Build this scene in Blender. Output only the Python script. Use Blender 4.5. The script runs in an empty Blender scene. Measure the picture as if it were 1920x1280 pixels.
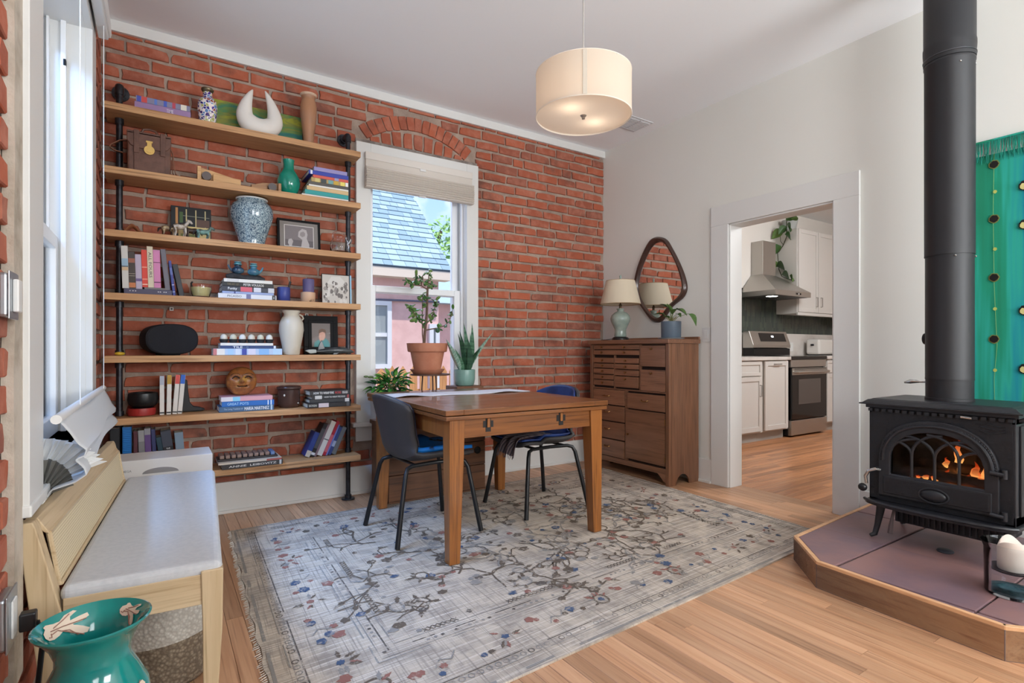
import bpy, bmesh, math, random
from mathutils import Vector, Matrix
random.seed(11)
S = bpy.context.scene
COL = S.collection
PI = math.pi

# ------------------------------------------------------------------ camera
cam = bpy.data.cameras.new('camera')
cam.lens = 36 * 1012 / 1920
cam.sensor_width = 36
cam.shift_y = 14.9 / 1920
cam.clip_start = 0.05
cam_o = bpy.data.objects.new('camera', cam)
cam_o.location = (0, 0, 1.08)
cam_o.rotation_euler = (PI / 2, 0, -0.5784)
COL.objects.link(cam_o)
S.camera = cam_o

# ------------------------------------------------------------------ sky
W = bpy.data.worlds.new('sky')
S.world = W
W.use_nodes = True
wn, wl = W.node_tree.nodes, W.node_tree.links
bg = wn['Background']
tc = wn.new('ShaderNodeTexCoord')
sep = wn.new('ShaderNodeSeparateXYZ')
wl.new(tc.outputs['Generated'], sep.inputs[0])
hz = wn.new('ShaderNodeValToRGB')
hz.color_ramp.elements[0].color = (0.55, 0.74, 0.96, 1)
hz.color_ramp.elements[1].position = 0.6
hz.color_ramp.elements[1].color = (0.10, 0.30, 0.80, 1)
wl.new(sep.outputs[2], hz.inputs[0])
cn = wn.new('ShaderNodeTexNoise')
cn.inputs['Scale'].default_value = 4.5
cn.inputs['Detail'].default_value = 8
wl.new(tc.outputs['Generated'], cn.inputs['Vector'])
cr = wn.new('ShaderNodeValToRGB')
cr.color_ramp.elements[0].position = 0.50
cr.color_ramp.elements[1].position = 0.62
wl.new(cn.outputs[0], cr.inputs[0])
cm = wn.new('ShaderNodeMix')
cm.data_type = 'RGBA'
wl.new(cr.outputs[0], cm.inputs[0])
wl.new(hz.outputs[0], cm.inputs[6])
cm.inputs[7].default_value = (0.95, 0.96, 1, 1)
wl.new(cm.outputs[2], bg.inputs[0])
bg.inputs[1].default_value = 2.0

# ------------------------------------------------------------------ lights
def light(name, kind, loc, target, energy, color=(1, 1, 1), size=(1, 1), angle=0.02, spread=180):
    d = bpy.data.lights.new(name, kind)
    d.energy = energy
    d.color = color
    if kind == 'AREA':
        d.shape = 'RECTANGLE'
        d.size, d.size_y = size
        d.spread = math.radians(spread)
    if kind == 'SUN':
        d.angle = angle
    if kind == 'POINT':
        d.shadow_soft_size = size[0]
    o = bpy.data.objects.new(name, d)
    o.location = loc
    o.rotation_euler = (Vector(target) - Vector(loc)).to_track_quat('-Z', 'Y').to_euler()
    COL.objects.link(o)
    return o
light('sun', 'SUN', (3, -4, 11), (0, 0, 0), 6.5, (1, .96, .9), angle=.01)
# added fill lamps before the bare rear wall, standing in for unmodelled windows
light('rear_fill_1', 'AREA', (2.75, -2.05, 1.9), (2.1, 2.0, 4.2), 215, (.93, .965, 1), (1.6, 1.7))
light('rear_fill_2', 'AREA', (0.6, -2.05, 1.9), (3.0, 3.3, 2.4), 62, (.96, .98, 1), (1.2, 1.7), spread=130)
# sky light falling through the left window and the back window
light('left_window_daylight', 'AREA', (-.98, 2.4, 3.4), (.25, 2.2, .3), 540, (.27, .52, 1), (2.0, .9))
light('back_window_daylight', 'AREA', (1.75, 5.1, 3.3), (1.95, 3.2, 0.4), 95, (.55, .70, 1), (1.8, 1.0))
# added fill light below the kitchen ceiling, no lamp modelled there
light('kitchen_fill', 'AREA', (6.2, 1.7, 2.95), (6.4, 3.2, .8), 165, (.95, .975, 1), (2.0, 1.2))

vs = S.view_settings
S.display_settings.display_device = 'sRGB'
vs.view_transform = 'Standard'
vs.look = 'None'
vs.exposure = -0.36
vs.gamma = 1
vs.use_curve_mapping = False
S.cycles.use_denoising = True
S.cycles.max_bounces = 10
S.cycles.diffuse_bounces = 5
S.cycles.transparent_max_bounces = 16
S.cycles.sample_clamp_indirect = 4

# ------------------------------------------------------------------ materials
MATS = {}
def srgb(*c):
    return tuple((x / 255 / 12.92 if x / 255 <= .04045 else ((x / 255 + .055) / 1.055) ** 2.4) for x in c)
def base_mat(name):
    m = bpy.data.materials.new(name)
    m.use_nodes = True
    nt = m.node_tree
    return m, nt.nodes, nt.links, nt.nodes['Principled BSDF']
def mixc(n, l, f, a, b):
    x = n.new('ShaderNodeMix')
    x.data_type = 'RGBA'
    for k, s in ((0, f), (6, a), (7, b)):
        if hasattr(s, 'links'):
            l.new(s, x.inputs[k])
        elif k == 0:
            x.inputs[0].default_value = s
        else:
            x.inputs[k].default_value = (*s[:3], 1)
    return x.outputs[2]
def ramp(n, l, src, p0, p1, c0=(0, 0, 0), c1=(1, 1, 1)):
    r = n.new('ShaderNodeValToRGB')
    r.color_ramp.elements[0].position = p0
    r.color_ramp.elements[1].position = p1
    r.color_ramp.elements[0].color = (*c0, 1)
    r.color_ramp.elements[1].color = (*c1, 1)
    l.new(src, r.inputs[0])
    return r.outputs[0]
def coords(n, l, scale=(1, 1, 1), rnd=False, kind='Object'):
    t = n.new('ShaderNodeTexCoord')
    mp = n.new('ShaderNodeMapping')
    mp.inputs['Scale'].default_value = scale
    l.new(t.outputs[kind], mp.inputs['Vector'])
    if rnd:
        oi = n.new('ShaderNodeObjectInfo')
        ml = n.new('ShaderNodeMath')
        ml.operation = 'MULTIPLY'
        ml.inputs[1].default_value = 37.0
        l.new(oi.outputs['Random'], ml.inputs[0])
        cb = n.new('ShaderNodeCombineXYZ')
        for k in range(3):
            l.new(ml.outputs[0], cb.inputs[k])
        l.new(cb.outputs[0], mp.inputs['Location'])
    return mp.outputs[0]
def noise(n, l, vec, scale, detail=4, rough=.55, dist=0):
    t = n.new('ShaderNodeTexNoise')
    t.inputs['Scale'].default_value = scale
    t.inputs['Detail'].default_value = detail
    t.inputs['Roughness'].default_value = rough
    t.inputs['Distortion'].default_value = dist
    l.new(vec, t.inputs['Vector'])
    return t.outputs[0]
def bump(n, l, p, src, strength, dist=.01):
    b = n.new('ShaderNodeBump')
    b.inputs['Strength'].default_value = strength
    b.inputs['Distance'].default_value = dist
    l.new(src, b.inputs['Height'])
    l.new(b.outputs[0], p.inputs['Normal'])
def M(name, col, rough=.6, metal=0, col2=None, ns=12, lo=.4, hi=.65, stretch=(1, 1, 1), bmp=0, bs=None, coat=0, spec=.5, sub=0, emit=None, es=1, trans=0, ior=1.45, rnd=False, bd=.01):
    if name in MATS:
        return MATS[name]
    m, n, l, p = base_mat(name)
    p.inputs['Base Color'].default_value = (*col, 1)
    p.inputs['Roughness'].default_value = rough
    p.inputs['Metallic'].default_value = metal
    p.inputs['Coat Weight'].default_value = coat
    p.inputs['Specular IOR Level'].default_value = spec
    p.inputs['Transmission Weight'].default_value = trans
    p.inputs['IOR'].default_value = ior
    if emit:
        p.inputs['Emission Color'].default_value = (*emit, 1)
        p.inputs['Emission Strength'].default_value = es
    if col2 or bmp:
        v = coords(n, l, stretch, rnd)
        t = noise(n, l, v, ns)
        if col2:
            l.new(mixc(n, l, ramp(n, l, t, lo, hi), col, col2), p.inputs['Base Color'])
        if bmp:
            tb = noise(n, l, v, bs) if bs else t
            bump(n, l, p, tb, bmp, bd)
    MATS[name] = m
    return m
def wood(name, c1, c2, c3=None, axis=0, scale=3, rough=.4, rnd=False, var=0, coat=0, bmp=.05, spec=.5):
    """grain stretched along one axis, with growth rings from a distorted wave"""
    if name in MATS:
        return MATS[name]
    m, n, l, p = base_mat(name)
    st = [9, 9, 9]
    st[axis] = .7
    v = coords(n, l, tuple(st), rnd)
    a = noise(n, l, v, scale, 6, .6, .6)
    st2 = [40, 40, 40]
    st2[axis] = 1.2
    b = noise(n, l, coords(n, l, tuple(st2), rnd), scale, 3)
    col = mixc(n, l, ramp(n, l, a, .32, .68), c1, c2)
    col = mixc(n, l, ramp(n, l, b, .52, .75), col, c3 or tuple(x * .6 for x in c2))
    if var:
        oi = n.new('ShaderNodeObjectInfo')
        hs = n.new('ShaderNodeHueSaturation')
        mr = n.new('ShaderNodeMapRange')
        mr.inputs['To Min'].default_value = 1 - var
        mr.inputs['To Max'].default_value = 1 + var * .8
        l.new(oi.outputs['Random'], mr.inputs['Value'])
        l.new(mr.outputs[0], hs.inputs['Value'])
        l.new(col, hs.inputs['Color'])
        col = hs.outputs[0]
    l.new(col, p.inputs['Base Color'])
    p.inputs['Roughness'].default_value = rough
    p.inputs['Coat Weight'].default_value = coat
    p.inputs['Specular IOR Level'].default_value = spec
    if bmp:
        bump(n, l, p, b, bmp, .004)
    MATS[name] = m
    return m
def glass_pane(name, tint=(1, 1, 1), gloss=.08, rough=.02):
    if name in MATS:
        return MATS[name]
    m = bpy.data.materials.new(name)
    m.use_nodes = True
    n, l = m.node_tree.nodes, m.node_tree.links
    n.clear()
    o = n.new('ShaderNodeOutputMaterial')
    t = n.new('ShaderNodeBsdfTransparent')
    t.inputs[0].default_value = (*tint, 1)
    g = n.new('ShaderNodeBsdfGlossy')
    g.inputs['Roughness'].default_value = rough
    mx = n.new('ShaderNodeMixShader')
    fr = n.new('ShaderNodeLayerWeight')
    fr.inputs[0].default_value = gloss
    l.new(fr.outputs['Fresnel'], mx.inputs[0])
    l.new(t.outputs[0], mx.inputs[1])
    l.new(g.outputs[0], mx.inputs[2])
    l.new(mx.outputs[0], o.inputs[0])
    MATS[name] = m
    return m

# ------------------------------------------------------------------ mesh builder
class MB:
    def __init__(s):
        s.v, s.f, s.mi, s.k, s.X = [], [], [], 0, None
    def mat(s, k):
        s.k = k
        return s
    def add(s, vs_, fs):
        o = len(s.v)
        X = s.X
        s.v += [tuple(X @ Vector(v)) if X is not None else tuple(v) for v in vs_]
        s.f += [tuple(i + o for i in f) for f in fs]
        s.mi += [s.k] * len(fs)
        return s
    def box(s, x0, x1, y0, y1, z0, z1):
        return s.add([(x0, y0, z0), (x1, y0, z0), (x1, y1, z0), (x0, y1, z0), (x0, y0, z1), (x1, y0, z1), (x1, y1, z1), (x0, y1, z1)],
                     [(0, 3, 2, 1), (4, 5, 6, 7), (0, 1, 5, 4), (1, 2, 6, 5), (2, 3, 7, 6), (3, 0, 4, 7)])
    def frustum(s, c0, s0, z0, c1, s1, z1):
        vs_ = []
        for (c, h, z) in ((c0, s0, z0), (c1, s1, z1)):
            for sx, sy in ((-1, -1), (1, -1), (1, 1), (-1, 1)):
                vs_.append((c[0] + sx * h[0], c[1] + sy * h[1], z))
        return s.add(vs_, [(0, 3, 2, 1), (4, 5, 6, 7), (0, 1, 5, 4), (1, 2, 6, 5), (2, 3, 7, 6), (3, 0, 4, 7)])
    def prism(s, poly, z0, z1, ax=2):
        """polygon extruded along an axis; ax 2: (x,y) along z, 1: (x,z) along y, 0: (y,z) along x"""
        n = len(poly)
        def P(a, b, t):
            return (a, b, t) if ax == 2 else ((a, t, b) if ax == 1 else (t, a, b))
        return s.add([P(a, b, z0) for a, b in poly] + [P(a, b, z1) for a, b in poly],
                     [tuple(range(n))[::-1], tuple(range(n, 2 * n))] + [(i, (i + 1) % n, n + (i + 1) % n, n + i) for i in range(n)])
    def lathe(s, prof, n=24, c=(0, 0, 0), caps=True):
        vs_, fs = [], []
        for r, z in prof:
            for i in range(n):
                a = 2 * PI * i / n
                vs_.append((c[0] + r * math.cos(a), c[1] + r * math.sin(a), c[2] + z))
        for j in range(len(prof) - 1):
            for i in range(n):
                k = (i + 1) % n
                fs.append((j * n + i, j * n + k, (j + 1) * n + k, (j + 1) * n + i))
        if caps:
            if prof[0][0] > 1e-6:
                fs.append(tuple(range(n))[::-1])
            if prof[-1][0] > 1e-6:
                o = (len(prof) - 1) * n
                fs.append(tuple(range(o, o + n)))
        return s.add(vs_, fs)
    def tube(s, pts, r, n=8, caps=True, closed=False):
        pts = [Vector(p) for p in pts]
        m = len(pts)
        rs = r if isinstance(r, (list, tuple)) else [r] * m
        vs_, fs, up = [], [], None
        for i, p in enumerate(pts):
            if closed:
                d = pts[(i + 1) % m] - pts[i - 1]
            else:
                d = (pts[min(i + 1, m - 1)] - pts[max(i - 1, 0)])
            d = d.normalized() if d.length > 1e-9 else Vector((0, 0, 1))
            if up is None:
                up = Vector((0, 0, 1)) if abs(d.z) < .9 else Vector((1, 0, 0))
            up = (up - d * up.dot(d))
            up = up.normalized() if up.length > 1e-6 else d.orthogonal().normalized()
            q = d.cross(up)
            for k in range(n):
                a = 2 * PI * k / n
                vs_.append(p + (up * math.cos(a) + q * math.sin(a)) * rs[i])
        for i in range(m if closed else m - 1):
            j = (i + 1) % m
            for k in range(n):
                k2 = (k + 1) % n
                fs.append((i * n + k, i * n + k2, j * n + k2, j * n + k))
        if caps and not closed:
            fs.append(tuple(range(n))[::-1])
            fs.append(tuple(range((m - 1) * n, m * n)))
        return s.add(vs_, fs)
    def cyl(s, p0, p1, r0, r1=None, n=16):
        return s.tube([p0, p1], [r0, r0 if r1 is None else r1], n)
    def grid(s, fn, nu, nv, closed=False):
        vs_ = [fn(i / nu, j / nv) for j in range(nv + 1) for i in range(nu + 1)]
        return s.add(vs_, [(j * (nu + 1) + i, j * (nu + 1) + i + 1, (j + 1) * (nu + 1) + i + 1, (j + 1) * (nu + 1) + i) for j in range(nv) for i in range(nu)])
    def ball(s, c, r, n=14, m=8):
        r = r if isinstance(r, (tuple, list)) else (r, r, r)
        vs_, fs = [], []
        for j in range(m + 1):
            t = PI * j / m
            for i in range(n):
                a = 2 * PI * i / n
                vs_.append((c[0] + r[0] * math.sin(t) * math.cos(a), c[1] + r[1] * math.sin(t) * math.sin(a), c[2] - r[2] * math.cos(t)))
        for j in range(m):
            for i in range(n):
                k = (i + 1) % n
                fs.append((j * n + i, j * n + k, (j + 1) * n + k, (j + 1) * n + i))
        return s.add(vs_, fs)
    def mesh(s, name, smooth=False, merge=False):
        me = bpy.data.meshes.new(name)
        me.from_pydata(s.v, [], s.f)
        for p, k in zip(me.polygons, s.mi):
            p.material_index = k
        if merge:
            bm = bmesh.new()
            bm.from_mesh(me)
            bmesh.ops.remove_doubles(bm, verts=bm.verts, dist=1e-5)
            bm.to_mesh(me)
            bm.free()
        if smooth:
            me.polygons.foreach_set('use_smooth', [True] * len(me.polygons))
            me.set_sharp_from_angle(angle=math.radians(smooth if smooth > 1 else 40))
        me.update()
        return me
    def build(s, name, mats, parent=None, smooth=False, bev=0, loc=None, rot=None, merge=False, solid=0, sub=0):
        me = s.mesh(name, smooth, merge)
        for m in (mats if isinstance(mats, (list, tuple)) else [mats]):
            me.materials.append(m)
        o = bpy.data.objects.new(name, me)
        COL.objects.link(o)
        if parent is not None:
            o.parent = parent
        if loc:
            o.location = loc
        if rot is not None:
            o.rotation_euler = rot if isinstance(rot, (tuple, list)) else (0, 0, rot)
        if sub:
            b = o.modifiers.new('sub', 'SUBSURF')
            b.levels = b.render_levels = sub
        if solid:
            b = o.modifiers.new('solid', 'SOLIDIFY')
            b.thickness = solid
            b.offset = 0
        if bev:
            b = o.modifiers.new('bevel', 'BEVEL')
            b.width = bev
            b.segments = 2
            b.limit_method = 'ANGLE'
        return o

def thing(name, label, cat, loc=(0, 0, 0), rot=0, group=None):
    o = bpy.data.objects.new(name, None)
    o.empty_display_size = .05
    COL.objects.link(o)
    o.location = loc
    o.rotation_euler = rot if isinstance(rot, (tuple, list)) else (0, 0, rot)
    return tag(o, label, cat, group)
def tag(o, label, cat, group=None):
    o['label'] = label
    o['category'] = cat
    if group:
        o['group'] = group
    return o
def struct(o):
    o['kind'] = 'structure'
    return o
def stuff(o):
    o['kind'] = 'stuff'
    return o
TXT = {}
def text_mesh(s, bold=0):
    c = bpy.data.curves.new('lettering', 'FONT')
    c.body = s
    c.offset = bold
    c.resolution_u = 2
    o = bpy.data.objects.new('lettering', c)
    COL.objects.link(o)
    dg = bpy.context.evaluated_depsgraph_get()
    me = bpy.data.meshes.new_from_object(o.evaluated_get(dg))
    bpy.data.objects.remove(o)
    bpy.data.curves.remove(c)
    xs = [v.co.x for v in me.vertices]
    ys = [v.co.y for v in me.vertices]
    x0, y0, w, h = min(xs), min(ys), max(xs) - min(xs), max(ys) - min(ys)
    for v in me.vertices:
        v.co.x = (v.co.x - x0) / w - .5
        v.co.y = (v.co.y - y0) / h - .5
    return me
def lettering(parent, s, center, w, h, u=(1, 0, 0), v=(0, 0, 1), mat=None, bold=.01):
    """flat printed text of width w and height h, along u and up along v"""
    me = text_mesh(s, bold)
    u, v, c = Vector(u).normalized(), Vector(v).normalized(), Vector(center)
    for q in me.vertices:
        q.co = c + u * (q.co.x * w) + v * (q.co.y * h)
    me.materials.clear()
    me.materials.append(mat)
    o = bpy.data.objects.new('lettering', me)
    COL.objects.link(o)
    o.parent = parent
    return o
# ================================================================== THE ROOM
LX, RX, BY, CZ = -0.29, 3.73, 4.03, 3.055      # left wall, right wall, back wall, ceiling
def wall_mat():
    m, n, l, p = base_mat('white wall paint')
    v = coords(n, l)
    t = noise(n, l, v, 60, 3)
    l.new(mixc(n, l, ramp(n, l, noise(n, l, v, 1.3, 2), .3, .7), srgb(226, 226, 219), srgb(229, 229, 223)), p.inputs['Base Color'])
    p.inputs['Roughness'].default_value = .75
    bump(n, l, p, t, .06, .004)
    return m
WALL = wall_mat()
CEIL = M('white ceiling paint', srgb(246, 248, 250), .9)
TRIM = M('white gloss trim paint', srgb(222, 222, 219), .4)
OFFW = M('off white vinyl window', srgb(240, 242, 244), .35)
MORTAR = M('beige mortar', srgb(172, 153, 138), .95, col2=srgb(146, 128, 116), ns=9, bmp=.5, bs=90)
PANE = glass_pane('window glass')

def brick_mat():
    m, n, l, p = base_mat('old red brick')
    oi = n.new('ShaderNodeObjectInfo')
    gi = n.new('ShaderNodeNewGeometry')
    ad = n.new('ShaderNodeMath')
    ad.operation = 'ADD'
    l.new(oi.outputs['Random'], ad.inputs[0])
    l.new(gi.outputs['Random Per Island'], ad.inputs[1])
    fr = n.new('ShaderNodeMath')
    fr.operation = 'FRACT'
    l.new(ad.outputs[0], fr.inputs[0])
    r = n.new('ShaderNodeValToRGB')
    e = r.color_ramp.elements
    e[0].color = (*srgb(146, 80, 60), 1)
    e[1].color = (*srgb(182, 112, 88), 1)
    for pos, c in ((.2, srgb(164, 87, 61)), (.4, srgb(174, 93, 65)), (.6, srgb(154, 82, 60)), (.8, srgb(168, 95, 71)), (.94, srgb(128, 78, 64))):
        q = e.new(pos)
        q.color = (*c, 1)
    l.new(fr.outputs[0], r.inputs[0])
    tcx = n.new('ShaderNodeNewGeometry')
    v = tcx.outputs['Position']
    a = noise(n, l, v, 14, 5)
    col = mixc(n, l, ramp(n, l, a, .45, .8), r.outputs[0], srgb(184, 118, 96))
    st = noise(n, l, v, 3.1, 5, .6)
    col = mixc(n, l, ramp(n, l, st, .57, .76), col, srgb(78, 58, 52))
    l.new(col, p.inputs['Base Color'])
    p.inputs['Roughness'].default_value = .9
    bump(n, l, p, noise(n, l, v, 70, 4), .35, .006)
    return m
BRICK = brick_mat()
BL, BH, CO = .214, .064, .085
def brick_meshes():
    out = []
    rg = random.Random(5)
    for k in range(10):
        pts = []
        for sx, sz in ((-1, -1), (-.35, -1), (.35, -1), (1, -1), (1, 0), (1, 1), (.35, 1), (-.35, 1), (-1, 1), (-1, 0)):
            pts.append((sx * BL / 2 + rg.uniform(-.004, .003) * (1 if abs(sx) == 1 else 0), sz * BH / 2 + rg.uniform(-.003, .003)))
        if rg.random() < .4:
            q = rg.choice((0, 3, 5, 8))
            pts[q] = (pts[q][0] * .93, pts[q][1] * .75)
        m = len(pts)
        b = MB()
        vs_ = [(x, .02, z) for x, z in pts] + [(x, .003, z) for x, z in pts] + [(x * .975, -rg.uniform(-.001, .002), z * .90) for x, z in pts]
        fs = [(i, (i + 1) % m, m + (i + 1) % m, m + i) for i in range(m)] + [(m + i, m + (i + 1) % m, 2 * m + (i + 1) % m, 2 * m + i) for i in range(m)]
        fs.append(tuple(range(2 * m, 3 * m)))
        b.add(vs_, fs)
        me = b.mesh('brick', smooth=35)
        me.materials.append(BRICK)
        out.append(me)
    return out
BM = brick_meshes()
brg = random.Random(21)
def place_bricks(parent, spec, to_world, limit):
    """spec: (u centre, z centre, length, height, tilt); the nearest ones become parts, the rest one joined piece"""
    cam_p = Vector((0, 0, 1.08))
    spec = sorted(spec, key=lambda q: q[5])
    for q in spec[:limit]:
        o = bpy.data.objects.new('brick', brg.choice(BM))
        COL.objects.link(o)
        o.parent = parent
        o.matrix_local = to_world(q) @ Matrix.Diagonal((q[2] / BL, 1, q[3] / BH, 1))
    rest = spec[limit:]
    if rest:
        b = MB()
        for q in rest:
            me = brg.choice(BM)
            b.X = to_world(q) @ Matrix.Diagonal((q[2] / BL, 1, q[3] / BH, 1))
            b.add([v.co for v in me.vertices], [tuple(p.vertices) for p in me.polygons])
        stuff(b.build('brick_field', BRICK, parent, smooth=35))

# ---- back wall: mortar body with the window hole, bricks laid in front of it
b = MB()
WX0, WX1, WZ0, WZ1 = 1.31, 2.18, .50, 2.60
Y0, Y1 = BY + .012, BY + .28
b.box(LX - .3, WX0, Y0, Y1, -.05, CZ + .1).box(WX1, RX + .14, Y0, Y1, -.05, CZ + .1).box(WX0, WX1, Y0, Y1, -.05, WZ0).box(WX0, WX1, Y0, Y1, WZ1, CZ + .1)
wall_back = struct(b.build('wall_back', MORTAR))
AX, AZ, AR = 1.735, 2.135, .80
spec = []
z = .20 - .03
row = 0
while z < CZ - .02:
    zc = z + BH / 2
    if z + BH > .39 and z < 2.645:
        segs = [(LX, 1.236), (2.258, RX)]
    elif z >= 2.645 and AZ + AR - z > .01:
        hw = math.sqrt(AR * AR - (z + .02 - AZ) ** 2) if z + .02 < AZ + AR else 0
        segs = [(LX, AX - hw - .005), (AX + hw + .005, RX)] if hw > .06 else [(LX, RX)]
    else:
        segs = [(LX, RX)]
    base = -(row % 2) * .116 + brg.uniform(-.02, .02)
    for s0, s1 in segs:
        x = LX + base - .116
        while x < s1:
            L = BL if brg.random() > .12 else BL * .48
            L *= brg.uniform(.94, 1.05)
            a, c = max(x, s0 + .004), min(x + L, s1 - .004)
            if c - a > .035:
                dz = brg.uniform(-.003, .003)
                xc = (a + c) / 2
                dd = (Vector((xc, BY, zc)) - Vector((0, 0, 1.08))).length
                if xc > 3.3 and zc < 1.1:
                    dd += 3
                if -.2 < xc < .25 and zc < .5:
                    dd += 2
                spec.append((xc, zc + dz, c - a, BH * brg.uniform(.93, 1.05), brg.uniform(-.008, .008), dd))
            x += L + .0155
    z += CO
    row += 1
# segmental arch over the window: a ring of bricks on end, and a broken row under it
na = 15
for i in range(na):
    t = -.66 + 1.32 * (i + .5) / na
    spec.append((AX + math.sin(t) * (AR - .062), AZ + math.cos(t) * (AR - .062), .108 * brg.uniform(.95, 1.05), .062 * brg.uniform(.92, 1.04), PI / 2 - t, 1.0))
for i in range(9):
    xx = AX - .40 + .80 * (i + .5) / 9
    top = AZ + math.sqrt(.675 ** 2 - (xx - AX) ** 2)
    hh = top - 2.662
    if hh > .03:
        spec.append((xx, 2.662 + hh / 2 - .004, min(hh, .12), .072, PI / 2 + (xx - AX) * -.5, 1.0))
def tw_back(q):
    return Matrix.Translation((q[0], BY, q[1])) @ Matrix.Rotation(-q[4], 4, 'Y')
place_bricks(wall_back, spec, tw_back, 300)

# ---- left wall with its window hole
b = MB()
VY0, VY1, VZ0, VZ1 = 1.92, 3.27, .70, 2.62
X0, X1 = LX - .26, LX - .012
b.box(X0, X1, -2.3, VY0, -.05, CZ + .1).box(X0, X1, VY1, BY + .3, -.05, CZ + .1).box(X0, X1, VY0, VY1, -.05, VZ0).box(X0, X1, VY0, VY1, VZ1, CZ + .1)
wall_left = struct(b.build('wall_left', MORTAR))
spec = []
z, row = .17, 0
while z < CZ - .02:
    for s0, s1 in (((.95, BY - .01),) if z > 2.70 or z < .58 else ((.95, 1.655), (3.43, BY - .01))):
        y = s0 - (row % 2) * .116 + brg.uniform(-.02, .02) - .03
        while y < s1:
            L = BL * brg.uniform(.94, 1.05)
            a, c = max(y, s0), min(y + L, s1)
            if c - a > .03:
                spec.append(((a + c) / 2, z + BH / 2, c - a, BH * brg.uniform(.94, 1.05), brg.uniform(-.01, .01), 1))
            y += L + .0155
    z += CO
    row += 1
def tw_left(q):
    return Matrix.Translation((LX, q[0], q[1])) @ Matrix.Rotation(PI / 2, 4, 'Z') @ Matrix.Rotation(-q[4], 4, 'Y')
place_bricks(wall_left, spec, tw_left, 300)

# ---- right wall with the doorway, rear wall, ceiling
DY0, DY1, DZ = 1.82, 2.605, 2.06
b = MB()
b.box(RX, RX + .14, -2.3, DY0, -.05, CZ + .1).box(RX, RX + .14, DY1, BY + .02, -.05, CZ + .1).box(RX, RX + .14, DY0, DY1, DZ, CZ + .1)
struct(b.build('wall_right', WALL))
b = MB()
b.box(LX - .26, RX + .14, -2.35, -2.2, -.05, CZ + .1)
struct(b.build('wall_rear', WALL))
b = MB()
b.box(LX - .3, RX + .2, -2.35, BY + .3, CZ, CZ + .12)
struct(b.build('ceiling', CEIL))

# ---- ceiling trim boards, door casing, baseboards
def trim(name, parts, mat=TRIM, bev=.003):
    e = bpy.data.objects.new(name, None)
    COL.objects.link(e)
    struct(e)
    for pn, bx in parts:
        bb = MB()
        bb.box(*bx)
        bb.build(pn, mat, e, bev=bev)
    return e
trim('trim_1', [('ceiling_board', (LX, RX, BY - .022, BY + .012, 2.99, CZ)), ('ceiling_board', (LX - .02, LX + .022, -2.2, BY - .022, 2.99, CZ))])
trim('trim_2', [('casing', (RX - .02, RX, DY1, DY1 + .155, 0, DZ)), ('casing', (RX - .02, RX, DY0 - .16, DY0, 0, DZ)), ('head_casing', (RX - .02, RX, DY0 - .16, DY1 + .155, DZ, DZ + .158)),
                ('jamb', (RX - .005, RX + .145, DY1 - .012, DY1, 0, DZ)), ('jamb', (RX - .005, RX + .145, DY0, DY0 + .012, 0, DZ)), ('head_jamb', (RX - .005, RX + .145, DY0, DY1, DZ - .012, DZ))])
trim('baseboard_back', [('board', (LX, RX, BY - .018, BY + .012, 0, .205)), ('shoe_moulding', (LX, RX, BY - .036, BY - .018, 0, .02))])
trim('baseboard_right', [('board', (RX - .016, RX, DY1 + .155, BY - .02, 0, .19)), ('shoe_moulding', (RX - .03, RX - .016, DY1 + .155, BY - .04, 0, .02)), ('board', (RX - .016, RX, -2.2, DY0 - .16, 0, .19))])

# ---- window in the back wall: casing, stool, apron, two sashes with panes
def empty(name, loc=(0, 0, 0)):
    e = bpy.data.objects.new(name, None)
    COL.objects.link(e)
    e.location = loc
    return e
def P(parent, name, mat, *boxes, bev=.002):
    bb = MB()
    for bx in boxes:
        bb.box(*bx)
    return bb.build(name, mat, parent, bev=bev)
w1 = struct(empty('window_1'))
P(w1, 'casing', TRIM, (1.225, 1.335, 3.995, 4.045, .535, 2.635))
P(w1, 'casing', TRIM, (2.157, 2.267, 3.995, 4.045, .535, 2.635))
P(w1, 'head_casing', TRIM, (1.335, 2.157, 3.995, 4.045, 2.53, 2.635))
P(w1, 'stool', TRIM, (1.19, 2.30, 3.955, 4.12, .505, .535), bev=.006)
P(w1, 'apron', TRIM, (1.225, 2.267, 4.005, 4.04, .392, .505))
P(w1, 'jamb', TRIM, (1.318, 1.338, 4.03, 4.30, .535, 2.58))
P(w1, 'jamb', TRIM, (2.154, 2.174, 4.03, 4.30, .535, 2.58))
P(w1, 'head_jamb', TRIM, (1.318, 2.174, 4.03, 4.30, 2.53, 2.56))
P(w1, 'stop', OFFW, (1.338, 1.352, 4.06, 4.085, .535, 2.53))
P(w1, 'stop', OFFW, (2.140, 2.154, 4.06, 4.085, .535, 2.53))
us = P(w1, 'upper_sash', OFFW, (1.345, 1.40, 4.14, 4.18, 1.525, 2.53), (2.092, 2.147, 4.14, 4.18, 1.525, 2.53), (1.40, 2.092, 4.14, 4.18, 1.525, 1.575), (1.40, 2.092, 4.14, 4.18, 2.47, 2.53), bev=.004)
P(us, 'pane', PANE, (1.395, 2.097, 4.158, 4.162, 1.57, 2.475), bev=0)
ls = P(w1, 'lower_sash', OFFW, (1.345, 1.405, 4.088, 4.13, .535, 1.578), (2.087, 2.147, 4.088, 4.13, .535, 1.578), (1.405, 2.087, 4.088, 4.13, 1.528, 1.578), (1.405, 2.087, 4.088, 4.13, .535, .62), bev=.004)
P(ls, 'pane', PANE, (1.40, 2.092, 4.107, 4.111, .615, 1.533), bev=0)
P(ls, 'sash_lock', OFFW, (1.72, 1.78, 4.086, 4.12, 1.578, 1.592))
P(w1, 'lintel', M('grey weathered stone', srgb(150, 140, 132), .95, col2=srgb(110, 100, 95), ns=14, bmp=.5), (1.225, 2.267, 4.012, 4.05, 2.636, 2.664), bev=.006)

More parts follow.
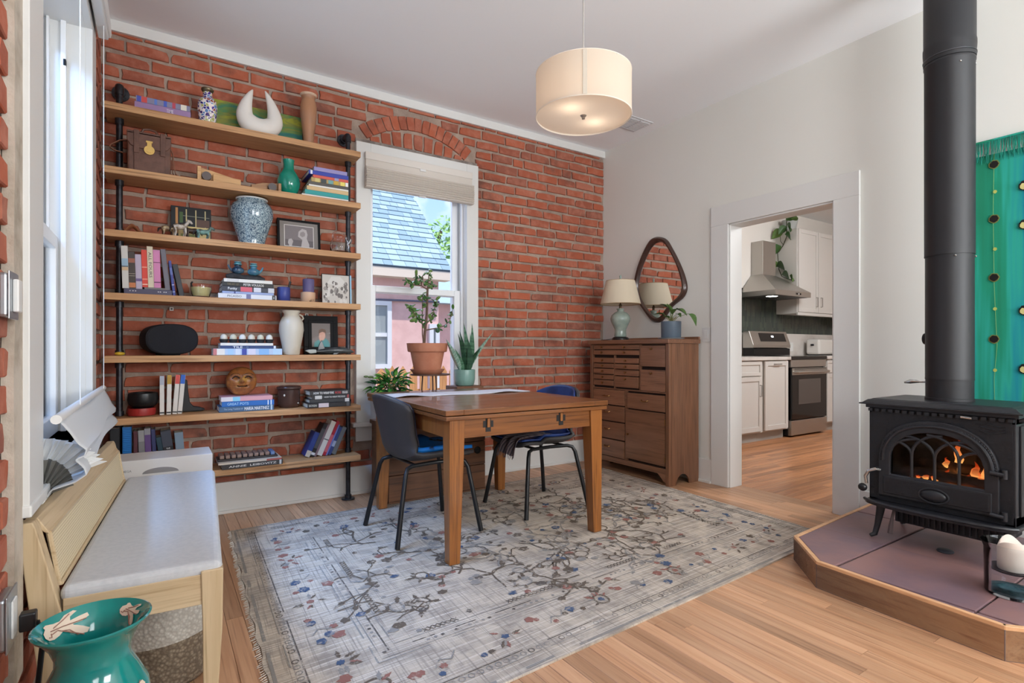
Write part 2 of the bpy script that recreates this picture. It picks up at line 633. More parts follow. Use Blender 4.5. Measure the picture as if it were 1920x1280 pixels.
# ---- window in the left wall
w2 = struct(empty('window_2'))
P(w2, 'casing', TRIM, (LX - .01, LX + .025, 1.745, VY0 + .01, .68, 2.74))
P(w2, 'casing', TRIM, (LX - .01, LX + .022, VY1 - .01, 3.425, .68, 2.74))
P(w2, 'head_casing', TRIM, (LX - .01, LX + .022, VY0 + .01, VY1 - .01, VZ1 - .01, 2.74))
P(w2, 'jamb', TRIM, (LX - .26, LX - .005, VY0 - .01, VY0 + .012, VZ0, VZ1))
P(w2, 'jamb', TRIM, (LX - .26, LX - .005, VY1 - .012, VY1 + .01, VZ0, VZ1))
P(w2, 'head_jamb', TRIM, (LX - .26, LX - .005, VY0, VY1, VZ1 - .012, VZ1 + .01))
P(w2, 'stool', TRIM, (LX - .26, LX + .03, 1.74, 3.43, VZ0 - .03, VZ0), bev=.005)
P(w2, 'stop', OFFW, (LX - .095, LX - .075, VY1 - .032, VY1 - .012, VZ0, VZ1))
P(w2, 'stop', OFFW, (LX - .145, LX - .135, VY1 - .04, VY1 - .012, VZ0, VZ1))
us = P(w2, 'upper_sash', OFFW, (-.485, -.445, VY0 + .012, VY0 + .07, 1.54, 2.60), (-.485, -.445, VY1 - .07, VY1 - .012, 1.54, 2.60), (-.485, -.445, VY0 + .07, VY1 - .07, 1.54, 1.59), (-.485, -.445, VY0 + .07, VY1 - .07, 2.54, 2.60), bev=.003)
P(us, 'pane', PANE, (-.467, -.463, VY0 + .06, VY1 - .06, 1.58, 2.55), bev=0)
ls = P(w2, 'lower_sash', OFFW, (-.435, -.395, VY0 + .012, VY0 + .075, VZ0, 1.60), (-.435, -.395, VY1 - .075, VY1 - .012, VZ0, 1.60), (-.435, -.395, VY0 + .075, VY1 - .075, 1.54, 1.60), (-.435, -.395, VY0 + .075, VY1 - .075, VZ0, VZ0 + .08), bev=.003)
P(ls, 'pane', PANE, (-.417, -.413, VY0 + .07, VY1 - .07, VZ0 + .07, 1.55), bev=0)
P(w2, 'sash_track_lock', M('dark metal', srgb(40, 40, 42), .4, .8), (LX - .085, LX - .075, VY1 - .035, VY1 - .012, 2.40, 2.43))
pl = MB()
rg = random.Random(3)
edge = [(1.655 + rg.uniform(-.008, .008), .3 + i * .12) for i in range(24)]
pl.prism(edge + [(1.75, edge[-1][1]), (1.75, .3)], LX - .01, LX + .012, ax=0)
pl.build('plaster_edge', M('rough beige plaster', srgb(196, 186, 172), .95, col2=srgb(160, 148, 132), ns=8, bmp=.4, bs=40), w2)

# ---- floor of oak strips running towards the back wall
def floor_mat(name, c1, c2, c3, axis):
    return wood(name, c1, c2, c3, axis=axis, scale=2.4, rough=.33, rnd=True, var=.28, bmp=.03)
OAK = floor_mat('oak strip floor', srgb(202, 158, 122), srgb(182, 134, 98), srgb(150, 106, 76), 1)
b = MB()
b.box(LX - .02, RX + .14, -2.2, BY + .02, -.08, -.014)
floor = struct(b.build('floor', M('dark subfloor', srgb(70, 45, 30), .8)))
def plank_mesh(w, ax):
    b = MB()
    h = w / 2 - .0006
    vs_ = [(-h, -.5, -.014), (h, -.5, -.014), (h, .5, -.014), (-h, .5, -.014), (-h, -.5, -.0012), (h, -.5, -.0012), (h, .5, -.0012), (-h, .5, -.0012)]
    k = h - .0012
    vs_ += [(-k, -.5, 0), (k, -.5, 0), (k, .5, 0), (-k, .5, 0)]
    fs = [(0, 3, 2, 1), (8, 9, 10, 11)] + [(i, (i + 1) % 4, 4 + (i + 1) % 4, 4 + i) for i in range(4)] + [(4 + i, 4 + (i + 1) % 4, 8 + (i + 1) % 4, 8 + i) for i in range(4)]
    if ax == 0:
        vs_ = [(y, -x, z) for x, y, z in vs_]
    b.add(vs_, fs)
    return b.mesh('plank')
PW = .0635
pm = plank_mesh(PW, 1)
pm.materials.append(OAK)
prg = random.Random(8)
nx = int((RX - LX) / PW)
PW2 = (RX - LX) / nx
for i in range(nx):
    y = -.55 - prg.uniform(0, .9)
    while y < BY:
        L = prg.uniform(.75, 1.75)
        a, c = y, min(y + L, BY - .002)
        if c - a > .04:
            o = bpy.data.objects.new('plank', pm)
            COL.objects.link(o)
            o.parent = floor
            o.location = (LX + (i + .5) * PW2, (a + c) / 2, 0)
            o.scale = (PW2 / PW, c - a - .0012, 1)
        y += L
# threshold boards and the kitchen floor of strips running across
OAK2 = floor_mat('kitchen oak floor', srgb(196, 140, 98), srgb(166, 110, 72), srgb(112, 72, 48), 0)
b = MB()
b.box(RX, 9.0, .4, 4.4, -.08, -.014)
kfloor = struct(b.build('floor_kitchen', M('dark subfloor', srgb(70, 45, 30), .8)))
th = P(kfloor, 'threshold_board', OAK, (RX - .0, RX + .14, DY0, DY1, -.014, .0005))
pk = plank_mesh(PW, 0)
pk.materials.append(OAK2)
j, y = 0, 1.2
while y < 4.3:
    x = RX + .142 + prg.uniform(-.9, 0)
    while x < 8.9:
        L = prg.uniform(.8, 1.9)
        a, c = max(x, RX + .142), min(x + L, 8.9)
        if c - a > .05:
            o = bpy.data.objects.new('plank', pk)
            COL.objects.link(o)
            o.parent = kfloor
            o.location = ((a + c) / 2, y, 0)
            o.scale = (c - a - .0012, 1, 1)
        x += L
    y += PW
# kitchen shell
KW = M('kitchen wall paint', srgb(226, 220, 212), .8)
b = MB()
b.box(RX + .14, 9.0, 4.36, 4.5, -.05, 3.05)
struct(b.build('wall_kitchen_back', KW))
b = MB()
b.box(8.9, 9.0, .3, 4.36, -.05, 3.05)
struct(b.build('wall_kitchen_far', M('taupe kitchen wall paint', srgb(205, 190, 178), .8)))
b = MB()
b.box(RX + .14, 9.0, .3, .4, -.05, 3.05)
struct(b.build('wall_kitchen_near', KW))
b = MB()
b.box(RX + .14, 9.0, .3, 4.5, 3.05, 3.15)
struct(b.build('ceiling_kitchen', CEIL))
# ================================================================== OUTSIDE THE WINDOW
b = MB()
b.box(-6, 16, 4.35, 40, -.6, -.5)
struct(b.build('ground_yard', M('pale concrete yard', srgb(150, 145, 136), .9, col2=srgb(128, 124, 112), ns=2)))
h = thing('house', 'pink brick neighbouring house with pale blue-grey shingle roof, seen through the back window', 'house', (0, 8, -.5))
PINK = M('pink painted brick', srgb(228, 188, 182), .85, col2=srgb(218, 176, 170), ns=6)
CREAM = M('cream fascia paint', srgb(226, 210, 192), .7)
ROOF = M('dark roof gap shade', srgb(82, 96, 108), .9)  # dark deck paints shadow lines into the gaps between shingle rows
P(h, 'wall', PINK, (-3, 3.9, .22, 5, 0, 2.72), bev=0)
P(h, 'fascia', CREAM, (-3.1, 4.02, -.02, .02, 2.71, 2.886), bev=0)
P(h, 'soffit', CREAM, (-3.1, 4.02, .02, .22, 2.71, 2.73), bev=0)
rb = MB()
rb.prism([(-.03, 2.87), (2.6, 5.5), (5.2, 2.87), (5.2, 2.84), (2.6, 5.42), (0, 2.80)], -3.1, 4.02, ax=0)
rb.build('roof_deck', ROOF, h)
sh = MB()
rg = random.Random(4)
for k in range(23):
    d0 = -.03 + k * .105
    x = .9 - rg.uniform(0, .2)
    while x < 4.02:
        x1 = min(x + rg.choice((.14, .18, .22, .27)), 4.03)
        t = .012
        sh.mat(rg.randrange(3))
        a, c = (d0, 2.902 + d0), (d0 + .094, 2.902 + d0 + .094)
        n_ = (-.7071 * t, .7071 * t)
        sh.prism([a, (a[0] + n_[0], a[1] + n_[1]), (c[0] + n_[0] * .5, c[1] + n_[1] * .5), c], x, x1 - .005, ax=0)
        x = x1
stuff(sh.build('shingles', [M('shingle a', srgb(146, 168, 180), .9), M('shingle b', srgb(158, 180, 192), .9), M('shingle c', srgb(132, 155, 169), .9)], h))
WHT = M('white exterior paint', srgb(220, 222, 226), .6)
def nb_window(x0, x1, z0, z1):
    f = P(h, 'window', WHT, (x0, x1, .17, .24, z0, z0 + .07), (x0, x1, .17, .24, z1 - .07, z1), (x0, x0 + .07, .17, .24, z0 + .07, z1 - .07), (x1 - .07, x1, .17, .24, z0 + .07, z1 - .07), (x0 + .07, x1 - .07, .18, .24, (z0 + z1) / 2 - .03, (z0 + z1) / 2 + .03), bev=0)
    gm = M('grey house glass', srgb(150, 158, 160), .15)
    P(f, 'pane', gm, (x0 + .07, x1 - .07, .2, .22, z0 + .07, (z0 + z1) / 2 - .03), bev=0)
    P(f, 'pane', gm, (x0 + .07, x1 - .07, .2, .22, (z0 + z1) / 2 + .03, z1 - .07), bev=0)
nb_window(2.2, 3.07, 1.28, 2.34)
nb_window(3.72, 3.9, .9, 2.0)
cb = MB()
cb.tube([(-2, .19, 2.36), (1.5, .16, 2.34), (3.9, .19, 2.37)], .016, 6)  # thin slate-coloured line across the house wall
cb.build('wall_line', M('slate cable', srgb(98, 98, 116), .6), h)
# lower wing of that house
P(h, 'chimney', CREAM, (3.98, 4.22, 1.6, 1.9, 2.4, 3.85), bev=0)
P(h, 'wing', PINK, (4.02, 7, 2.0, 5, 0, 2.55), bev=0)
rb = MB()
rb.prism([(1.7, 2.5), (3.4, 3.7), (5.2, 2.5)], 4.0, 7.2, ax=0)
rb.build('wing_roof', M('shingle b', (0, 0, 0)), h)
# fence of upright boards with a rail, between the houses
f = thing('fence', 'honey-coloured wooden board fence outside the back window', 'fence', (0, 6.2, -.5))
FW = wood('fence cedar', srgb(216, 160, 106), srgb(190, 130, 80), axis=2, rough=.8)
rg = random.Random(2)
for i in range(13):
    x = 1.75 + i * .135
    bb = MB()
    bb.prism([(x, 0), (x + .095, 0), (x + .095, 1.30), (x + .0475, 1.37 + rg.uniform(-.02, .02)), (x, 1.30)], 0, .02, ax=1)
    bb.build('board', FW, f)
P(f, 'rail', FW, (1.75, 3.5, .02, .06, .45, .54), (1.75, 3.5, .02, .06, 1.0, 1.09))
# tree behind the roof ridge
def leaf_cloud(bm_, c, r, n, s, rg):
    for _ in range(n):
        while True:
            q = Vector((rg.uniform(-1, 1), rg.uniform(-1, 1), rg.uniform(-1, 1)))
            if q.length < 1:
                break
        p = Vector(c) + Vector((q.x * r[0], q.y * r[1], q.z * r[2]))
        u = Vector((rg.uniform(-1, 1), rg.uniform(-1, 1), rg.uniform(-1, 1))).normalized()
        v = u.orthogonal().normalized()
        k = s * rg.uniform(.6, 1.3)
        bm_.add([p - u * k, p + v * k * .5, p + u * k, p - v * k * .5], [(0, 1, 2, 3)])
t = thing('tree', 'leafy green tree rising behind the shingle roof of the neighbouring house', 'tree', (6.9, 15, -.5))
tb = MB()
tb.tube([(0, 0, 0), (.1, 0, 2), (0, .1, 4), (.3, 0, 5.2)], [.2, .17, .12, .04], 8)
tb.tube([(.05, 0, 2.6), (-.7, 0, 4.2)], [.08, .03], 6).tube([(.05, 0, 3), (.8, .2, 4.4)], [.08, .03], 6)
tb.build('trunk', M('bark', srgb(90, 75, 60), .9), t)
lf = MB()
rg = random.Random(6)
for c, r in (((-.5, 0, 4.3), (.9, .9, .8)), ((.6, 0, 4.9), (1, .9, .8)), ((.0, 0, 3.6), (.8, .8, .5)), ((1.2, 0, 3.9), (.8, .8, .7))):
    leaf_cloud(lf, c, r, 420, .12, rg)
stuff(lf.build('foliage', M('tree leaves', srgb(128, 170, 84), .7, col2=srgb(160, 196, 120), ns=3), t))
# ================================================================== PIPE SHELVES AND WHAT STANDS ON THEM
ZS = [2.47, 2.11, 1.755, 1.40, 1.045, .69, .341]
PINE = wood('shelf pine', srgb(196, 152, 106), srgb(178, 130, 86), srgb(120, 82, 52), axis=0, scale=2.2, rough=.6, rnd=True)
IRON = M('black iron pipe', srgb(66, 66, 70), .38, .75, col2=srgb(50, 50, 54), ns=30)
sf = thing('pipe_bookshelf', 'tall wall bookshelf of pine boards on black iron pipes against the brick', 'bookshelf', (0, 0, 0))
pmesh = MB().box(-.26, 1.185, -.12, .12, -.039, 0).mesh('shelf_board')
pmesh.materials.append(PINE)
for z in ZS:
    o = bpy.data.objects.new('shelf_board', pmesh)
    COL.objects.link(o)
    o.parent = sf
    o.location = (0, 3.88, z - .001)
    bv = o.modifiers.new('bevel', 'BEVEL')
    bv.width, bv.segments = .002, 2
for px in (-.197, 1.137):
    top = 2.60
    b = MB()
    zz = [top] + [q for z in ZS for q in (z, z - .039)] + [0.02]
    for k in range(0, len(zz), 2):
        b.cyl((px, 3.903, zz[k + 1]), (px, 3.903, zz[k]), .0165, n=14)
    pp = b.build('pipe', IRON, sf, smooth=True)
    for z in ZS:
        MB().cyl((px, 3.903, z + .002), (px, 3.903, z + .03), .022, n=14).build('coupling', IRON, pp, smooth=True)
        MB().cyl((px, 3.903, z - .039 - .034), (px, 3.903, z - .041), .022, n=14).build('coupling', IRON, pp, smooth=True)
    b = MB().cyl((px, 3.903, 0.003), (px, 3.903, .012), .046, n=20).cyl((px, 3.903, .012), (px, 3.903, .035), .024, n=16)
    b.build('floor_flange', IRON, pp, smooth=True)
    b = MB().tube([(px, 3.903, top - .03), (px, 3.903, top), (px, 3.915, top + .018), (px, 3.935, top + .022), (px, 4.025, top + .022)], [.021, .023, .023, .021, .017], 12)
    b.build('elbow', IRON, pp, smooth=True)
    b = MB().cyl((px, 4.015, top + .022), (px, 4.027, top + .022), .045, n=20).cyl((px, 3.99, top + .022), (px, 4.015, top + .022), .026, n=16)
    for k in range(4):
        a = PI / 4 + k * PI / 2
        b.mat(1).cyl((px + .033 * math.cos(a), 4.0135, top + .022 + .033 * math.sin(a)), (px + .033 * math.cos(a), 4.0145, top + .022 + .033 * math.sin(a)), .006, n=8).mat(0)
    b.build('wall_flange', [IRON, M('black hole', (.01, .01, .01), .8)], pp, smooth=True)

PAGE = M('book pages', srgb(226, 218, 200), .9, col2=srgb(205, 195, 172), ns=3, stretch=(1, 1, 60))
def cov(c, r=.5):
    return M('cover %d %d %d' % c, srgb(*c), r)
def book(label, x, y, z, length, t, d, color, flat=True, lean=0, rot=0, txt=None, tc=(235, 235, 235), bands=(), group=None, th=.6, tw=.8, tx=.5, page=None, cat='book', back=True):
    """flat: spine faces the room and lies along x; upright: spine stands along z, leaning about y"""
    if not flat and lean > 0:
        z += t * math.sin(lean)
    T = thing('book', label, cat, (x, y, z), (0, lean, rot), group)
    c = .0022
    def bx(a0, a1, y0, y1, h0, h1):
        return (a0, a1, y0, y1, h0, h1) if flat else (h0, h1, y0, y1, a0, a1)
    P(T, 'cover', cov(color), bx(0, length, 0, d, 0, c), bx(0, length, 0, d, t - c, t), bx(0, length, 0, c * 1.3, c, t - c), bev=.0008)
    P(T, 'pages', page or PAGE, bx(.003, length - .003, c * 1.3, d - .004, c, t - c), bev=0)
    for a, e, col in bands:
        P(T, 'spine_band', cov(col), bx(a * length, e * length, -.0006, .002, .0006, t - .0006), bev=0)
    if txt:
        for item in ([(txt, tx, tw, th, tc)] if isinstance(txt, str) else txt):
            s_, cx, wf, hf, colr = item
            m = cov(colr)
            if flat:
                lettering(T, s_, (cx * length, -.0011, t / 2), wf * length, hf * t, (1, 0, 0), (0, 0, 1), m)
            else:
                lettering(T, s_, (t / 2, -.0011, (1 - cx) * length), wf * length, hf * t, (0, 0, -1), (1, 0, 0), m)
    return T
def stack(books, y, z, group=None):
    """books lying flat, bottom first: (label, x0, x1, thickness, depth, colour, dict)"""
    for label, x0, x1, t, d, col, kw in books:
        kw = dict(kw)
        x1 = min(x1, 1.108)
        dy = kw.pop('dy', 0)
        book(label, x0, y + dy, z, x1 - x0, t, d, col, group=group, **kw)
        z += t + .0004
    return z
def pot_of(name, prof, mat, parent=None, n=32, c=(0, 0, 0)):
    return MB().lathe(prof, n, c).build(name, mat, parent, smooth=60)

# ---------------- top shelf
z = ZS[0]
stack([('lavender paperback lying at the bottom of the pile of two on the top shelf', -.121, .157, .042, .17, (150, 120, 160), dict(txt='TIME', tx=.62, tw=.12, th=.45, tc=(225, 215, 230))),
       ('grey-blue book with red and blue spine dots, upper of the pile on the top shelf', -.115, .155, .034, .165, (128, 126, 152), dict(bands=((.02, .09, (70, 80, 170)), (.1, .2, (196, 72, 70)), (.33, .38, (90, 120, 190)), (.5, .56, (70, 90, 180)), (.66, .72, (180, 70, 90)), (.82, .93, (222, 216, 200)))))], 3.79, z)
def voronoi_mat(name, cols, scale, rough=.25, base=None, edge=None, ew=.04):
    if name in MATS:
        return MATS[name]
    m, n, l, p = base_mat(name)
    v = coords(n, l)
    vo = n.new('ShaderNodeTexVoronoi')
    vo.inputs['Scale'].default_value = scale
    l.new(v, vo.inputs['Vector'])
    r = n.new('ShaderNodeValToRGB')
    r.color_ramp.interpolation = 'CONSTANT'
    r.color_ramp.elements[0].color = (*cols[0], 1)
    r.color_ramp.elements.remove(r.color_ramp.elements[1])
    for i, c in enumerate(cols[1:]):
        e = r.color_ramp.elements.new((i + 1) / len(cols))
        e.color = (*c, 1)
    sp = n.new('ShaderNodeSeparateColor')
    l.new(vo.outputs['Color'], sp.inputs[0])
    l.new(sp.outputs[0], r.inputs[0])
    col = r.outputs[0]
    if edge:
        v2 = n.new('ShaderNodeTexVoronoi')
        v2.feature = 'DISTANCE_TO_EDGE'
        v2.inputs['Scale'].default_value = scale
        l.new(v, v2.inputs['Vector'])
        col = mixc(n, l, ramp(n, l, v2.outputs[0], ew, ew + .03), edge, col)
    l.new(col, p.inputs['Base Color'])
    p.inputs['Roughness'].default_value = rough
    MATS[name] = m
    return m
v = thing('vase', 'small enamelled vase with blue, brown and white flowers on the top shelf', 'vase', (.25, 3.86, z))
pot_of('body', [(.035, 0), (.040, .006), (.046, .03), (.054, .09), (.055, .13), (.050, .155), (.034, .175), (.026, .19), (.025, .21)], voronoi_mat('floral enamel', [srgb(40, 36, 120), srgb(236, 226, 226), srgb(142, 72, 60), srgb(92, 130, 180), srgb(240, 226, 220), srgb(70, 46, 130), srgb(176, 178, 110), srgb(60, 40, 110)], 62, .2, edge=srgb(236, 228, 226), ew=.05), v)
pot_of('rim', [(.025, .21), (.034, .222), (.036, .229), (.034, .233), (.028, .233), (.022, .215)], M('dark brass', srgb(120, 108, 84), .35, .8), v)
def painting_mat():
    m, n, l, p = base_mat('abstract landscape paint')
    v = coords(n, l, (3.2, 1, 9))
    a = noise(n, l, v, 1.6, 5, .6, 1.2)
    r = n.new('ShaderNodeValToRGB')
    cs = [(0, srgb(28, 80, 96)), (.36, srgb(40, 110, 104)), (.46, srgb(84, 130, 70)), (.54, srgb(120, 126, 60)), (.62, srgb(152, 156, 40)), (.72, srgb(110, 106, 70)), (1, srgb(60, 120, 130))]
    r.color_ramp.elements[0].color = (*cs[0][1], 1)
    r.color_ramp.elements[1].color = (*cs[-1][1], 1)
    for q, c in cs[1:-1]:
        e = r.color_ramp.elements.new(q)
        e.color = (*c, 1)
    l.new(a, r.inputs[0])
    l.new(r.outputs[0], p.inputs['Base Color'])
    p.inputs['Roughness'].default_value = .5
    bump(n, l, p, a, .3, .004)
    return m
pn = thing('painting', 'long unframed green and blue abstract painting leaning on the brick, top shelf', 'painting', (.562, 3.955, z + .0032), (-.13, 0, 0))
P(pn, 'canvas', painting_mat(), (-.275, .275, 0, .012, .003, .235))
P(pn, 'backing_board', M('raw wood edge', srgb(170, 150, 110), .8), (-.275, .275, .0121, .02, 0, .234))
# white two-horned sculpture: a crescent body swept along an arc, thick below and drawn out to two points
sc = thing('sculpture', 'white matte crescent sculpture with two curled horns on the top shelf', 'sculpture', (.553, 3.875, z))
b = MB()
pts, rs = [], []
for i in range(41):
    u = i / 40
    a = math.radians(-222 + 258 * u)
    k = 1 - abs(2 * u - 1) ** 2.2
    rad = .088 + .012 * (1 - k)
    cx, cz = rad * math.cos(a), .125 + rad * math.sin(a) * 1.05
    if u < .2:
        cz += ((.2 - u) / .2) ** 1.4 * .105
        cx += ((.2 - u) / .2) ** 1.6 * .03
    if u > .8:
        cz += ((u - .8) / .2) ** 1.4 * .125
        cx -= ((u - .8) / .2) ** 1.6 * .05
    pts.append((cx, 0, cz))
    rs.append(.004 + .066 * k ** .8)
b.tube(pts, rs, 20)
zmin = min(q[2] for q in b.v)
H = max(q[2] for q in b.v) - zmin
b.v = [(x, y * .82, max((q - zmin) * .32 / H - .004, 0)) for x, y, q in b.v]
b.build('body', M('white matte ceramic', srgb(226, 220, 212), .55), sc, smooth=80)
pot = thing('vase', 'tall slim tan stoneware vase with flared lip, right end of the top shelf', 'vase', (.858, 3.875, z))
pot_of('body', [(.028, 0), (.030, .01), (.036, .08), (.048, .17), (.054, .235), (.053, .28), (.046, .312), (.040, .328), (.047, .345)], M('tan stoneware', srgb(170, 122, 88), .45, col2=srgb(146, 116, 100), ns=5, lo=.4, hi=.7), pot)
pot_of('lip', [(.047, .345), (.056, .356), (.055, .360), (.044, .352), (.036, .33)], M('pale glaze lip', srgb(206, 176, 150), .3), pot)

# ---------------- second shelf
z = ZS[1]
LEA = M('brown leather', srgb(104, 70, 56), .5, col2=srgb(86, 56, 44), ns=20, bmp=.1, bs=160)
LEA2 = M('tan leather strap', srgb(132, 86, 60), .55)
BRASS = M('polished brass', srgb(214, 180, 110), .25, .9)
bg_ = thing('camera_bag', 'brown leather box bag with a round brass lock on the second shelf', 'bag', (-.05, 3.79, z))
P(bg_, 'body', LEA, (-.106, .106, .008, .16, 0, .205), bev=.01)
P(bg_, 'side_panel', M('dark leather side', srgb(60, 38, 30), .6), (-.1075, -.104, .02, .15, .01, .2))
b = MB()
b.prism([(-.108, .225), (.108, .225), (.108, .175), (.09, .145), (.05, .135), (-.05, .135), (-.09, .145), (-.108, .175)], .0, .008, ax=1)
b.box(-.108, .108, .0, .165, .212, .232)
b.build('flap', LEA, bg_, bev=.004)
for x in (-.062, .066):
    b = MB().box(x - .013, x + .013, -.005, 0, .105, .235).box(x - .013, x + .013, -.005, .17, .233, .238)
    b.build('strap', LEA, bg_, bev=.002)
P(bg_, 'front_pocket', LEA, (-.075, .078, .002, .01, .0, .12), bev=.003)
b = MB().cyl((.0, -.009, .128), (.0, -.002, .128), .026, n=24).cyl((0, -.012, .128), (0, -.008, .128), .015, n=20).box(-.011, .011, -.006, 0, .15, .175).box(-.016, .016, -.0055, 0, .172, .182)
lk = b.build('lock', BRASS, bg_, smooth=True)
MB().tube([(-.04, .05, .238), (-.03, .05, .262), (0, .05, .268), (.03, .05, .262), (.045, .05, .238)], .007, 8).build('handle', LEA, bg_, smooth=True)
def ribbon(b, pts, w, th, side=(0, 1, 0)):
    sd = Vector(side) * w / 2
    P_ = [Vector(p) for p in pts]
    for i in range(len(P_) - 1):
        d = (P_[i + 1] - P_[i]).normalized()
        nn = d.cross(Vector(side)).normalized() * th / 2
        a, c = P_[i], P_[i + 1]
        b.add([a - sd - nn, a + sd - nn, a + sd + nn, a - sd + nn, c - sd - nn, c + sd - nn, c + sd + nn, c - sd + nn],
              [(0, 1, 2, 3), (7, 6, 5, 4), (0, 4, 5, 1), (1, 5, 6, 2), (2, 6, 7, 3), (3, 7, 4, 0)])
    return b
ribbon(MB(), [(-.105, .08, .19), (-.14, .08, .185), (-.185, .08, .15), (-.19, .08, .135), (-.165, .08, .12), (-.13, .08, .115)], .022, .004).build('shoulder_strap', LEA2, bg_)
b = ribbon(MB(), [(.107, .05, .17), (.118, .05, .14), (.122, .05, .08), (.13, .05, .03), (.15, .05, .004), (.18, .05, .003)], .02, .004)
ribbon(b, [(.118, .075, .15), (.112, .075, .09), (.116, .075, .04), (.135, .075, .003), (.165, .075, .003)], .02, .004)
b.build('shoulder_strap', LEA2, bg_)
BLK = wood('pale block wood', srgb(214, 170, 118), srgb(196, 148, 98), axis=0, rough=.55)
GREY = M('grey rubber roller', srgb(98, 90, 88), .6)
wb = thing('wooden_block', 'pale wooden wedge with a grey roller in its notch on the second shelf', 'wooden block', (.194, 3.83, z))
b = MB()
b.prism([(0, 0), (.24, 0), (.24, .055), (.03, .098), (0, .098)], .03, .06, ax=1)
b.prism([(.085, 0), (.24, 0), (.24, .052), (.085, .062)], 0, .03, ax=1)
b.prism([(0, 0), (.02, 0), (.02, .098), (0, .098)], 0, .03, ax=1)
b.build('body', BLK, wb, bev=.002)
MB().cyl((.05, .0, .045), (.05, .03, .045), .026, n=24).build('roller', GREY, wb, smooth=True)
wb = thing('wooden_block', 'small low wooden block with a hollow and grey roller beside the teal vase', 'wooden block', (.492, 3.80, z))
b = MB()
b.prism([(0, 0), (.178, 0), (.178, .06), (.16, .064), (.07, .055), (0, .03)], .028, .05, ax=1)
b.prism([(0, 0), (.09, 0), (.09, .03), (0, .028)], 0, .028, ax=1)
b.prism([(.16, 0), (.178, 0), (.178, .06), (.16, .06)], 0, .028, ax=1)
b.build('body', wood('brown block wood', srgb(176, 134, 96), srgb(150, 108, 74), axis=0, rough=.6), wb, bev=.002)
MB().cyl((.125, .002, .03), (.125, .028, .03), .025, n=24).build('roller', GREY, wb, smooth=True)
pot = tag(MB().lathe([(.038, 0), (.042, .008), (.058, .03), (.071, .068), (.073, .095), (.066, .13), (.048, .16), (.036, .178), (.033, .21), (.036, .236), (.037, .243), (.031, .243), (.028, .22), (.028, .18)], 36).build('vase', M('teal green glaze', srgb(8, 122, 102), .15, col2=srgb(20, 140, 118), ns=14, coat=.6), loc=(.727, 3.865, z), smooth=60), 'glossy round teal bottle vase on the second shelf', 'vase')
stack([('white book at the bottom of the pile on the right of the second shelf', .797, 1.126, .017, .21, (226, 222, 216), {}),
       ('teal book, second from the bottom of the pile on the second shelf', .817, 1.118, .03, .2, (40, 150, 150), {}),
       ('sand-coloured book, third from the bottom of the pile on the second shelf', .83, 1.116, .027, .2, (206, 176, 130), {}),
       ('thin white book above the sand-coloured one, second shelf pile', .842, 1.116, .011, .19, (232, 230, 222), {}),
       ('dark grey book in the middle of the pile on the second shelf', .84, 1.105, .02, .19, (84, 82, 78), {}),
       ('book with yellow, teal and brown patterned spine in the second shelf pile', .858, 1.126, .028, .2, (176, 150, 96), dict(bands=((.1, .22, (206, 190, 120)), (.25, .4, (60, 70, 70)), (.45, .58, (110, 160, 160)), (.6, .72, (196, 160, 60)), (.78, .9, (230, 214, 110)), (.92, .99, (240, 240, 240))))),
       ('coral red book under the royal blue one, second shelf pile', .87, 1.135, .02, .2, (204, 90, 76), dict(bands=((.6, .72, (150, 150, 190)),))),
       ('royal blue book with pale lettering near the top of the second shelf pile', .842, 1.135, .027, .22, (52, 66, 160), dict(bands=((.04, .09, (225, 225, 235)),))),
       ('lavender book on top of the pile on the second shelf', .875, 1.10, .027, .2, (150, 142, 190), {})], 3.795, z)

# ---------------- third shelf
z = ZS[2]
lf_ = thing('carved_leaf', 'small curled brown wooden leaf beside the left pipe, third shelf', 'ornament', (-.115, 3.93, z))
b = MB()
b.grid(lambda u, w: ((u - .5) * .15, (w - .5) * .05 * math.sin(PI * min(max(u, .03), .97)) + .0, .008 + .042 * math.exp(-((u - .35) / .2) ** 2) + .02 * (abs(w - .5) * 2) ** 2), 16, 6)
b.build('blade', M('reddish carved wood', srgb(140, 84, 52), .5), lf_, smooth=True, solid=.004)
pr_ = thing('picture', 'small unframed print of a dark hall with yellow window bars leaning on the third shelf', 'picture', (.168, 3.955, z + .0015), (-.12, 0, 0))
P(pr_, 'panel', cov((26, 30, 34)), (-.11, .11, 0, .008, 0, .226))
b = MB()
b.mat(0).box(-.085, -.072, -.001, 0, .05, .215)
for x in (-.03, .022, .074):
    b.mat(1).box(x, x + .006, -.001, 0, .1, .21)
b.mat(2).box(-.06, .1, -.001, 0, .165, .168)
b.mat(3).box(-.07, .104, -.001, 0, .02, .1)
b.mat(4).box(-.058, .03, -.0011, 0, .02, .05)
b.mat(5).box(.03, .1, -.0011, 0, .102, .15)
b.mat(6).box(-.064, -.045, -.0011, 0, .12, .19)
b.build('print', [cov((186, 134, 84)), cov((206, 190, 140)), cov((150, 150, 130)), cov((208, 188, 130)), cov((140, 150, 90)), cov((96, 72, 62)), cov((70, 96, 56))], pr_)
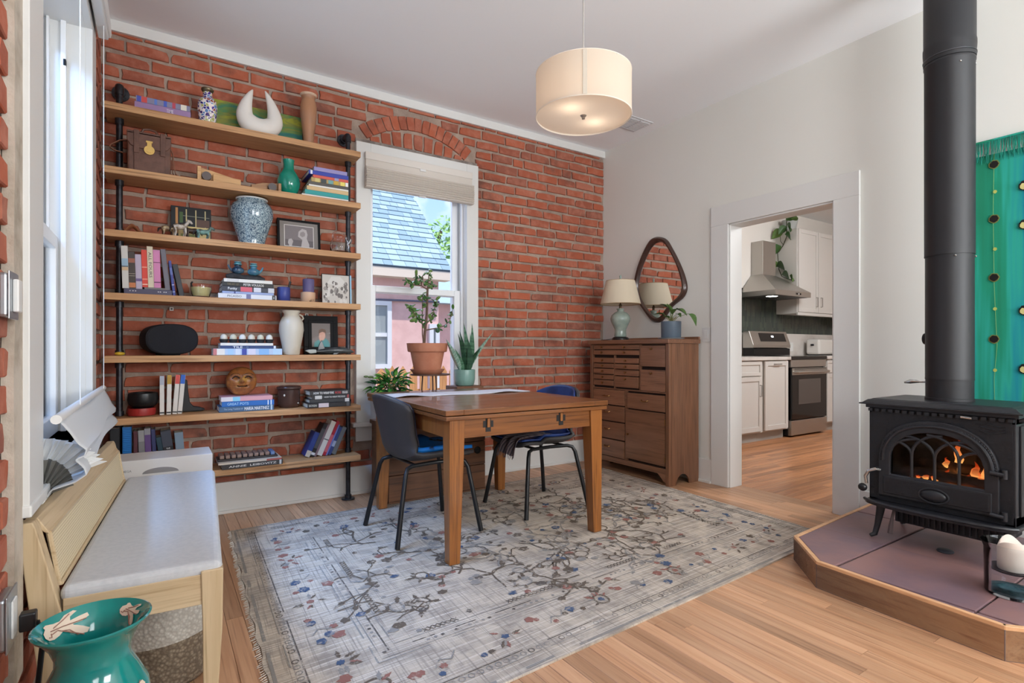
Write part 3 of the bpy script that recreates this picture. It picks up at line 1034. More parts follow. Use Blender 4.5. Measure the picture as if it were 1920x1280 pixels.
def figurine(label, x, y, h, c1, c2, face):
    T = thing('horse_figurine', label, 'figurine', (x, y, z + .002), 0 if face > 0 else PI, 'horse figurines before the print')
    m = M('fig %d %d %d' % c1, srgb(*c1), .35, col2=srgb(*c2), ns=38)
    b = MB()
    b.tube([(-.034, 0, h * .5), (-.02, 0, h * .54), (.0, 0, h * .52), (.022, 0, h * .56)], [.014, .018, .016, .015], 10)
    b.tube([(.02, 0, h * .56), (.034, 0, h * .74), (.04, 0, h * .88)], [.013, .009, .009], 8)
    b.tube([(.036, 0, h * .9), (.05, 0, h * .86), (.062, 0, h * .76)], [.008, .009, .005], 8)
    b.cyl((.036, .004, h * .92), (.036, .005, h * 1.0), .003, .001, 6)
    b.build('body', m, T, smooth=70)
    for lx, ly in ((-.03, .008), (-.026, -.009), (.018, .008), (.024, -.009)):
        MB().tube([(lx, ly, h * .5), (lx + .004, ly, h * .26), (lx - .002, ly, 0)], [.008, .005, .0045], 6).build('leg', m, T, smooth=70)
    MB().tube([(-.036, 0, h * .56), (-.05, 0, h * .48), (-.054, 0, h * .25)], [.005, .006, .002], 6).build('tail', M('dark hair', srgb(40, 30, 24), .6), T, smooth=70)
figurine('brown and cream horse figurine, leftmost before the print on the third shelf', .045, 3.83, .085, (96, 68, 44), (196, 178, 140), 1)
figurine('white horse figurine, second from left before the print on the third shelf', .105, 3.81, .112, (206, 196, 184), (110, 90, 60), 1)
figurine('dark brown horse figurine, third from left before the print on the third shelf', .165, 3.835, .088, (66, 48, 36), (40, 30, 26), -1)
figurine('turquoise-blanketed horse figurine, rightmost before the print on the third shelf', .225, 3.81, .08, (110, 150, 140), (60, 50, 38), 1)
def ginger_mat():
    m, n, l, p = base_mat('blue white porcelain scroll')
    v = coords(n, l)
    a = noise(n, l, v, 95, 2, .5, 1.6)
    col = mixc(n, l, ramp(n, l, a, .47, .53), srgb(66, 92, 112), srgb(170, 190, 196))
    vo = n.new('ShaderNodeTexVoronoi')
    vo.inputs['Scale'].default_value = 9
    l.new(v, vo.inputs['Vector'])
    col = mixc(n, l, ramp(n, l, vo.outputs['Distance'], .10, .16), srgb(206, 200, 196), col)
    l.new(col, p.inputs['Base Color'])
    p.inputs['Roughness'].default_value = .16
    p.inputs['Coat Weight'].default_value = .5
    return m
gj = thing('ginger_jar', 'large blue and white porcelain jar with scrolling pattern on the third shelf', 'jar', (.505, 3.885, z))
pot_of('body', [(.076, 0), (.078, .008), (.078, .02), (.084, .05), (.1, .1), (.12, .16), (.13, .205), (.127, .24), (.112, .268), (.096, .28), (.092, .287), (.09, .296)], ginger_mat(), gj, 48)
pot_of('rim', [(.09, .296), (.095, .299), (.096, .303), (.09, .304), (.084, .298), (.08, .28)], M('white porcelain', srgb(222, 222, 218), .15), gj, 48)
pot_of('foot_ring', [(.077, 0), (.079, .0), (.079, .010), (.077, .010)], M('white porcelain', (1, 1, 1)), gj, 48)
def frame(label, x0, x1, y, zb, h, fw, tilt, fmat, name='framed_photograph', depth=.018, mat_col=None, mw=0, line=False):
    T = thing(name, label, 'picture frame', ((x0 + x1) / 2, y, zb + (depth + .004) * math.sin(tilt)), (-tilt, 0, 0))
    w = (x1 - x0) / 2
    P(T, 'frame', fmat, (-w, w, 0, depth, 0, fw), (-w, w, 0, depth, h - fw, h), (-w, -w + fw, 0, depth, fw, h - fw), (w - fw, w, 0, depth, fw, h - fw), bev=.002)
    P(T, 'backing', cov((60, 58, 56)), (-w + .002, w - .002, depth - .006, depth - .001, .002, h - .002))
    if mat_col:
        P(T, 'mat_board', cov(mat_col, .9), (-w + fw - .001, w - fw + .001, .006, .009, fw - .001, h - fw + .001), bev=0)
    P(T, 'glass', glass_pane('frame glass', gloss=.06), (-w + fw - .001, w - fw + .001, .003, .0045, fw - .001, h - fw + .001), bev=0)
    return T, w
BLKF = M('black satin frame', srgb(18, 18, 20), .65, spec=.25)
T, w = frame('black framed monochrome photograph with grey mat on the third shelf', .673, .958, 3.95, z, .228, .016, .1, BLKF, mat_col=(140, 134, 130))
P(T, 'white_line', cov((226, 222, 218)), (-.098, .098, .0048, .006, .036, .188), bev=0)
b = MB().mat(0).box(-.094, .094, .0042, .0048, .040, .184).mat(1).box(-.094, .094, .004, .0042, .04, .085).mat(2).prism([(-.05, .04), (-.04, .075), (-.052, .092), (-.07, .085), (-.075, .06), (-.066, .04)], .0036, .004, ax=1)
b.mat(2).prism([(.012, .04), (.02, .09), (-.008, .11), (-.004, .145), (.02, .168), (.048, .162), (.056, .13), (.05, .1), (.066, .06), (.066, .04)], .0036, .004, ax=1).mat(3).prism([(.004, .12), (.008, .14), (.028, .15), (.04, .138), (.038, .118), (.02, .108)], .0033, .0036, ax=1)
b.build('photograph', [cov((128, 120, 122)), cov((104, 97, 100)), cov((186, 180, 180)), cov((150, 142, 142))], T)
CLR = M('clear glass', (1, 1, 1), .02, trans=1, ior=1.45)
gp = thing('glass_pitcher', 'squat clear glass pitcher with a hoop handle, right end of the third shelf', 'pitcher', (1.06, 3.84, z))
pot_of('body', [(.0, .003), (.05, 0), (.062, .008), (.066, .045), (.058, .085), (.046, .1), (.05, .112), (.047, .112), (.043, .1), (.055, .084), (.062, .045), (.058, .012), (.0, .007)], CLR, gp)
MB().tube([(-.048, 0, .105), (-.045, 0, .135), (-.02, 0, .152), (.012, 0, .150), (.042, 0, .128), (.05, 0, .105)], .0055, 8).build('handle', CLR, gp, smooth=True)
MB().tube([(.058, 0, .06), (.074, 0, .085), (.082, 0, .108)], [.012, .008, .006], 8).build('spout', CLR, gp, smooth=True)

# ---------------- fourth shelf
z = ZS[3]
P(tag(empty('storage_box', (0, 0, 0)), 'slate blue flat box lying under the upright books on the fourth shelf', 'box'), 'box_body', cov((76, 72, 96)), (-.171, .062, 3.785, 3.95, z, z + .03), bev=.002)
sb = [o for o in COL.objects if o.name.startswith('storage_box')][0]
b = MB()
for x in (-.142, -.128, -.116, -.006, .004, .022, .032):
    b.ball((x, 3.7845, z + .017), (.0035, .0012, .003), 8, 5)
b.build('brush_marks', cov((226, 226, 232)), sb)
zz = z + .0305
def up(label, x, zb, h, t, col, lean=0, **kw):
    kw.setdefault('d', .15)
    return book(label, x, kw.pop('y', 3.80), zb, h, t, kw.pop('d'), col, flat=False, lean=math.radians(lean), group='upright books on the fourth shelf' if zb > 1.3 else 'upright books on the lowest shelf', **kw)
up('white book with blue and sand spine bands, leftmost upright on the fourth shelf', -.178, zz, .243, .031, (206, 204, 198), -1.8, d=.08, bands=((.42, .5, (206, 176, 140)), (.5, .53, (90, 100, 110)), (.53, .70, (150, 180, 200))))
up('dark brown book with orange spine marks, second upright on the fourth shelf', -.1465, zz, .212, .032, (66, 56, 50), -1.8, bands=((.03, .16, (196, 120, 72)), (.34, .35, (180, 170, 150)), (.4, .41, (180, 170, 150)), (.7, .82, (150, 90, 70))))
up('pale lavender book with a round purple emblem, upright on the fourth shelf', -.114, zz, .2, .03, (182, 170, 190), -1.8, bands=((.22, .3, (110, 90, 140)),))
o = book('small grey book lying under the red, cream and pink books, fourth shelf', -.074, 3.79, zz, .112, .011, .14, (120, 116, 118))
up('bright red book with pale lettering, upright on the fourth shelf', -.0835, zz + .0115, .217, .027, (212, 66, 52), -1.8, bands=((.06, .09, (236, 190, 170)), (.2, .23, (230, 150, 130)), (.52, .55, (230, 150, 130))))
up('cream book, tallest of the upright books on the fourth shelf', -.056, zz + .0115, .24, .029, (212, 202, 178), -1.8, txt='ALL FOURS', tc=(96, 90, 84), th=.5, tw=.62, tx=.45)
up('pink book with small dark lettering, upright on the fourth shelf', -.0265, zz + .0115, .222, .034, (206, 130, 176), -1.8, bands=((.13, .16, (110, 60, 96)), (.66, .68, (110, 60, 96))))
up('grey book leaning left beside the pink one on the fourth shelf', .028, zz, .242, .026, (108, 106, 116), -6)
up('thin navy blue book leaning beside the grey one on the fourth shelf', .067, z, .208, .014, (62, 70, 140), -6.5, bands=((.1, .12, (200, 205, 225)), (.3, .32, (200, 205, 225)), (.6, .8, (96, 108, 170))))
up('dark charcoal book leaning last in the row on the fourth shelf', .099, z, .19, .027, (52, 52, 54), -11)
cd = thing('candle', 'pale yellow candle in a round glass bowl on the fourth shelf', 'candle', (.214, 3.84, z))
pot_of('glass', [(0, .002), (.04, 0), (.046, .004), (.058, .05), (.057, .075), (.0555, .075), (.056, .05), (.044, .008), (0, .006)], CLR, cd)
pot_of('wax', [(0, .0065), (.0435, .0085), (.0553, .05), (.0545, .062), (0, .060)], M('yellow wax', srgb(226, 214, 150), .5), cd)
MB().tube([(-.05, 0, .06), (-.052, 0, .085), (-.045, 0, .095)], .005, 6).build('wick_trimmer', M('black hole', (0, 0, 0)), cd)
zt = stack([('white book lettered PICASSO at the bottom of a pile on the fourth shelf', .303, .637, .03, .22, (218, 220, 224), dict(txt=[('PICASSO', .27, .24, .42, (90, 96, 104)), ('A', .955, .02, .5, (230, 230, 230))], bands=((.925, .985, (40, 40, 44)), (.47, .55, (110, 112, 150))))),
       ('thin periwinkle blue book in the middle of a pile on the fourth shelf', .325, .622, .014, .2, (150, 164, 200), dict(bands=((.22, .25, (60, 66, 120)),))),
       ('black, pink and white book in a pile on the fourth shelf', .322, .624, .031, .21, (56, 58, 68), dict(txt=[('Funky', .2, .17, .6, (236, 236, 236))], bands=((.35, .57, (206, 90, 104)), (.6, .74, (206, 206, 212)), (.88, 1.0, (200, 200, 204))))),
       ('black book lettered in gold and white in a pile on the fourth shelf', .325, .621, .026, .21, (40, 40, 40), dict(txt=[('THE ART OF', .2, .22, .5, (110, 96, 66)), ('PETER VOULKOS', .6, .4, .58, (222, 220, 214))])),
       ('white book on top of a pile on the fourth shelf, under the teapots', .334, .614, .021, .2, (226, 222, 212), dict(bands=((.06, .3, (206, 202, 196)),)))], 3.785, z)
DW = M('black driftwood', srgb(40, 38, 38), .7, col2=srgb(62, 60, 60), ns=25, bmp=.6)
dw = thing('driftwood_stand', 'rough black driftwood base carrying two teapots on the fourth shelf', 'stand', (.465, 3.86, zt))
b = MB()
rg = random.Random(9)
b.tube([(-.112, 0, .022), (-.07, .004, .024), (-.02, -.003, .016), (.03, .003, .018), (.08, 0, .018), (.113, -.002, .012)], [.012, .024, .018, .02, .019, .01], 9)
b.v = [(x, y * 1.5, max(q + rg.uniform(-.004, .004), 0.0)) for x, y, q in b.v]
b.build('base', DW, dw, smooth=25)
def teapot(label, x, flip, c1, c2, zb):
    T = thing('teapot', label, 'teapot', (x, 3.86, zb), PI if flip else 0, 'small teapots on driftwood')
    m = M('teapot glaze %d' % c1[0], srgb(*c1), .18, col2=srgb(*c2), ns=22, coat=.5)
    pot_of('body', [(.016, 0), (.032, .008), (.038, .02), (.034, .034), (.02, .044), (.018, .05), (.022, .056), (.019, .058)], m, T)
    pot_of('lid', [(.023, .059), (.024, .064), (.02, .068), (.014, .07), (.021, .074), (.021, .078), (.004, .08)], M('aqua glaze', srgb(96, 150, 160), .2), T)
    MB().tube([(-.028, 0, .018), (-.046, 0, .034), (-.056, 0, .056)], [.011, .007, .005], 8).build('spout', m, T, smooth=True)
    return T
teapot('dark blue teapot with its spout to the left, on the driftwood', .42, False, (36, 52, 70), (70, 100, 120), zt + .04)
teapot('light aqua teapot with its spout to the right, on the driftwood', .512, True, (84, 140, 160), (60, 100, 120), zt + .036)
bc = thing('brush_cup', 'cobalt blue cylindrical cup holding a black pen on the fourth shelf', 'cup', (.693, 3.85, z))
pot_of('cup', [(.036, 0), (.041, .004), (.041, .088), (.037, .094), (.033, .09), (.033, .01), (0, .008)], M('cobalt blue glaze', srgb(58, 68, 136), .4), bc)
pen = tag(MB().cyl((.712, 3.85, z + .045), (.735, 3.845, z + .135), .0065, n=10).build('pen', M('black plastic', srgb(28, 28, 30), .4), smooth=True), 'black pen standing in the cobalt blue cup', 'pen')
ch = thing('candle_holder', 'peach stone candle holder with dark veins on the fourth shelf', 'candle holder', (.849, 3.85, z))
pot_of('holder', [(.04, 0), (.046, .004), (.048, .06), (.047, .068), (.04, .07)], M('peach veined stone', srgb(206, 170, 140), .4, col2=srgb(80, 60, 50), ns=9, lo=.62, hi=.68), ch)
tag(MB().lathe([(.036, 0), (.037, .004), (.037, .086), (.034, .09), (0, .089)], 28).build('candle', M('violet wax', srgb(96, 88, 128), .55), loc=(.852, 3.85, z + .0702), smooth=50), 'violet pillar candle in the peach stone holder', 'candle')
T, w = frame('monochrome photograph in a thick glass frame, right end of the fourth shelf', .94, 1.135, 3.845, z, .207, .004, .05, M('dark metal', (0, 0, 0)), depth=.012)
P(T, 'glass_block', M('blue edged glass', srgb(150, 190, 215), .1), (w, w + .012, .0, .02, 0, .207))
b = MB().mat(0).box(-w + .004, w - .004, .005, .006, .004, .203)
rg = random.Random(14)
for k in range(46):
    x, q = rg.uniform(-w + .02, w - .025), rg.uniform(.01, .15)
    r = rg.uniform(.006, .015)
    b.mat(rg.choice((1, 1, 2, 3))).prism([(x + r * math.cos(a * PI / 3) * rg.uniform(.6, 1.2), max(q + 1.3 * r * math.sin(a * PI / 3), .005)) for a in range(6)], .0046 - k * 1e-5, .005, ax=1)
b.mat(3).prism([(-.06, .14), (-.03, .19), (.03, .194), (.07, .15), (.03, .12)], .0048, .005, ax=1)
b.build('photograph', [cov((198, 192, 184)), cov((110, 102, 98)), cov((150, 144, 138)), cov((212, 208, 202))], T)

# ---------------- fifth shelf
z = ZS[4]
SPK = M('black speaker cloth', srgb(14, 15, 22), .75)
sp = thing('speaker', 'black oval smart speaker on the fifth shelf', 'speaker', (.068, 3.80, z), .3)
def oval(k, n=40, w=.142, h=.092):
    return [(math.copysign(abs(math.cos(t)) ** .8, math.cos(t)) * w * k, .096 + math.copysign(abs(math.sin(t)) ** .8, math.sin(t)) * h * k) for t in [2 * PI * i / n for i in range(n)]]
b = MB()
rings = [(0, .93), (.006, .985), (.02, 1.0), (.13, .97), (.165, .88), (.178, .7)]
n_ = 40
vs_, fs = [], []
for y, k in rings:
    vs_ += [(x, y, q) for x, q in oval(k)]
for j in range(len(rings) - 1):
    for i in range(n_):
        fs.append((j * n_ + i, j * n_ + (i + 1) % n_, (j + 1) * n_ + (i + 1) % n_, (j + 1) * n_ + i))
fs += [tuple(range(n_)), tuple(range((len(rings) - 1) * n_, len(rings) * n_))[::-1]]
b.add(vs_, fs)
b.build('body', SPK, sp, smooth=30)
MB().prism(oval(.9), -.003, .001, ax=1).build('grille', M('speaker grille', srgb(20, 21, 28), .85, bmp=.2, ns=400), sp)
P(sp, 'foot', SPK, (-.05, .05, .03, .14, 0, .012), bev=.003)
tag(MB().ball((0, 0, .011), (.025, .02, .011), 14, 8).build('yellow_stone', M('yellow glazed stone', srgb(206, 170, 50), .4), loc=(-.19, 3.79, z), smooth=True), 'small yellow stone by the left pipe on the fifth shelf', 'stone')
tm = voronoi_mat('tile pattern', [srgb(196, 206, 226), srgb(120, 156, 206), srgb(226, 222, 220), srgb(150, 190, 226), srgb(60, 80, 160), srgb(206, 196, 200)], 38, .5)
zt = stack([('thick book with a blue patchwork tile spine, bottom of a pile on the fifth shelf', .276, .673, .04, .2, (176, 196, 222), dict(bands=((.0, .05, (196, 120, 120)), (.05, .16, (226, 222, 214)), (.2, .28, (160, 196, 226)), (.31, .38, (206, 214, 230)), (.4, .47, (50, 66, 150)), (.49, .6, (210, 206, 222)), (.65, .8, (130, 176, 220)), (.86, .98, (176, 206, 230))))),
       ('navy book lettered TILE in a pile on the fifth shelf', .315, .637, .0185, .2, (42, 66, 112), dict(txt=[('TILE', .3, .17, .7, (230, 232, 236)), ('O', .47, .035, .6, (130, 150, 180))], bands=((.95, .99, (214, 220, 228)),))),
       ('white book on top of a pile on the fifth shelf, under the egg tray', .315, .618, .0165, .19, (226, 222, 214), {})], 3.785, z)
et = thing('egg_tray', 'black egg tray with six cups lying on books on the fifth shelf', 'egg tray', (.31, 3.83, zt))
b = MB()
for i in range(6):
    cx = .028 + i * .0527
    b.lathe([(.012, 0), (.02, .002), (.026, .02), (.027, .024), (.024, .024), (.018, .006), (0, .004)], 16, (cx, 0, 0))
b.box(.0, .32, -.012, .012, .0195, .0225)
b.build('tray', M('black tray plastic', srgb(36, 36, 38), .5), et, smooth=50)
for i, q in enumerate(('first', 'second', 'third', 'fourth', 'fifth', 'sixth')):
    tag(MB().ball((0, 0, .026), (.021, .021, .0255), 16, 10).build('egg', M('egg shell %d' % (i % 3), (srgb(216, 208, 190), srgb(206, 200, 176), srgb(224, 220, 210))[i % 3], .55), loc=(.338 + i * .0527, 3.83, zt + .0045), smooth=True), 'pale egg in the black tray, %s from the left' % q, 'egg', 'eggs in the black tray')
wv = thing('vase', 'cream crackled jug-shaped vase with a tiny handle on the fifth shelf', 'vase', (.745, 3.865, z))
pot_of('body', [(.05, 0), (.053, .006), (.058, .05), (.07, .11), (.079, .165), (.076, .21), (.062, .245), (.05, .26), (.047, .275), (.056, .288), (.057, .296), (.05, .297), (.042, .285), (.042, .26)], M('cream crackle glaze', srgb(206, 198, 182), .3, col2=srgb(180, 168, 148), ns=5, lo=.55, hi=.75), wv, 36)
MB().tube([(.05, 0, .272), (.07, 0, .262), (.076, 0, .245), (.064, 0, .232)], .006, 8).build('handle', M('cream crackle glaze', (1, 1, 1)), wv, smooth=True)
T, w = frame('wide black framed colour portrait of a person in a teal shirt, fifth shelf', .846, 1.079, 3.945, z, .272, .052, .06, M('black satin frame', (0, 0, 0)), depth=.026)
P(T, 'inner_bead', M('black satin frame', (0, 0, 0)), (-w + .028, w - .028, -.004, 0, .028, .034), (-w + .028, w - .028, -.004, 0, .238, .244), (-w + .028, -w + .034, -.004, 0, .034, .238), (w - .034, w - .028, -.004, 0, .034, .238))
b = MB().mat(0).box(-.065, .065, .007, .008, .05, .224)
b.mat(1).prism([(-.05, .05), (-.046, .085), (-.02, .102), (.014, .118), (.042, .105), (.06, .075), (.06, .05)], .0064, .007, ax=1)
b.mat(2).prism([(-.008, .09), (-.016, .12), (-.012, .15), (.006, .165), (.026, .155), (.03, .125), (.018, .1)], .0058, .0064, ax=1)
b.mat(3).prism([(-.018, .145), (-.014, .172), (.006, .182), (.03, .175), (.036, .148), (.028, .152), (.008, .16), (-.01, .15)], .0054, .0058, ax=1)
b.build('photograph', [cov((120, 110, 106)), cov((64, 138, 138)), cov((206, 158, 138)), cov((112, 84, 66))], T)
ow = thing('orca_sculpture', 'dark stone whale sculpture with tall fin and white fluke on the fifth shelf', 'sculpture', (.98, 3.835, z))
b = MB()
b.tube([(-.085, 0, .022), (-.05, 0, .022), (.0, 0, .026), (.06, 0, .029), (.12, 0, .026), (.16, 0, .020), (.178, 0, .016)], [.01, .016, .022, .026, .022, .012, .003], 14)
b.v = [(x, y * .9, max(q, .0)) for x, y, q in b.v]
b.build('body', M('black polished stone', srgb(34, 36, 38), .2, col2=srgb(70, 74, 74), ns=10), ow, smooth=True)
MB().prism([(-.07, .03), (-.02, .034), (-.03, .06), (-.045, .1), (-.058, .075), (-.068, .05)], -.006, .006, ax=1).build('dorsal_fin', M('black polished stone', (0, 0, 0)), ow, bev=.002)
MB().prism([(-.08, .012), (-.12, .006), (-.155, .026), (-.13, .035), (-.1, .036), (-.082, .034)], -.012, .012, ax=1).build('fluke', M('pale grey stone', srgb(150, 152, 142), .3), ow, bev=.003)
for s_ in (-1, 1):
    MB().prism([(.03, .01), (.06, .012), (.045, .002), (.02, .0)], s_ * .02, s_ * .045, ax=1).build('flipper', M('black polished stone', (0, 0, 0)), ow)
# ---------------- sixth shelf
z = ZS[5]
tag(MB().lathe([(0, .004), (.055, 0), (.068, .004), (.071, .025), (.069, .045), (.063, .046), (.062, .012), (0, .010)], 36).build('dish', M('red enamel dish', srgb(150, 42, 38), .4), loc=(-.088, 3.87, z), smooth=50), 'red round dish under the black bowl on the sixth shelf', 'dish')
tag(MB().lathe([(0, .0), (.05, .0), (.07, .02), (.078, .05), (.074, .085), (.066, .09), (.06, .086), (.062, .05), (.04, .02), (0, .015)], 36).build('bowl', M('black iron bowl', srgb(22, 23, 24), .35), loc=(-.082, 3.87, z + .0465), smooth=50), 'black iron bowl standing in the red dish on the sixth shelf', 'bowl')
for k, (x, q, col, h, ln) in enumerate(((.0, 'grey', (176, 182, 196), .232, 0), (.034, 'mustard', (176, 138, 44), .236, 1.0), (.064, 'red', (206, 78, 72), .236, 4.2), (.09, 'blue', (40, 96, 190), .236, 4.6))):
    book('slim white book with a %s spine top on the sixth shelf' % q, x, 3.835, z, h, .0235, .085, (218, 214, 208), flat=False, lean=math.radians(ln), bands=((.77, 1.0, col), (.035, .07, (50, 50, 54))), group='slim white books on the sixth shelf')
bt = thing('boot_form', 'black boot-shaped iron form behind the slim white books, sixth shelf', 'ornament', (.145, 3.95, z))
MB().prism([(-.045, 0), (.08, 0), (.1, .012), (.07, .026), (.03, .035), (.014, .06), (.006, .12), (-.0, .2), (-.03, .205), (-.05, .15), (-.052, .05)], -.022, .022, ax=1).build('body', M('black cast iron', srgb(30, 31, 33), .55), bt, bev=.008)
zt = stack([('steel blue book at the bottom of the pile under the mask', .308, .62, .033, .2, (62, 92, 122), dict(txt=[('MARIA MARTINEZ', .68, .46, .6, (226, 228, 230)), ('The Living Tradition of', .25, .34, .4, (160, 180, 200))], bands=((.94, .97, (176, 196, 210)),))),
       ('bright blue book lettered GREAT POTS, middle of a pile on the sixth shelf', .322, .622, .032, .2, (22, 96, 168), dict(txt=[('GREAT POTS', .3, .4, .5, (160, 200, 226))], bands=((.93, .95, (226, 232, 240)), (.87, .89, (226, 232, 240))))),
       ('pink and white book on top of a pile on the sixth shelf, under the mask', .318, .612, .028, .2, (206, 150, 156), dict(bands=((.0, .22, (214, 206, 208)), (.22, .36, (126, 190, 214)))))], 3.775, z)
# round laughing mask, modelled as a displaced dish of its own depth
mk = thing('mask', 'round laughing brown and gold mask standing on books on the sixth shelf', 'mask', (.443, 3.87, zt + .093), (-.12, 0, 0))
def mask_h(x, y):
    g = lambda cx, cy, sx, sy: math.exp(-((x - cx) / sx) ** 2 - ((y - cy) / sy) ** 2)
    r2 = x * x + y * y
    h = .036 * max(0, 1 - r2) ** .5
    h += .018 * g(0, .0, .13, .30) + .012 * g(-.12, -.1, .12, .1) + .012 * g(.12, -.1, .12, .1) + .014 * g(0, -.08, .16, .12)
    h += .008 * (g(-.5, -.05, .22, .25) + g(.5, -.05, .22, .25)) + .007 * (g(-.38, .42, .28, .1) + g(.38, .42, .28, .1))
    h -= .012 * (g(-.4, .2, .22, .07) + g(.4, .2, .22, .07))
    h -= .015 * g(0, -.40, .34, .05) - .006 * g(0, -.5, .25, .06) - .006 * g(0, -.3, .3, .05)
    return h
b = MB()
nr, na_ = 20, 48
vs_ = [(0, -mask_h(0, 0), 0)]
for i in range(1, nr + 1):
    for j in range(na_):
        r, a = i / nr, 2 * PI * j / na_
        x, y = r * math.cos(a), r * math.sin(a)
        vs_.append((x * .09, -mask_h(x, y), y * .092))
fs = [(0, 1 + (j + 1) % na_, 1 + j) for j in range(na_)]
for i in range(nr - 1):
    for j in range(na_):
        o_, j2 = 1 + i * na_, (j + 1) % na_
        fs.append((o_ + j, o_ + j2, o_ + na_ + j2, o_ + na_ + j))
k0 = len(vs_) - na_
vs_ += [(v[0], .018, v[2]) for v in vs_[k0:k0 + na_]]
fs += [(k0 + j, k0 + (j + 1) % na_, k0 + na_ + (j + 1) % na_, k0 + na_ + j) for j in range(na_)]
fs.append(tuple(range(k0 + na_, k0 + 2 * na_)))
b.add(vs_, fs)
def mask_mat():
    m, n, l, p = base_mat('brown gold mask')
    v = coords(n, l)
    a = noise(n, l, v, 26, 4)
    col = mixc(n, l, ramp(n, l, a, .4, .65), srgb(150, 92, 44), srgb(108, 62, 36))
    l.new(mixc(n, l, ramp(n, l, noise(n, l, v, 9, 3), .58, .68), col, srgb(196, 146, 70)), p.inputs['Base Color'])
    p.inputs['Roughness'].default_value = .35
    return m
b.build('face', mask_mat(), mk, smooth=60)
DK = M('dark painted line', srgb(26, 18, 14), .6)
def arc(cx, cy, w, h, n=9):
    return [(cx + w * (2 * i / n - 1), cy + h * (1 - (2 * i / n - 1) ** 2)) for i in range(n + 1)]
for s_ in (-1, 1):
    MB().tube([(x * .09, -mask_h(x, y) - .0015, y * .092) for x, y in arc(s_ * .4, .16, .23, .13)], .0035, 6).build('eye', DK, mk)
    MB().tube([(x * .09, -mask_h(x, y) - .0008, y * .092) for x, y in arc(s_ * .42, .36, .3, .16)], .0015, 6).build('eyebrow', DK, mk)
MB().tube([(x * .09, -mask_h(x, y) - .001, y * .092) for x, y in arc(0, -.34, .32, -.08)], .0038, 6).build('mouth', DK, mk)
lj = thing('lidded_jar', 'dark brown glazed lidded jar on the sixth shelf', 'jar', (.733, 3.885, z))
BRG = M('dark brown glaze', srgb(62, 42, 36), .25, col2=srgb(74, 50, 42), ns=6)
pot_of('body', [(.058, 0), (.066, .006), (.071, .03), (.071, .12)], BRG, lj, 36)
pot_of('lid', [(.071, .1205), (.078, .124), (.079, .134), (.074, .142), (.06, .146), (0, .148)], BRG, lj, 36)
b = MB().ball((-.04, -.061, .085), (.006, .003, .008), 8, 6).ball((.048, -.055, .03), (.005, .003, .004), 8, 6)
b.build('label_spot', cov((206, 200, 190)), lj)
stack([('black book lettered BONSAI at the bottom of the right pile on the sixth shelf', .822, 1.128, .029, .2, (34, 32, 34), dict(txt=[('BONSAI', .12, .17, .5, (190, 186, 176))], bands=((.25, .48, (206, 190, 190)), (.9, .97, (90, 90, 90))), dy=-.025)),
       ('black book second from the bottom of the right pile on the sixth shelf', .84, 1.128, .024, .19, (44, 44, 46), dict(bands=((.88, .99, (206, 202, 196)),))),
       ('black book lettered HOW TO WRAP in the right pile on the sixth shelf', .855, 1.125, .025, .2, (38, 36, 38), dict(txt=[('HOW TO WRAP FIVE EGGS', .6, .55, .45, (206, 204, 200))], bands=((.08, .26, (190, 186, 180)), (.93, .98, (150, 60, 60))))),
       ('top book of the right pile on the sixth shelf, with red and white lettering', .842, 1.128, .031, .2, (36, 34, 36), dict(txt=[('HOW TO WRAP FIVE', .34, .5, .5, (226, 224, 220)), ('MORE', .7, .15, .5, (190, 50, 56)), ('EGGS', .88, .13, .5, (226, 224, 220))]))], 3.765, z)
# ---------------- lowest shelf
z = ZS[6]
def up2(label, x, h, t, col, lean=0, **kw):
    kw.setdefault('y', 3.85)
    kw.setdefault('d', .13)
    return up(label, x, z, h, t, col, lean, **kw)
up2('black binder, leftmost on the lowest shelf', -.235, .29, .045, (24, 24, 28), y=3.79, d=.09)
T = up2('bright blue spiral-ribbed notebook on the lowest shelf', -.178, .295, .042, (20, 96, 160), y=3.79, d=.09)
b = MB()
for k in range(26):
    b.cyl((.004, -.002, .014 + k * .0105), (.038, -.002, .014 + k * .0105), .003, n=6)
b.build('spiral', cov((30, 120, 190)), T, smooth=True)
up2('thin dark red book beside the blue notebook on the lowest shelf', -.128, .26, .02, (84, 36, 44))
up2('pale grey book with dark lettering on the lowest shelf', -.098, .262, .03, (150, 146, 144), -2, bands=((.35, .75, (120, 116, 116)),))
up2('purple to green book with a grey top on the lowest shelf', -.067, .272, .031, (96, 66, 120), -2, bands=((.86, 1.0, (150, 146, 150)), (.0, .3, (72, 110, 84)), (.3, .48, (70, 80, 110))))
up2('narrow navy book on the lowest shelf', -.0295, .265, .02, (48, 52, 96), -3)
up2('dark teal book leaning on the lowest shelf', .0105, .215, .026, (30, 58, 72), -8, bands=((.1, .6, (56, 100, 110)),))
up2('black speckled book lettered THE BEST WINES on the lowest shelf', .0375, .255, .052, (26, 27, 32), -8, txt=[], bands=((.6, .97, (58, 62, 76)),))
T = [o for o in COL.objects if o.get('label', '').startswith('black speckled')][0]
for s_, q, w_ in (('THE', .142, .02), ('BEST', .125, .034), ('WINES', .105, .042)):
    lettering(T, s_, (.026, -.0012, q), w_, .009, (1, 0, 0), (0, 0, 1), cov((222, 222, 222)))
up2('pale blue book at the right end of the row on the lowest shelf', .0905, .235, .045, (116, 134, 150), -4)
zt = stack([('large black book lettered ANNIE LEIBOVITZ lying on the lowest shelf', .318, .668, .03, .25, (52, 48, 46), dict(txt=[('ANNIE  LEIBOVITZ', .5, .78, .4, (206, 200, 190))], bands=((.94, .975, (180, 176, 170)),))),
            ('cream magazine lying on the black book on the lowest shelf', .3, .662, .012, .24, (196, 182, 164), dict(bands=((.75, 1, (150, 74, 66)),)))], 3.735, z)
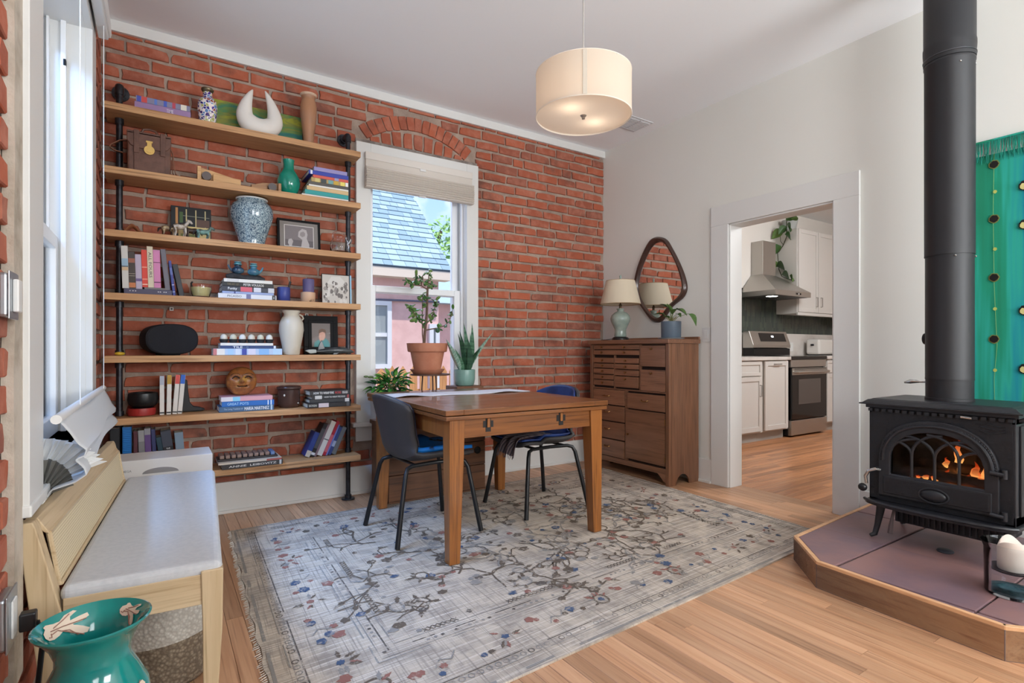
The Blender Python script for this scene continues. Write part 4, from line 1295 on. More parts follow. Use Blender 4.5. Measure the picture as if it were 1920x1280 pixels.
tr = thing('block_tray', 'dark tray holding a row of brown square blocks on the lowest shelf', 'tray', (.30, 3.78, zt))
P(tr, 'tray', cov((46, 40, 38)), (0, .345, 0, .15, 0, .012), bev=.003)
for i in range(10):
    P(tr, 'block', cov((132, 106, 92)) if i < 9 else cov((96, 116, 150)), (.012 + i * .0325, .038 + i * .0325, .012, .138, .0125, .034), bev=.004)
x = .868
for k, (q, col, h, t, ln, bd) in enumerate((('blue', (38, 58, 120), .175, .032, 26, ((.0, .25, (186, 176, 160)),)), ('black', (30, 28, 30), .235, .026, 27, ((.05, .12, (200, 200, 200)), (.25, .85, (70, 68, 70)))), ('mauve grey', (120, 96, 100), .235, .014, 26.5, ()), ('white', (206, 200, 190), .25, .034, 25.5, ((.45, .48, (90, 90, 90)),)), ('crimson', (160, 30, 48), .25, .022, 24, ((.1, .6, (190, 90, 100)),)), ('periwinkle', (110, 116, 176), .225, .01, 23, ()), ('navy and green', (44, 60, 110), .205, .022, 21.5, ((.3, .5, (150, 160, 180)),)), ('grey', (96, 98, 98), .2, .03, 18, ()))):
    th_ = math.radians(23.5)
    x = .828 if k == 0 else x + t * math.sin(th_) * math.tan(th_) + .0006
    o = book('%s book leaning in the row at the right of the lowest shelf' % q, x, 3.85, z, h, t, .12, col, flat=False, lean=th_, bands=bd, group='books leaning on the lowest shelf')
    x += t * math.cos(th_)
# small white cable clips screwed to the brick
for px, pz, w_ in ((.063, 1.335, 'left'), (.878, 1.325, 'right')):
    c = thing('wall_clip', 'tiny white square clip on the brick under the fourth shelf, %s one' % w_, 'clip', (px, 4.022, pz))
    P(c, 'plate', cov((206, 200, 196)), (-.011, .011, -.004, .008, -.011, .011), bev=.001)
    P(c, 'hole', cov((20, 20, 20)), (-.005, .005, -.005, -.004, -.005, .005), bev=0)
# ================================================================== TABLE, CHAIRS, CHEST AND PLANTS
TBL = wood('honey brown table wood', srgb(140, 88, 46), srgb(116, 70, 36), srgb(78, 44, 22), axis=0, scale=2.5, rough=.28, coat=.25)
TBLZ = wood('honey brown leg wood', srgb(156, 98, 46), srgb(134, 80, 36), srgb(92, 54, 26), axis=2, scale=2.5, rough=.32, coat=.2)
t = thing('dining_table', 'square brown wooden dining table with tapered legs on the rug', 'table', (1.705, 2.97, .0105), -.026)
TX, TY0, TY1, TZ = .522, -.605, .69, .770
P(t, 'end_board', TBL, (-TX, -TX + .1, TY0, TY1, TZ - .027, TZ), bev=.003)
P(t, 'end_board', TBL, (TX - .1, TX, TY0, TY1, TZ - .027, TZ), bev=.003)
n_ = 8
for i in range(n_):
    a = TY0 + (TY1 - TY0) * i / n_
    P(t, 'top_plank', TBL, (-TX + .1005, TX - .1005, a + .0006, a + (TY1 - TY0) / n_ - .0006, TZ - .027, TZ), bev=.002)
P(t, 'draw_leaf', TBL, (-TX + .004, TX - .004, TY0 + .004, TY1 - .004, TZ - .052, TZ - .032), bev=.003)
P(t, 'apron', TBL, (-.43, .43, -.573, -.548, .622, TZ - .053), bev=.002)
P(t, 'apron', TBL, (-.43, .43, .548, .573, .622, TZ - .053), bev=.002)
P(t, 'apron', TBLZ, (-.483, -.458, -.5, .5, .622, TZ - .053), bev=.002)
P(t, 'apron', TBLZ, (.458, .483, -.5, .5, .622, TZ - .053), bev=.002)
for sx in (-1, 1):
    for y in (-.543, .543):
        MB().frustum((sx * .462, y * 1.02), (.029, .029), 0, (sx * .449, y), (.043, .043), TZ - .053).build('leg', TBLZ, t, bev=.003)
BLKM = M('blackened inlay', srgb(18, 15, 13), .5)
for x in (-.268, .20):
    b = MB().box(x - .030, x + .030, -.5755, -.571, .668, .702).box(x - .015, x + .015, -.5755, -.571, .645, .714)
    ins = b.build('inlay', BLKM, t)
    P(ins, 'peg', TBLZ, (x - .008, x + .008, -.582, -.5755, .668, .714))
rn = thing('table_runner', 'white cloth runner with a rumpled edge lying across the table', 'table runner', (1.705, 2.97, .7812), -.026)
def run_f(u, w):
    x = -.50 + 1.0 * u
    y0 = .185 + .012 * math.sin(7 * u)
    y = y0 + .285 * w
    zz = .002 + .010 * max(0, math.sin(9 * u + .6)) ** 3 * max(0, 1 - w * 4) + .001 * math.sin(20 * u + 5 * w)
    return (x, y, zz)
MB().grid(run_f, 50, 10).build('cloth', M('white linen runner', srgb(214, 214, 220), .85), rn, smooth=True, solid=.002)

# ---- moulded bucket chairs on splayed metal legs
CHR = M('charcoal faux leather', srgb(56, 53, 53), .55, bmp=.05, ns=220)
CLEG = M('black powder coat', srgb(20, 20, 22), .4)
PROF = [(.235, .425, .17), (.225, .447, .195), (.17, .452, .215), (.08, .443, .232), (-.03, .432, .24), (-.11, .434, .238), (-.17, .455, .228), (-.208, .51, .216), (-.228, .59, .214), (-.245, .68, .228), (-.262, .76, .238), (-.274, .808, .222)]
def shell(off, k0=0, k1=None, wf=1.0):
    pr_ = PROF[k0:k1]
    def f(u, w):
        q = w * (len(pr_) - 1)
        i = min(int(q), len(pr_) - 2)
        r = q - i
        a, c = pr_[i], pr_[i + 1]
        x, z, hw = (a[j] * (1 - r) + c[j] * r for j in range(3))
        dx, dz = c[0] - a[0], c[1] - a[1]
        L = math.hypot(dx, dz)
        nx_, nz = dz / L, -dx / L
        if nz < 0 and abs(nz) > abs(nx_) or nx_ < 0 and abs(nx_) > abs(nz):
            nx_, nz = -nx_, -nz
        s_ = 2 * u - 1
        edge = abs(s_) ** 2.6
        seatness = max(0, min(1, (.52 - z) / .09))
        x += nx_ * off + (1 - seatness) * edge * .085
        z += nz * off + seatness * edge * (.055 if x < .12 else .02) - (1 - seatness) * (edge * max(0, (z - .7)) * .45)
        return (x, s_ * hw * wf, z)
    return f
def make_chair(label, loc, rot, pad):
    T = thing('chair', label, 'chair', loc, rot)
    sh_ = MB().grid(shell(0), 18, 33).build('shell', CHR, T, smooth=True, solid=.022)
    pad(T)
    for sy in (-1, 1):
        b = MB()
        b.tube([(.262, sy * .245, 0), (.232, sy * .215, .2), (.205, sy * .19, .375), (.19, sy * .178, .408), (.155, sy * .165, .418), (0, sy * .155, .418)], [.0145, .0135, .0125, .012, .012, .012], 10)
        b.build('leg', CLEG, T, smooth=True)
        b = MB()
        b.tube([(-.262, sy * .245, 0), (-.225, sy * .215, .2), (-.19, sy * .19, .375), (-.175, sy * .178, .405), (-.14, sy * .165, .415), (0, sy * .155, .418)], [.0145, .0135, .0125, .012, .012, .012], 10)
        b.build('leg', CLEG, T, smooth=True)
    for x in (-.12, .12):
        MB().tube([(x, -.165, .417), (x, .165, .417)], .009, 8).build('cross_bar', CLEG, T, smooth=True)
    return T
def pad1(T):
    m = M('painted blue seat reflection', srgb(10, 110, 190), .7, col2=srgb(14, 16, 24), ns=3.2, lo=.49, hi=.51)  # blue light reflection painted as the colour of the charcoal seat
    MB().grid(shell(.026, 1, 8, .9), 14, 18).build('seat_pad', m, T, smooth=True, solid=.02)
    MB().grid(shell(.017, 7, 12, .93), 14, 14).build('inner_reflection', M('painted navy reflection', srgb(30, 32, 50), .4), T, smooth=True, solid=.01)  # navy reflection painted over the charcoal back
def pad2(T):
    m = M('painted blue reflection', srgb(34, 66, 136), .45, col2=srgb(24, 40, 88), ns=4)  # blue window reflection on the charcoal shell, painted into this colour
    MB().grid(shell(.020, 1, 12, .92), 16, 30).build('seat_reflection', m, T, smooth=True, solid=.012)
make_chair('charcoal bucket chair at the left of the table, blue reflection painted on its seat', (1.317, 3.0, .013), .03, pad1)
make_chair('bucket chair with painted blue reflection at the right of the table, throw over its seat', (2.175, 3.03, .013), PI + .03, pad2)
# striped throw draped over the seat of the second chair, fringed end hanging
thr = thing('throw', 'grey-brown striped throw hanging off the front of the right chair', 'throw', (2.0, 2.90, .51))
def stripe_mat():
    m, n, l, p = base_mat('striped wool throw')
    tcx = n.new('ShaderNodeTexCoord')
    wv_ = n.new('ShaderNodeTexWave')
    wv_.inputs['Scale'].default_value = 22
    wv_.bands_direction = 'Y'
    l.new(tcx.outputs['Object'], wv_.inputs[0])
    l.new(mixc(n, l, ramp(n, l, wv_.outputs[1], .3, .6), srgb(54, 50, 58), srgb(112, 98, 98)), p.inputs['Base Color'])
    p.inputs['Roughness'].default_value = .95
    return m
THR = stripe_mat()
PT = [(.16, .02, .005), (.08, .01, .012), (.0, 0, .012), (-.08, -.02, .012), (-.13, -.04, .012), (-.165, -.055, .0), (-.19, -.065, -.035), (-.205, -.07, -.075)]
def thr_f(u, w):
    q = w * (len(PT) - 1)
    i = min(int(q), len(PT) - 2)
    r = q - i
    a = [PT[i][j] * (1 - r) + PT[i + 1][j] * r for j in range(3)]
    return (a[0] + .012 * math.sin(14 * u) * w, a[1] + (u - .5) * .17 * (1 + .15 * w), a[2] + .008 * math.sin(16 * u + 2 * w))
MB().grid(thr_f, 24, 22).build('cloth', THR, thr, smooth=True, solid=.005)
b = MB()
for i in range(26):
    u = i / 25
    p0 = Vector(thr_f(u, 1))
    b.tube([p0, p0 + Vector((-.006 + .006 * math.sin(i * 2.1), .004 * math.sin(i), -.022))], [.0022, .0012], 5)
stuff(b.build('fringe', THR, thr))

# ---- wooden chest under the window
CHW = wood('rustic chest wood', srgb(120, 78, 48), srgb(96, 60, 36), srgb(64, 40, 26), axis=0, scale=2, rough=.55)
c = thing('chest', 'rustic brown wooden chest below the window behind the table', 'chest', (1.71, 3.78, .0105))
for i, (a, e) in enumerate(((.01, .19), (.193, .37), (.373, .52))):
    P(c, 'front_plank', CHW, (-.385, .385, -.195, -.17, a, e), bev=.004)
P(c, 'side_panel', CHW, (-.385, -.36, -.17, .145, .01, .52), bev=.003)
P(c, 'side_panel', CHW, (.36, .385, -.17, .145, .01, .52), bev=.003)
P(c, 'back_panel', CHW, (-.385, .385, .145, .165, .01, .52), bev=.003)
P(c, 'lid', CHW, (-.40, .40, -.205, .17, .522, .552), bev=.005)
P(c, 'base_rim', CHW, (-.39, .39, -.198, .165, 0, .01))
b = MB().tube([(.315 + .022 * math.cos(a * PI / 8), -.2, .305 + .022 * math.sin(a * PI / 8)) for a in range(16)], .006, 8, closed=True).cyl((.315, -.2, .305), (.315, -.193, .305), .018, n=16)
b.build('ring_pull', BLKM, c, smooth=True)

# ---- plants by the window
def leaf_mesh(name, L, Wd, curl=.15, fold=.1, nu=4, nv=6, tip=1.6, thick=0, mat=None):
    """a leaf from the stem at the origin along +y, face up"""
    b = MB()
    def f(u, w):
        s_ = 2 * u - 1
        wd = Wd / 2 * (math.sin(PI * min(1, w ** .75)) ** .8 if w > 0 else 0) * (1 - .35 * w ** tip)
        wd = max(wd, .0006)
        return (s_ * wd, w * L, fold * abs(s_) * wd * 2 - curl * L * w * w)
    b.grid(f, nu, nv)
    me = b.mesh(name, smooth=80)
    me.materials.append(mat)
    return me
def aim(p, d, roll=0):
    """matrix that carries +y to direction d"""
    d = Vector(d).normalized()
    up_ = Vector((0, 0, 1)) if abs(d.z) < .95 else Vector((1, 0, 0))
    x = d.cross(up_).normalized()
    zv = x.cross(d)
    R_ = Matrix((x, d, zv)).transposed().to_4x4()
    return Matrix.Translation(p) @ R_ @ Matrix.Rotation(roll, 4, 'Y')
def put(me, parent, mtx, s=1.0, name='leaf', thick=0):
    o = bpy.data.objects.new(name, me)
    COL.objects.link(o)
    o.parent = parent
    o.matrix_local = mtx @ Matrix.Scale(s, 4)
    return o
TER = M('terracotta clay', srgb(176, 112, 84), .8, col2=srgb(188, 128, 100), ns=9)
SOIL = M('dark soil', srgb(46, 36, 30), .95, bmp=.8, ns=60)
ps = thing('plant_stand', 'small round metal plant stand carrying the terracotta pot', 'plant stand', (1.735, 3.80, .5635))
IRO = M('rusty brown iron', srgb(92, 66, 54), .6)
MB().lathe([(.0, .320), (.15, .320), (.152, .325), (.15, .330), (0, .330)], 32).build('top_disc', IRO, ps, smooth=40)
for k in range(3):
    a = PI * (.12 + 2 * k / 3)
    MB().tube([(.06 * math.cos(a), .06 * math.sin(a), .32), (.07 * math.cos(a), .07 * math.sin(a), .16), (.1 * math.cos(a), .1 * math.sin(a), 0)], .006, 8).build('leg', IRO, ps, smooth=True)
jp = thing('jade_plant', 'jade plant with a bare trunk in a terracotta pot before the window', 'potted plant', (1.71, 3.80, .8945))
pot_of('saucer', [(0, 0), (.105, 0), (.128, .03), (.132, .036), (.126, .036), (.10, .008), (0, .008)], TER, jp, 36)
pot_of('pot', [(0, .009), (.096, .009), (.100, .02), (.128, .165), (.145, .167), (.149, .175), (.155, .222), (.157, .232), (.146, .233), (.14, .22), (.128, .2), (0, .2)], TER, jp, 40)
pot_of('soil', [(0, .205), (.13, .203)], SOIL, jp)
BRK = M('grey-brown succulent stem', srgb(112, 88, 74), .8, col2=srgb(90, 72, 60), ns=30)
rg = random.Random(12)
JL = []
for i, c_ in enumerate(((84, 128, 60), (66, 104, 58), (110, 140, 76))):
    b = MB().ball((0, .022, 0), (.0125, .022, .0045), 10, 6)
    me = b.mesh('leaf', smooth=80)
    me.materials.append(M('jade leaf %d' % i, srgb(*c_), .35, col2=srgb(*[int(x * .82) for x in c_]), ns=30))
    JL.append(me)
BR = {'trunk': [(-.03, 0, .2), (-.022, 0, .3), (-.005, 0, .45), (0, 0, .62), (.003, 0, .655)],
      'b1': [(.003, 0, .64), (-.045, .01, .67), (-.1, .0, .67), (-.15, -.01, .675), (-.175, 0, .705)],
      'b2': [(.003, 0, .645), (.03, -.01, .68), (.06, -.01, .67)],
      'b3': [(.003, 0, .65), (.015, .02, .70), (.02, .01, .79)],
      'b4': [(-.02, 0, .33), (.02, -.02, .34), (.08, -.02, .35), (.14, -.01, .37), (.19, 0, .41), (.215, 0, .50)],
      'b5': [(-.025, 0, .36), (-.07, -.02, .40), (-.12, -.02, .46), (-.14, 0, .52)],
      'b6': [(-.025, 0, .3), (.0, .02, .38), (.05, .03, .43), (.08, .03, .52), (.085, .03, .57)],
      'b7': [(-.03, 0, .22), (-.05, -.02, .3), (-.055, -.03, .42), (-.05, -.02, .55), (-.045, -.02, .61)],
      'b8': [(-.1, 0, .67), (-.095, .0, .72), (-.09, 0, .75)], 'b9': [(-.045, .01, .67), (-.04, .01, .73), (-.02, .01, .77)]}
for k, pts in BR.items():
    n_ = len(pts)
    r0, r1 = (.013, .008) if k == 'trunk' else (.0055, .0025)
    MB().tube(pts, [r0 + (r1 - r0) * i / (n_ - 1) for i in range(n_)], 8).build('branch', BRK, jp, smooth=True)
    if k == 'trunk':
        continue
    cnt = {'b1': 18, 'b2': 8, 'b3': 16, 'b4': 18, 'b5': 26, 'b6': 30, 'b7': 28, 'b8': 8, 'b9': 10}[k]
    for i in range(cnt):
        q = (.35 + .65 * i / max(1, cnt - 1)) * (n_ - 1)
        j = min(int(q), n_ - 2)
        p_ = Vector(pts[j]).lerp(Vector(pts[j + 1]), q - j)
        d = Vector((rg.uniform(-1, 1), rg.uniform(-.8, .8), rg.uniform(-.75, .8)))
        put(rg.choice(JL), jp, aim(p_, d, rg.uniform(-1, 1)), rg.uniform(.6, 1.1) * (1 if rg.random() > .25 else 1.45))
# snake plant in a sage pot on its own low block
wbk = tag(MB().box(-.12, .12, -.1, .1, 0, .226).build('plant_riser', CHW, loc=(2.06, 3.855, .5635), bev=.004), 'plain wooden riser block on the chest under the sage green pot', 'riser')
sn = thing('snake_plant', 'snake plant with pointed dark leaves in a sage green pot by the window', 'potted plant', (2.06, 3.855, .790))
pot_of('pot', [(0, 0), (.066, 0), (.076, .01), (.084, .05), (.086, .12), (.084, .128), (.079, .126), (.078, .11), (0, .105)], M('sage green glaze', srgb(124, 160, 150), .3), sn, 36)
pot_of('soil', [(0, .108), (.0775, .108)], SOIL, sn)
def snake_mat(i, c1, c2):
    m, n, l, p = base_mat('snake leaf %d' % i)
    v = coords(n, l, (14, 40, 1))
    l.new(mixc(n, l, ramp(n, l, noise(n, l, v, 1.2, 3), .42, .6), srgb(*c1), srgb(*c2)), p.inputs['Base Color'])
    p.inputs['Roughness'].default_value = .35
    return m
SM = [snake_mat(0, (54, 92, 64), (36, 70, 50)), snake_mat(1, (92, 134, 104), (52, 94, 70)), snake_mat(2, (160, 186, 172), (110, 150, 132))]
for (x, y), tip, wd, mi in (((-.01, 0), (.02, .01, .50), .075, 1), ((.02, .01), (.10, .02, .50), .07, 1), ((.03, -.01), (.235, -.02, .445), .07, 2), ((-.03, 0), (-.28, -.23, .385), .055, 2), ((-.02, -.01), (-.05, -.02, .42), .065, 0),
                          ((.03, -.02), (.115, -.04, .31), .085, 0), ((0, -.03), (.01, -.06, .38), .08, 0), ((-.03, -.02), (-.1, -.04, .30), .05, 1), ((.01, .02), (-.01, .03, .44), .06, 0), ((-.04, 0), (-.085, .0, .22), .045, 1), ((.0, -.02), (.055, -.03, .42), .06, 1)):
    d = Vector(tip) - Vector((x, y, .1))
    me = leaf_mesh('leaf', d.length, wd, curl=.06, fold=.5, nv=10, tip=1.2, mat=SM[mi])
    put(me, sn, aim((x, y, .1), d, rg.uniform(-.3, .3)))
# bushy low plant
lp = thing('leafy_plant', 'bushy low green plant with scalloped leaves at the left of the window', 'potted plant', (1.44, 3.845, .5635))
pot_of('pot', [(0, 0), (.08, 0), (.105, .20), (.108, .21), (.1, .21), (.095, .19), (0, .19)], M('dark grey planter', srgb(60, 62, 62), .6), lp)
LM = [leaf_mesh('leaf', .06, .034, .25, .3, mat=M('fresh leaf %d' % i, srgb(*c_), .4)) for i, c_ in enumerate(((62, 122, 50), (44, 98, 44), (100, 156, 64), (32, 76, 38)))]
for i in range(130):
    a = rg.uniform(0, 2 * PI)
    el = rg.uniform(-.15, 1.2)
    st = Vector((math.cos(a) * math.cos(el) * .9, math.sin(a) * math.cos(el) * .6, math.sin(el) * .75))
    p_ = Vector((0, 0, .225)) + st * rg.uniform(.06, .165)
    put(rg.choice(LM), lp, aim(p_, st + Vector((0, 0, rg.uniform(-.5, .4))), rg.uniform(-.5, .5)), rg.uniform(.8, 1.25))
b = MB()
for i in range(16):
    a = 2 * PI * i / 16
    b.tube([(0, 0, .19), (.05 * math.cos(a), .04 * math.sin(a), .26), (.12 * math.cos(a), .08 * math.sin(a), .27 + .05 * math.sin(i * 2.2))], .003, 5)
b.tube([(-.08, -.02, .27), (-.13, -.03, .305), (-.185, -.03, .32)], [.003, .0035, .003], 5)
stuff(b.build('stems', M('green stem', srgb(84, 104, 60), .6), lp))
MB().ball((-.165, -.03, .318), (.022, .01, .009), 10, 6).build('bud', M('green stem', (0, 0, 0)), lp, smooth=True)
MB().ball((-.2, -.03, .322), (.018, .009, .008), 10, 6).build('bud', M('green stem', (0, 0, 0)), lp, smooth=True)
# ================================================================== DENTAL CABINET, LAMP, MIRROR, SWITCH
CAB = wood('antique oak cabinet', srgb(146, 102, 76), srgb(126, 86, 62), srgb(94, 62, 44), axis=0, scale=2.6, rough=.35, coat=.2, rnd=True, var=.16)
CABZ = wood('antique oak cabinet upright', srgb(134, 92, 66), srgb(112, 76, 54), srgb(84, 54, 38), axis=2, scale=2.6, rough=.35, coat=.2)
KN = M('aged brass knob', srgb(150, 110, 70), .3, .9)
c = thing('cabinet', 'antique oak cabinet of many small drawers standing in the corner', 'cabinet', (3.53, 3.335, 0), -PI / 2)
FY = -.18
P(c, 'carcass', M('cabinet gap shade', srgb(44, 28, 20), .8), (-.45, .45, FY + .022, .175, .09, 1.125), bev=.002)  # carcass coloured dark, painting shade into the gaps between drawers
P(c, 'face_rail', CAB, (-.428, .428, FY, FY + .022, 1.122, 1.127), (-.428, .428, FY, FY + .022, .727, .738), (-.428, .428, FY, FY + .022, .09, .131), (.147, .158, FY, FY + .022, .738, 1.122), (-.155, -.145, FY, FY + .022, .738, 1.03), (-.018, .002, FY, FY + .022, .131, .727), bev=.001)
P(c, 'top', CAB, (-.475, .475, FY - .025, .185, 1.128, 1.163), bev=.004)
P(c, 'back_rail', CAB, (-.47, .47, .165, .185, 1.1635, 1.185), bev=.003)
P(c, 'corner_post', CABZ, (-.462, -.428, FY - .004, FY + .03, 0, 1.127), bev=.003)
P(c, 'corner_post', CABZ, (.428, .462, FY - .004, FY + .03, 0, 1.127), bev=.003)
b = MB().prism([(-.428, .09), (.428, .09), (.428, .02), (.40, .03), (.37, .06), (.34, .085), (-.34, .085), (-.37, .06), (-.40, .03), (-.428, .02)], FY + .004, FY + .022, ax=1)
b.build('base_rail', CAB, c)
sd = [(-.176, 0)] + [(-.09 + .075 * math.cos(PI - a * PI / 8) * 1.0, .09 * math.sin(a * PI / 8)) for a in range(0, 9)]
for sx in (-1, 1):
    prof = [(FY + .03, 1.127), (FY + .03, 0), (FY + .08, 0)] + [(-.02 - .08 * math.cos(a * PI / 8), .085 * math.sin(a * PI / 8)) for a in range(0, 9)] + [(.12, 0), (.175, 0), (.175, 1.127)]
    MB().prism(prof, sx * .462, sx * .45, ax=0).build('side_panel', CABZ, c)
def front(name, x0, x1, z0, z1, pulls, kind='knob', recess=False):
    o = P(c, name, CAB, (x0 + .0028, x1 - .0028, FY - .004, FY + .015, z0 + .0028, z1 - .0028), bev=.002)
    for px, pz in pulls:
        if kind == 'knob':
            MB().lathe([(.005, 0), (.005, .006), (.0105, .012), (.009, .019), (0, .021)], 12).build('knob', KN, o, smooth=60, loc=(px, FY - .004, pz), rot=(PI / 2, 0, 0))
        else:
            b = MB().tube([(px - .034, FY - .005, pz + .004), (px - .03, FY - .018, pz), (px, FY - .022, pz - .004), (px + .03, FY - .018, pz), (px + .034, FY - .005, pz + .004)], .0052, 8)
            b.build('pull', KN, o, smooth=True)
    return o
DR = [(-.422, .145, 1.078, 1.122), (-.422, .145, 1.03, 1.076)]
for x0, x1, z0, z1 in DR:
    front('drawer', x0, x1, z0, z1, [(-.30, (z0 + z1) / 2), (-.02, (z0 + z1) / 2)])
for z0, z1 in ((.958, 1.008), (.912, .956), (.858, .91), (.81, .856), (.755, .808)):
    front('drawer', -.422, -.155, z0, z1, [(-.29, (z0 + z1) / 2)])
for z0, z1 in ((.958, 1.008), (.908, .956), (.852, .906), (.75, .85)):
    front('drawer', -.145, .14, z0, z1, [(-.005, z1 - .024)])
for z0, z1 in ((.938, 1.115), (.738, .916)):
    front('door', .16, .425, z0, z1, [(.285, z1 - .03)])
for z0, z1 in ((.59, .726), (.446, .586), (.29, .442), (.134, .286)):
    front('drawer', -.422, -.022, z0, z1, [(-.235, (z0 + z1) / 2 + .01)], 'pull')
front('drawer', .006, .422, .578, .714, [(.21, .655)], 'pull')
o = front('door', -.012, .422, .15, .574, [(.025, .36)])
for q in (.205, .50):
    P(o, 'hinge', KN, (.418, .426, FY - .008, FY - .003, q - .025, q + .025), bev=.001)
o['label'] = 'large oak door with brass hinges'
# wall side of the corner
lm = thing('table_lamp', 'celadon table lamp with cream shade on the cabinet', 'lamp', (3.503, 3.565, 1.1645))
CEL = M('celadon crackle glaze', srgb(142, 158, 148), .22, col2=srgb(158, 170, 158), ns=18, coat=.4)
pot_of('foot', [(0, 0), (.075, 0), (.078, .01), (.07, .022), (.06, .03), (0, .03)], M('black lacquer', srgb(24, 22, 22), .3), lm, 8)
pot_of('body', [(.052, .03), (.056, .04), (.05, .075), (.052, .10), (.066, .13), (.086, .17), (.09, .195), (.08, .225), (.055, .248), (.03, .26), (.028, .272), (.036, .28), (.034, .286), (0, .288)], CEL, lm, 36)
pot_of('neck', [(.012, .288), (.012, .31), (.016, .315), (.006, .33), (.006, .55)], M('aged bronze', srgb(96, 80, 60), .4, .7), lm, 16)
b = MB()
b.lathe([(.178, .325), (.18, .328), (.128, .535), (.126, .538)], 40, caps=False)
b.build('shade', M('cream linen shade', srgb(216, 202, 178), .85), lm, smooth=60, solid=.003)
MB().tube([(.1795 * math.cos(a * PI / 20), .1795 * math.sin(a * PI / 20), .326) for a in range(40)], .003, 6, closed=True).build('shade_trim', M('tan braid', srgb(170, 142, 104), .8), lm, smooth=True)
MB().tube([(0, 0, .535), (.126, 0, .535)], .002, 6).tube([(0, 0, .535), (-.063, .109, .535)], .002, 6).tube([(0, 0, .535), (-.063, -.109, .535)], .002, 6).build('spider', M('aged bronze', (0, 0, 0)), lm)
MB().lathe([(.004, .535), (.01, .55), (.009, .57), (.012, .58), (0, .595)], 12).build('finial', CEL, lm, smooth=60)
MB().tube([(-.03, .06, .012), (-.06, .12, .004), (-.05, .2, .004)], .003, 6).build('cord', M('black plastic', (0, 0, 0)), lm)
MB().tube([(.127 * math.cos(a * PI / 20), .127 * math.sin(a * PI / 20), .537) for a in range(40)], .003, 6, closed=True).build('shade_trim', M('tan braid', (0, 0, 0)), lm, smooth=True)
# mirror with freeform walnut frame
MO = [(3.301, 2.085), (3.39, 2.08), (3.447, 2.028), (3.517, 1.929), (3.571, 1.821), (3.604, 1.7), (3.608, 1.628), (3.577, 1.554), (3.517, 1.479), (3.436, 1.386), (3.39, 1.337), (3.328, 1.314), (3.268, 1.327), (3.214, 1.383), (3.165, 1.446), (3.099, 1.484), (3.039, 1.516), (3.004, 1.566), (2.999, 1.621), (3.024, 1.705), (3.059, 1.782), (3.11, 1.879), (3.161, 1.961), (3.214, 2.045)]
MI = [(3.300, 2.035), (3.356, 2.026), (3.413, 1.984), (3.475, 1.895), (3.529, 1.798), (3.556, 1.685), (3.556, 1.624), (3.529, 1.551), (3.482, 1.485), (3.424, 1.421), (3.373, 1.379), (3.323, 1.359), (3.279, 1.374), (3.236, 1.418), (3.193, 1.466), (3.141, 1.499), (3.089, 1.532), (3.054, 1.57), (3.046, 1.618), (3.064, 1.701), (3.099, 1.796), (3.141, 1.875), (3.193, 1.958), (3.246, 2.017)]
def smooth_loop(p, n=3):
    for _ in range(n):
        q = []
        for i in range(len(p)):
            a, c_ = p[i], p[(i + 1) % len(p)]
            q += [(.75 * a[0] + .25 * c_[0], .75 * a[1] + .25 * c_[1]), (.25 * a[0] + .75 * c_[0], .25 * a[1] + .75 * c_[1])]
        p = q
    return p
mo, mi_ = smooth_loop(MO, 2), smooth_loop(MI, 2)
mr = thing('mirror', 'wall mirror with a dark freeform teardrop wooden frame above the cabinet', 'mirror', (3.728, 3.31, 1.314))
def mloc(p):
    return (p[0] - 3.31, p[1] - 1.314)
b = MB()
n_ = len(mo)
vs_ = []
for x, lst, f in ((0, mo, 0), (-.018, mo, 0), (-.034, None, .35), (-.030, None, .8), (-.012, mi_, 0), (-.006, mi_, 0)):
    for i in range(n_):
        p_ = lst[i] if lst else (mo[i][0] * (1 - f) + mi_[i][0] * f, mo[i][1] * (1 - f) + mi_[i][1] * f)
        y, q = mloc(p_)
        vs_.append((x, y, q))
fs = [(j * n_ + i, j * n_ + (i + 1) % n_, (j + 1) * n_ + (i + 1) % n_, (j + 1) * n_ + i) for j in range(5) for i in range(n_)]
b.add(vs_, fs)
b.build('frame', wood('dark walnut frame', srgb(74, 48, 38), srgb(56, 36, 30), axis=2, rough=.3, coat=.3), mr, smooth=50)
MB().prism([mloc(p) for p in mi_], -.008, -.006, ax=0).build('glass', M('mirror silver', (.92, .93, .93), .01, 1.0), mr)
# small pothos in a slate pot on the cabinet
pp = thing('potted_pothos', 'small pothos in a slate blue pot on a saucer on the cabinet', 'potted plant', (3.52, 3.0, 1.164))
SLT = M('slate blue ceramic', srgb(92, 106, 120), .5)
pot_of('saucer', [(0, 0), (.085, 0), (.105, .006), (.107, .010), (.09, .010), (0, .008)], M('pale grey saucer', srgb(160, 164, 168), .5), pp, 36)
pot_of('pot', [(0, .011), (.074, .011), (.079, .016), (.081, .145), (.077, .146), (.074, .13), (0, .128)], SLT, pp, 36)
pot_of('soil', [(0, .13), (.0735, .13)], SOIL, pp)
PM = M('pothos leaf', srgb(72, 104, 52), .35, col2=srgb(104, 134, 74), ns=12)
rg = random.Random(31)
for p_, d, L in (((-.01, -.06, .24), (0, -1, -.25), .12), ((.0, .02, .25), (-.1, .7, .6), .10), ((.0, -.17, .2), (-.1, -1, -.75), .13), ((-.02, .05, .2), (-.3, .8, .3), .09), ((-.02, -.03, .2), (-.3, -.6, .5), .1), ((.0, .0, .22), (-.2, .2, 1), .08), ((-.03, -.08, .2), (-.4, -.8, -.1), .09), ((-.02, .0, .17), (-.6, .1, .3), .07)):
    me = leaf_mesh('leaf', L, L * .5, .25, .35, nv=8, tip=2.5, mat=PM)
    put(me, pp, aim(p_, d))
    MB().tube([(0, 0, .12), (p_[0] * .4, p_[1] * .4, .12 + (p_[2] - .12) * .75), p_], .0022, 5).build('stem', M('pale stem', srgb(120, 140, 80), .5), pp)
b = MB()
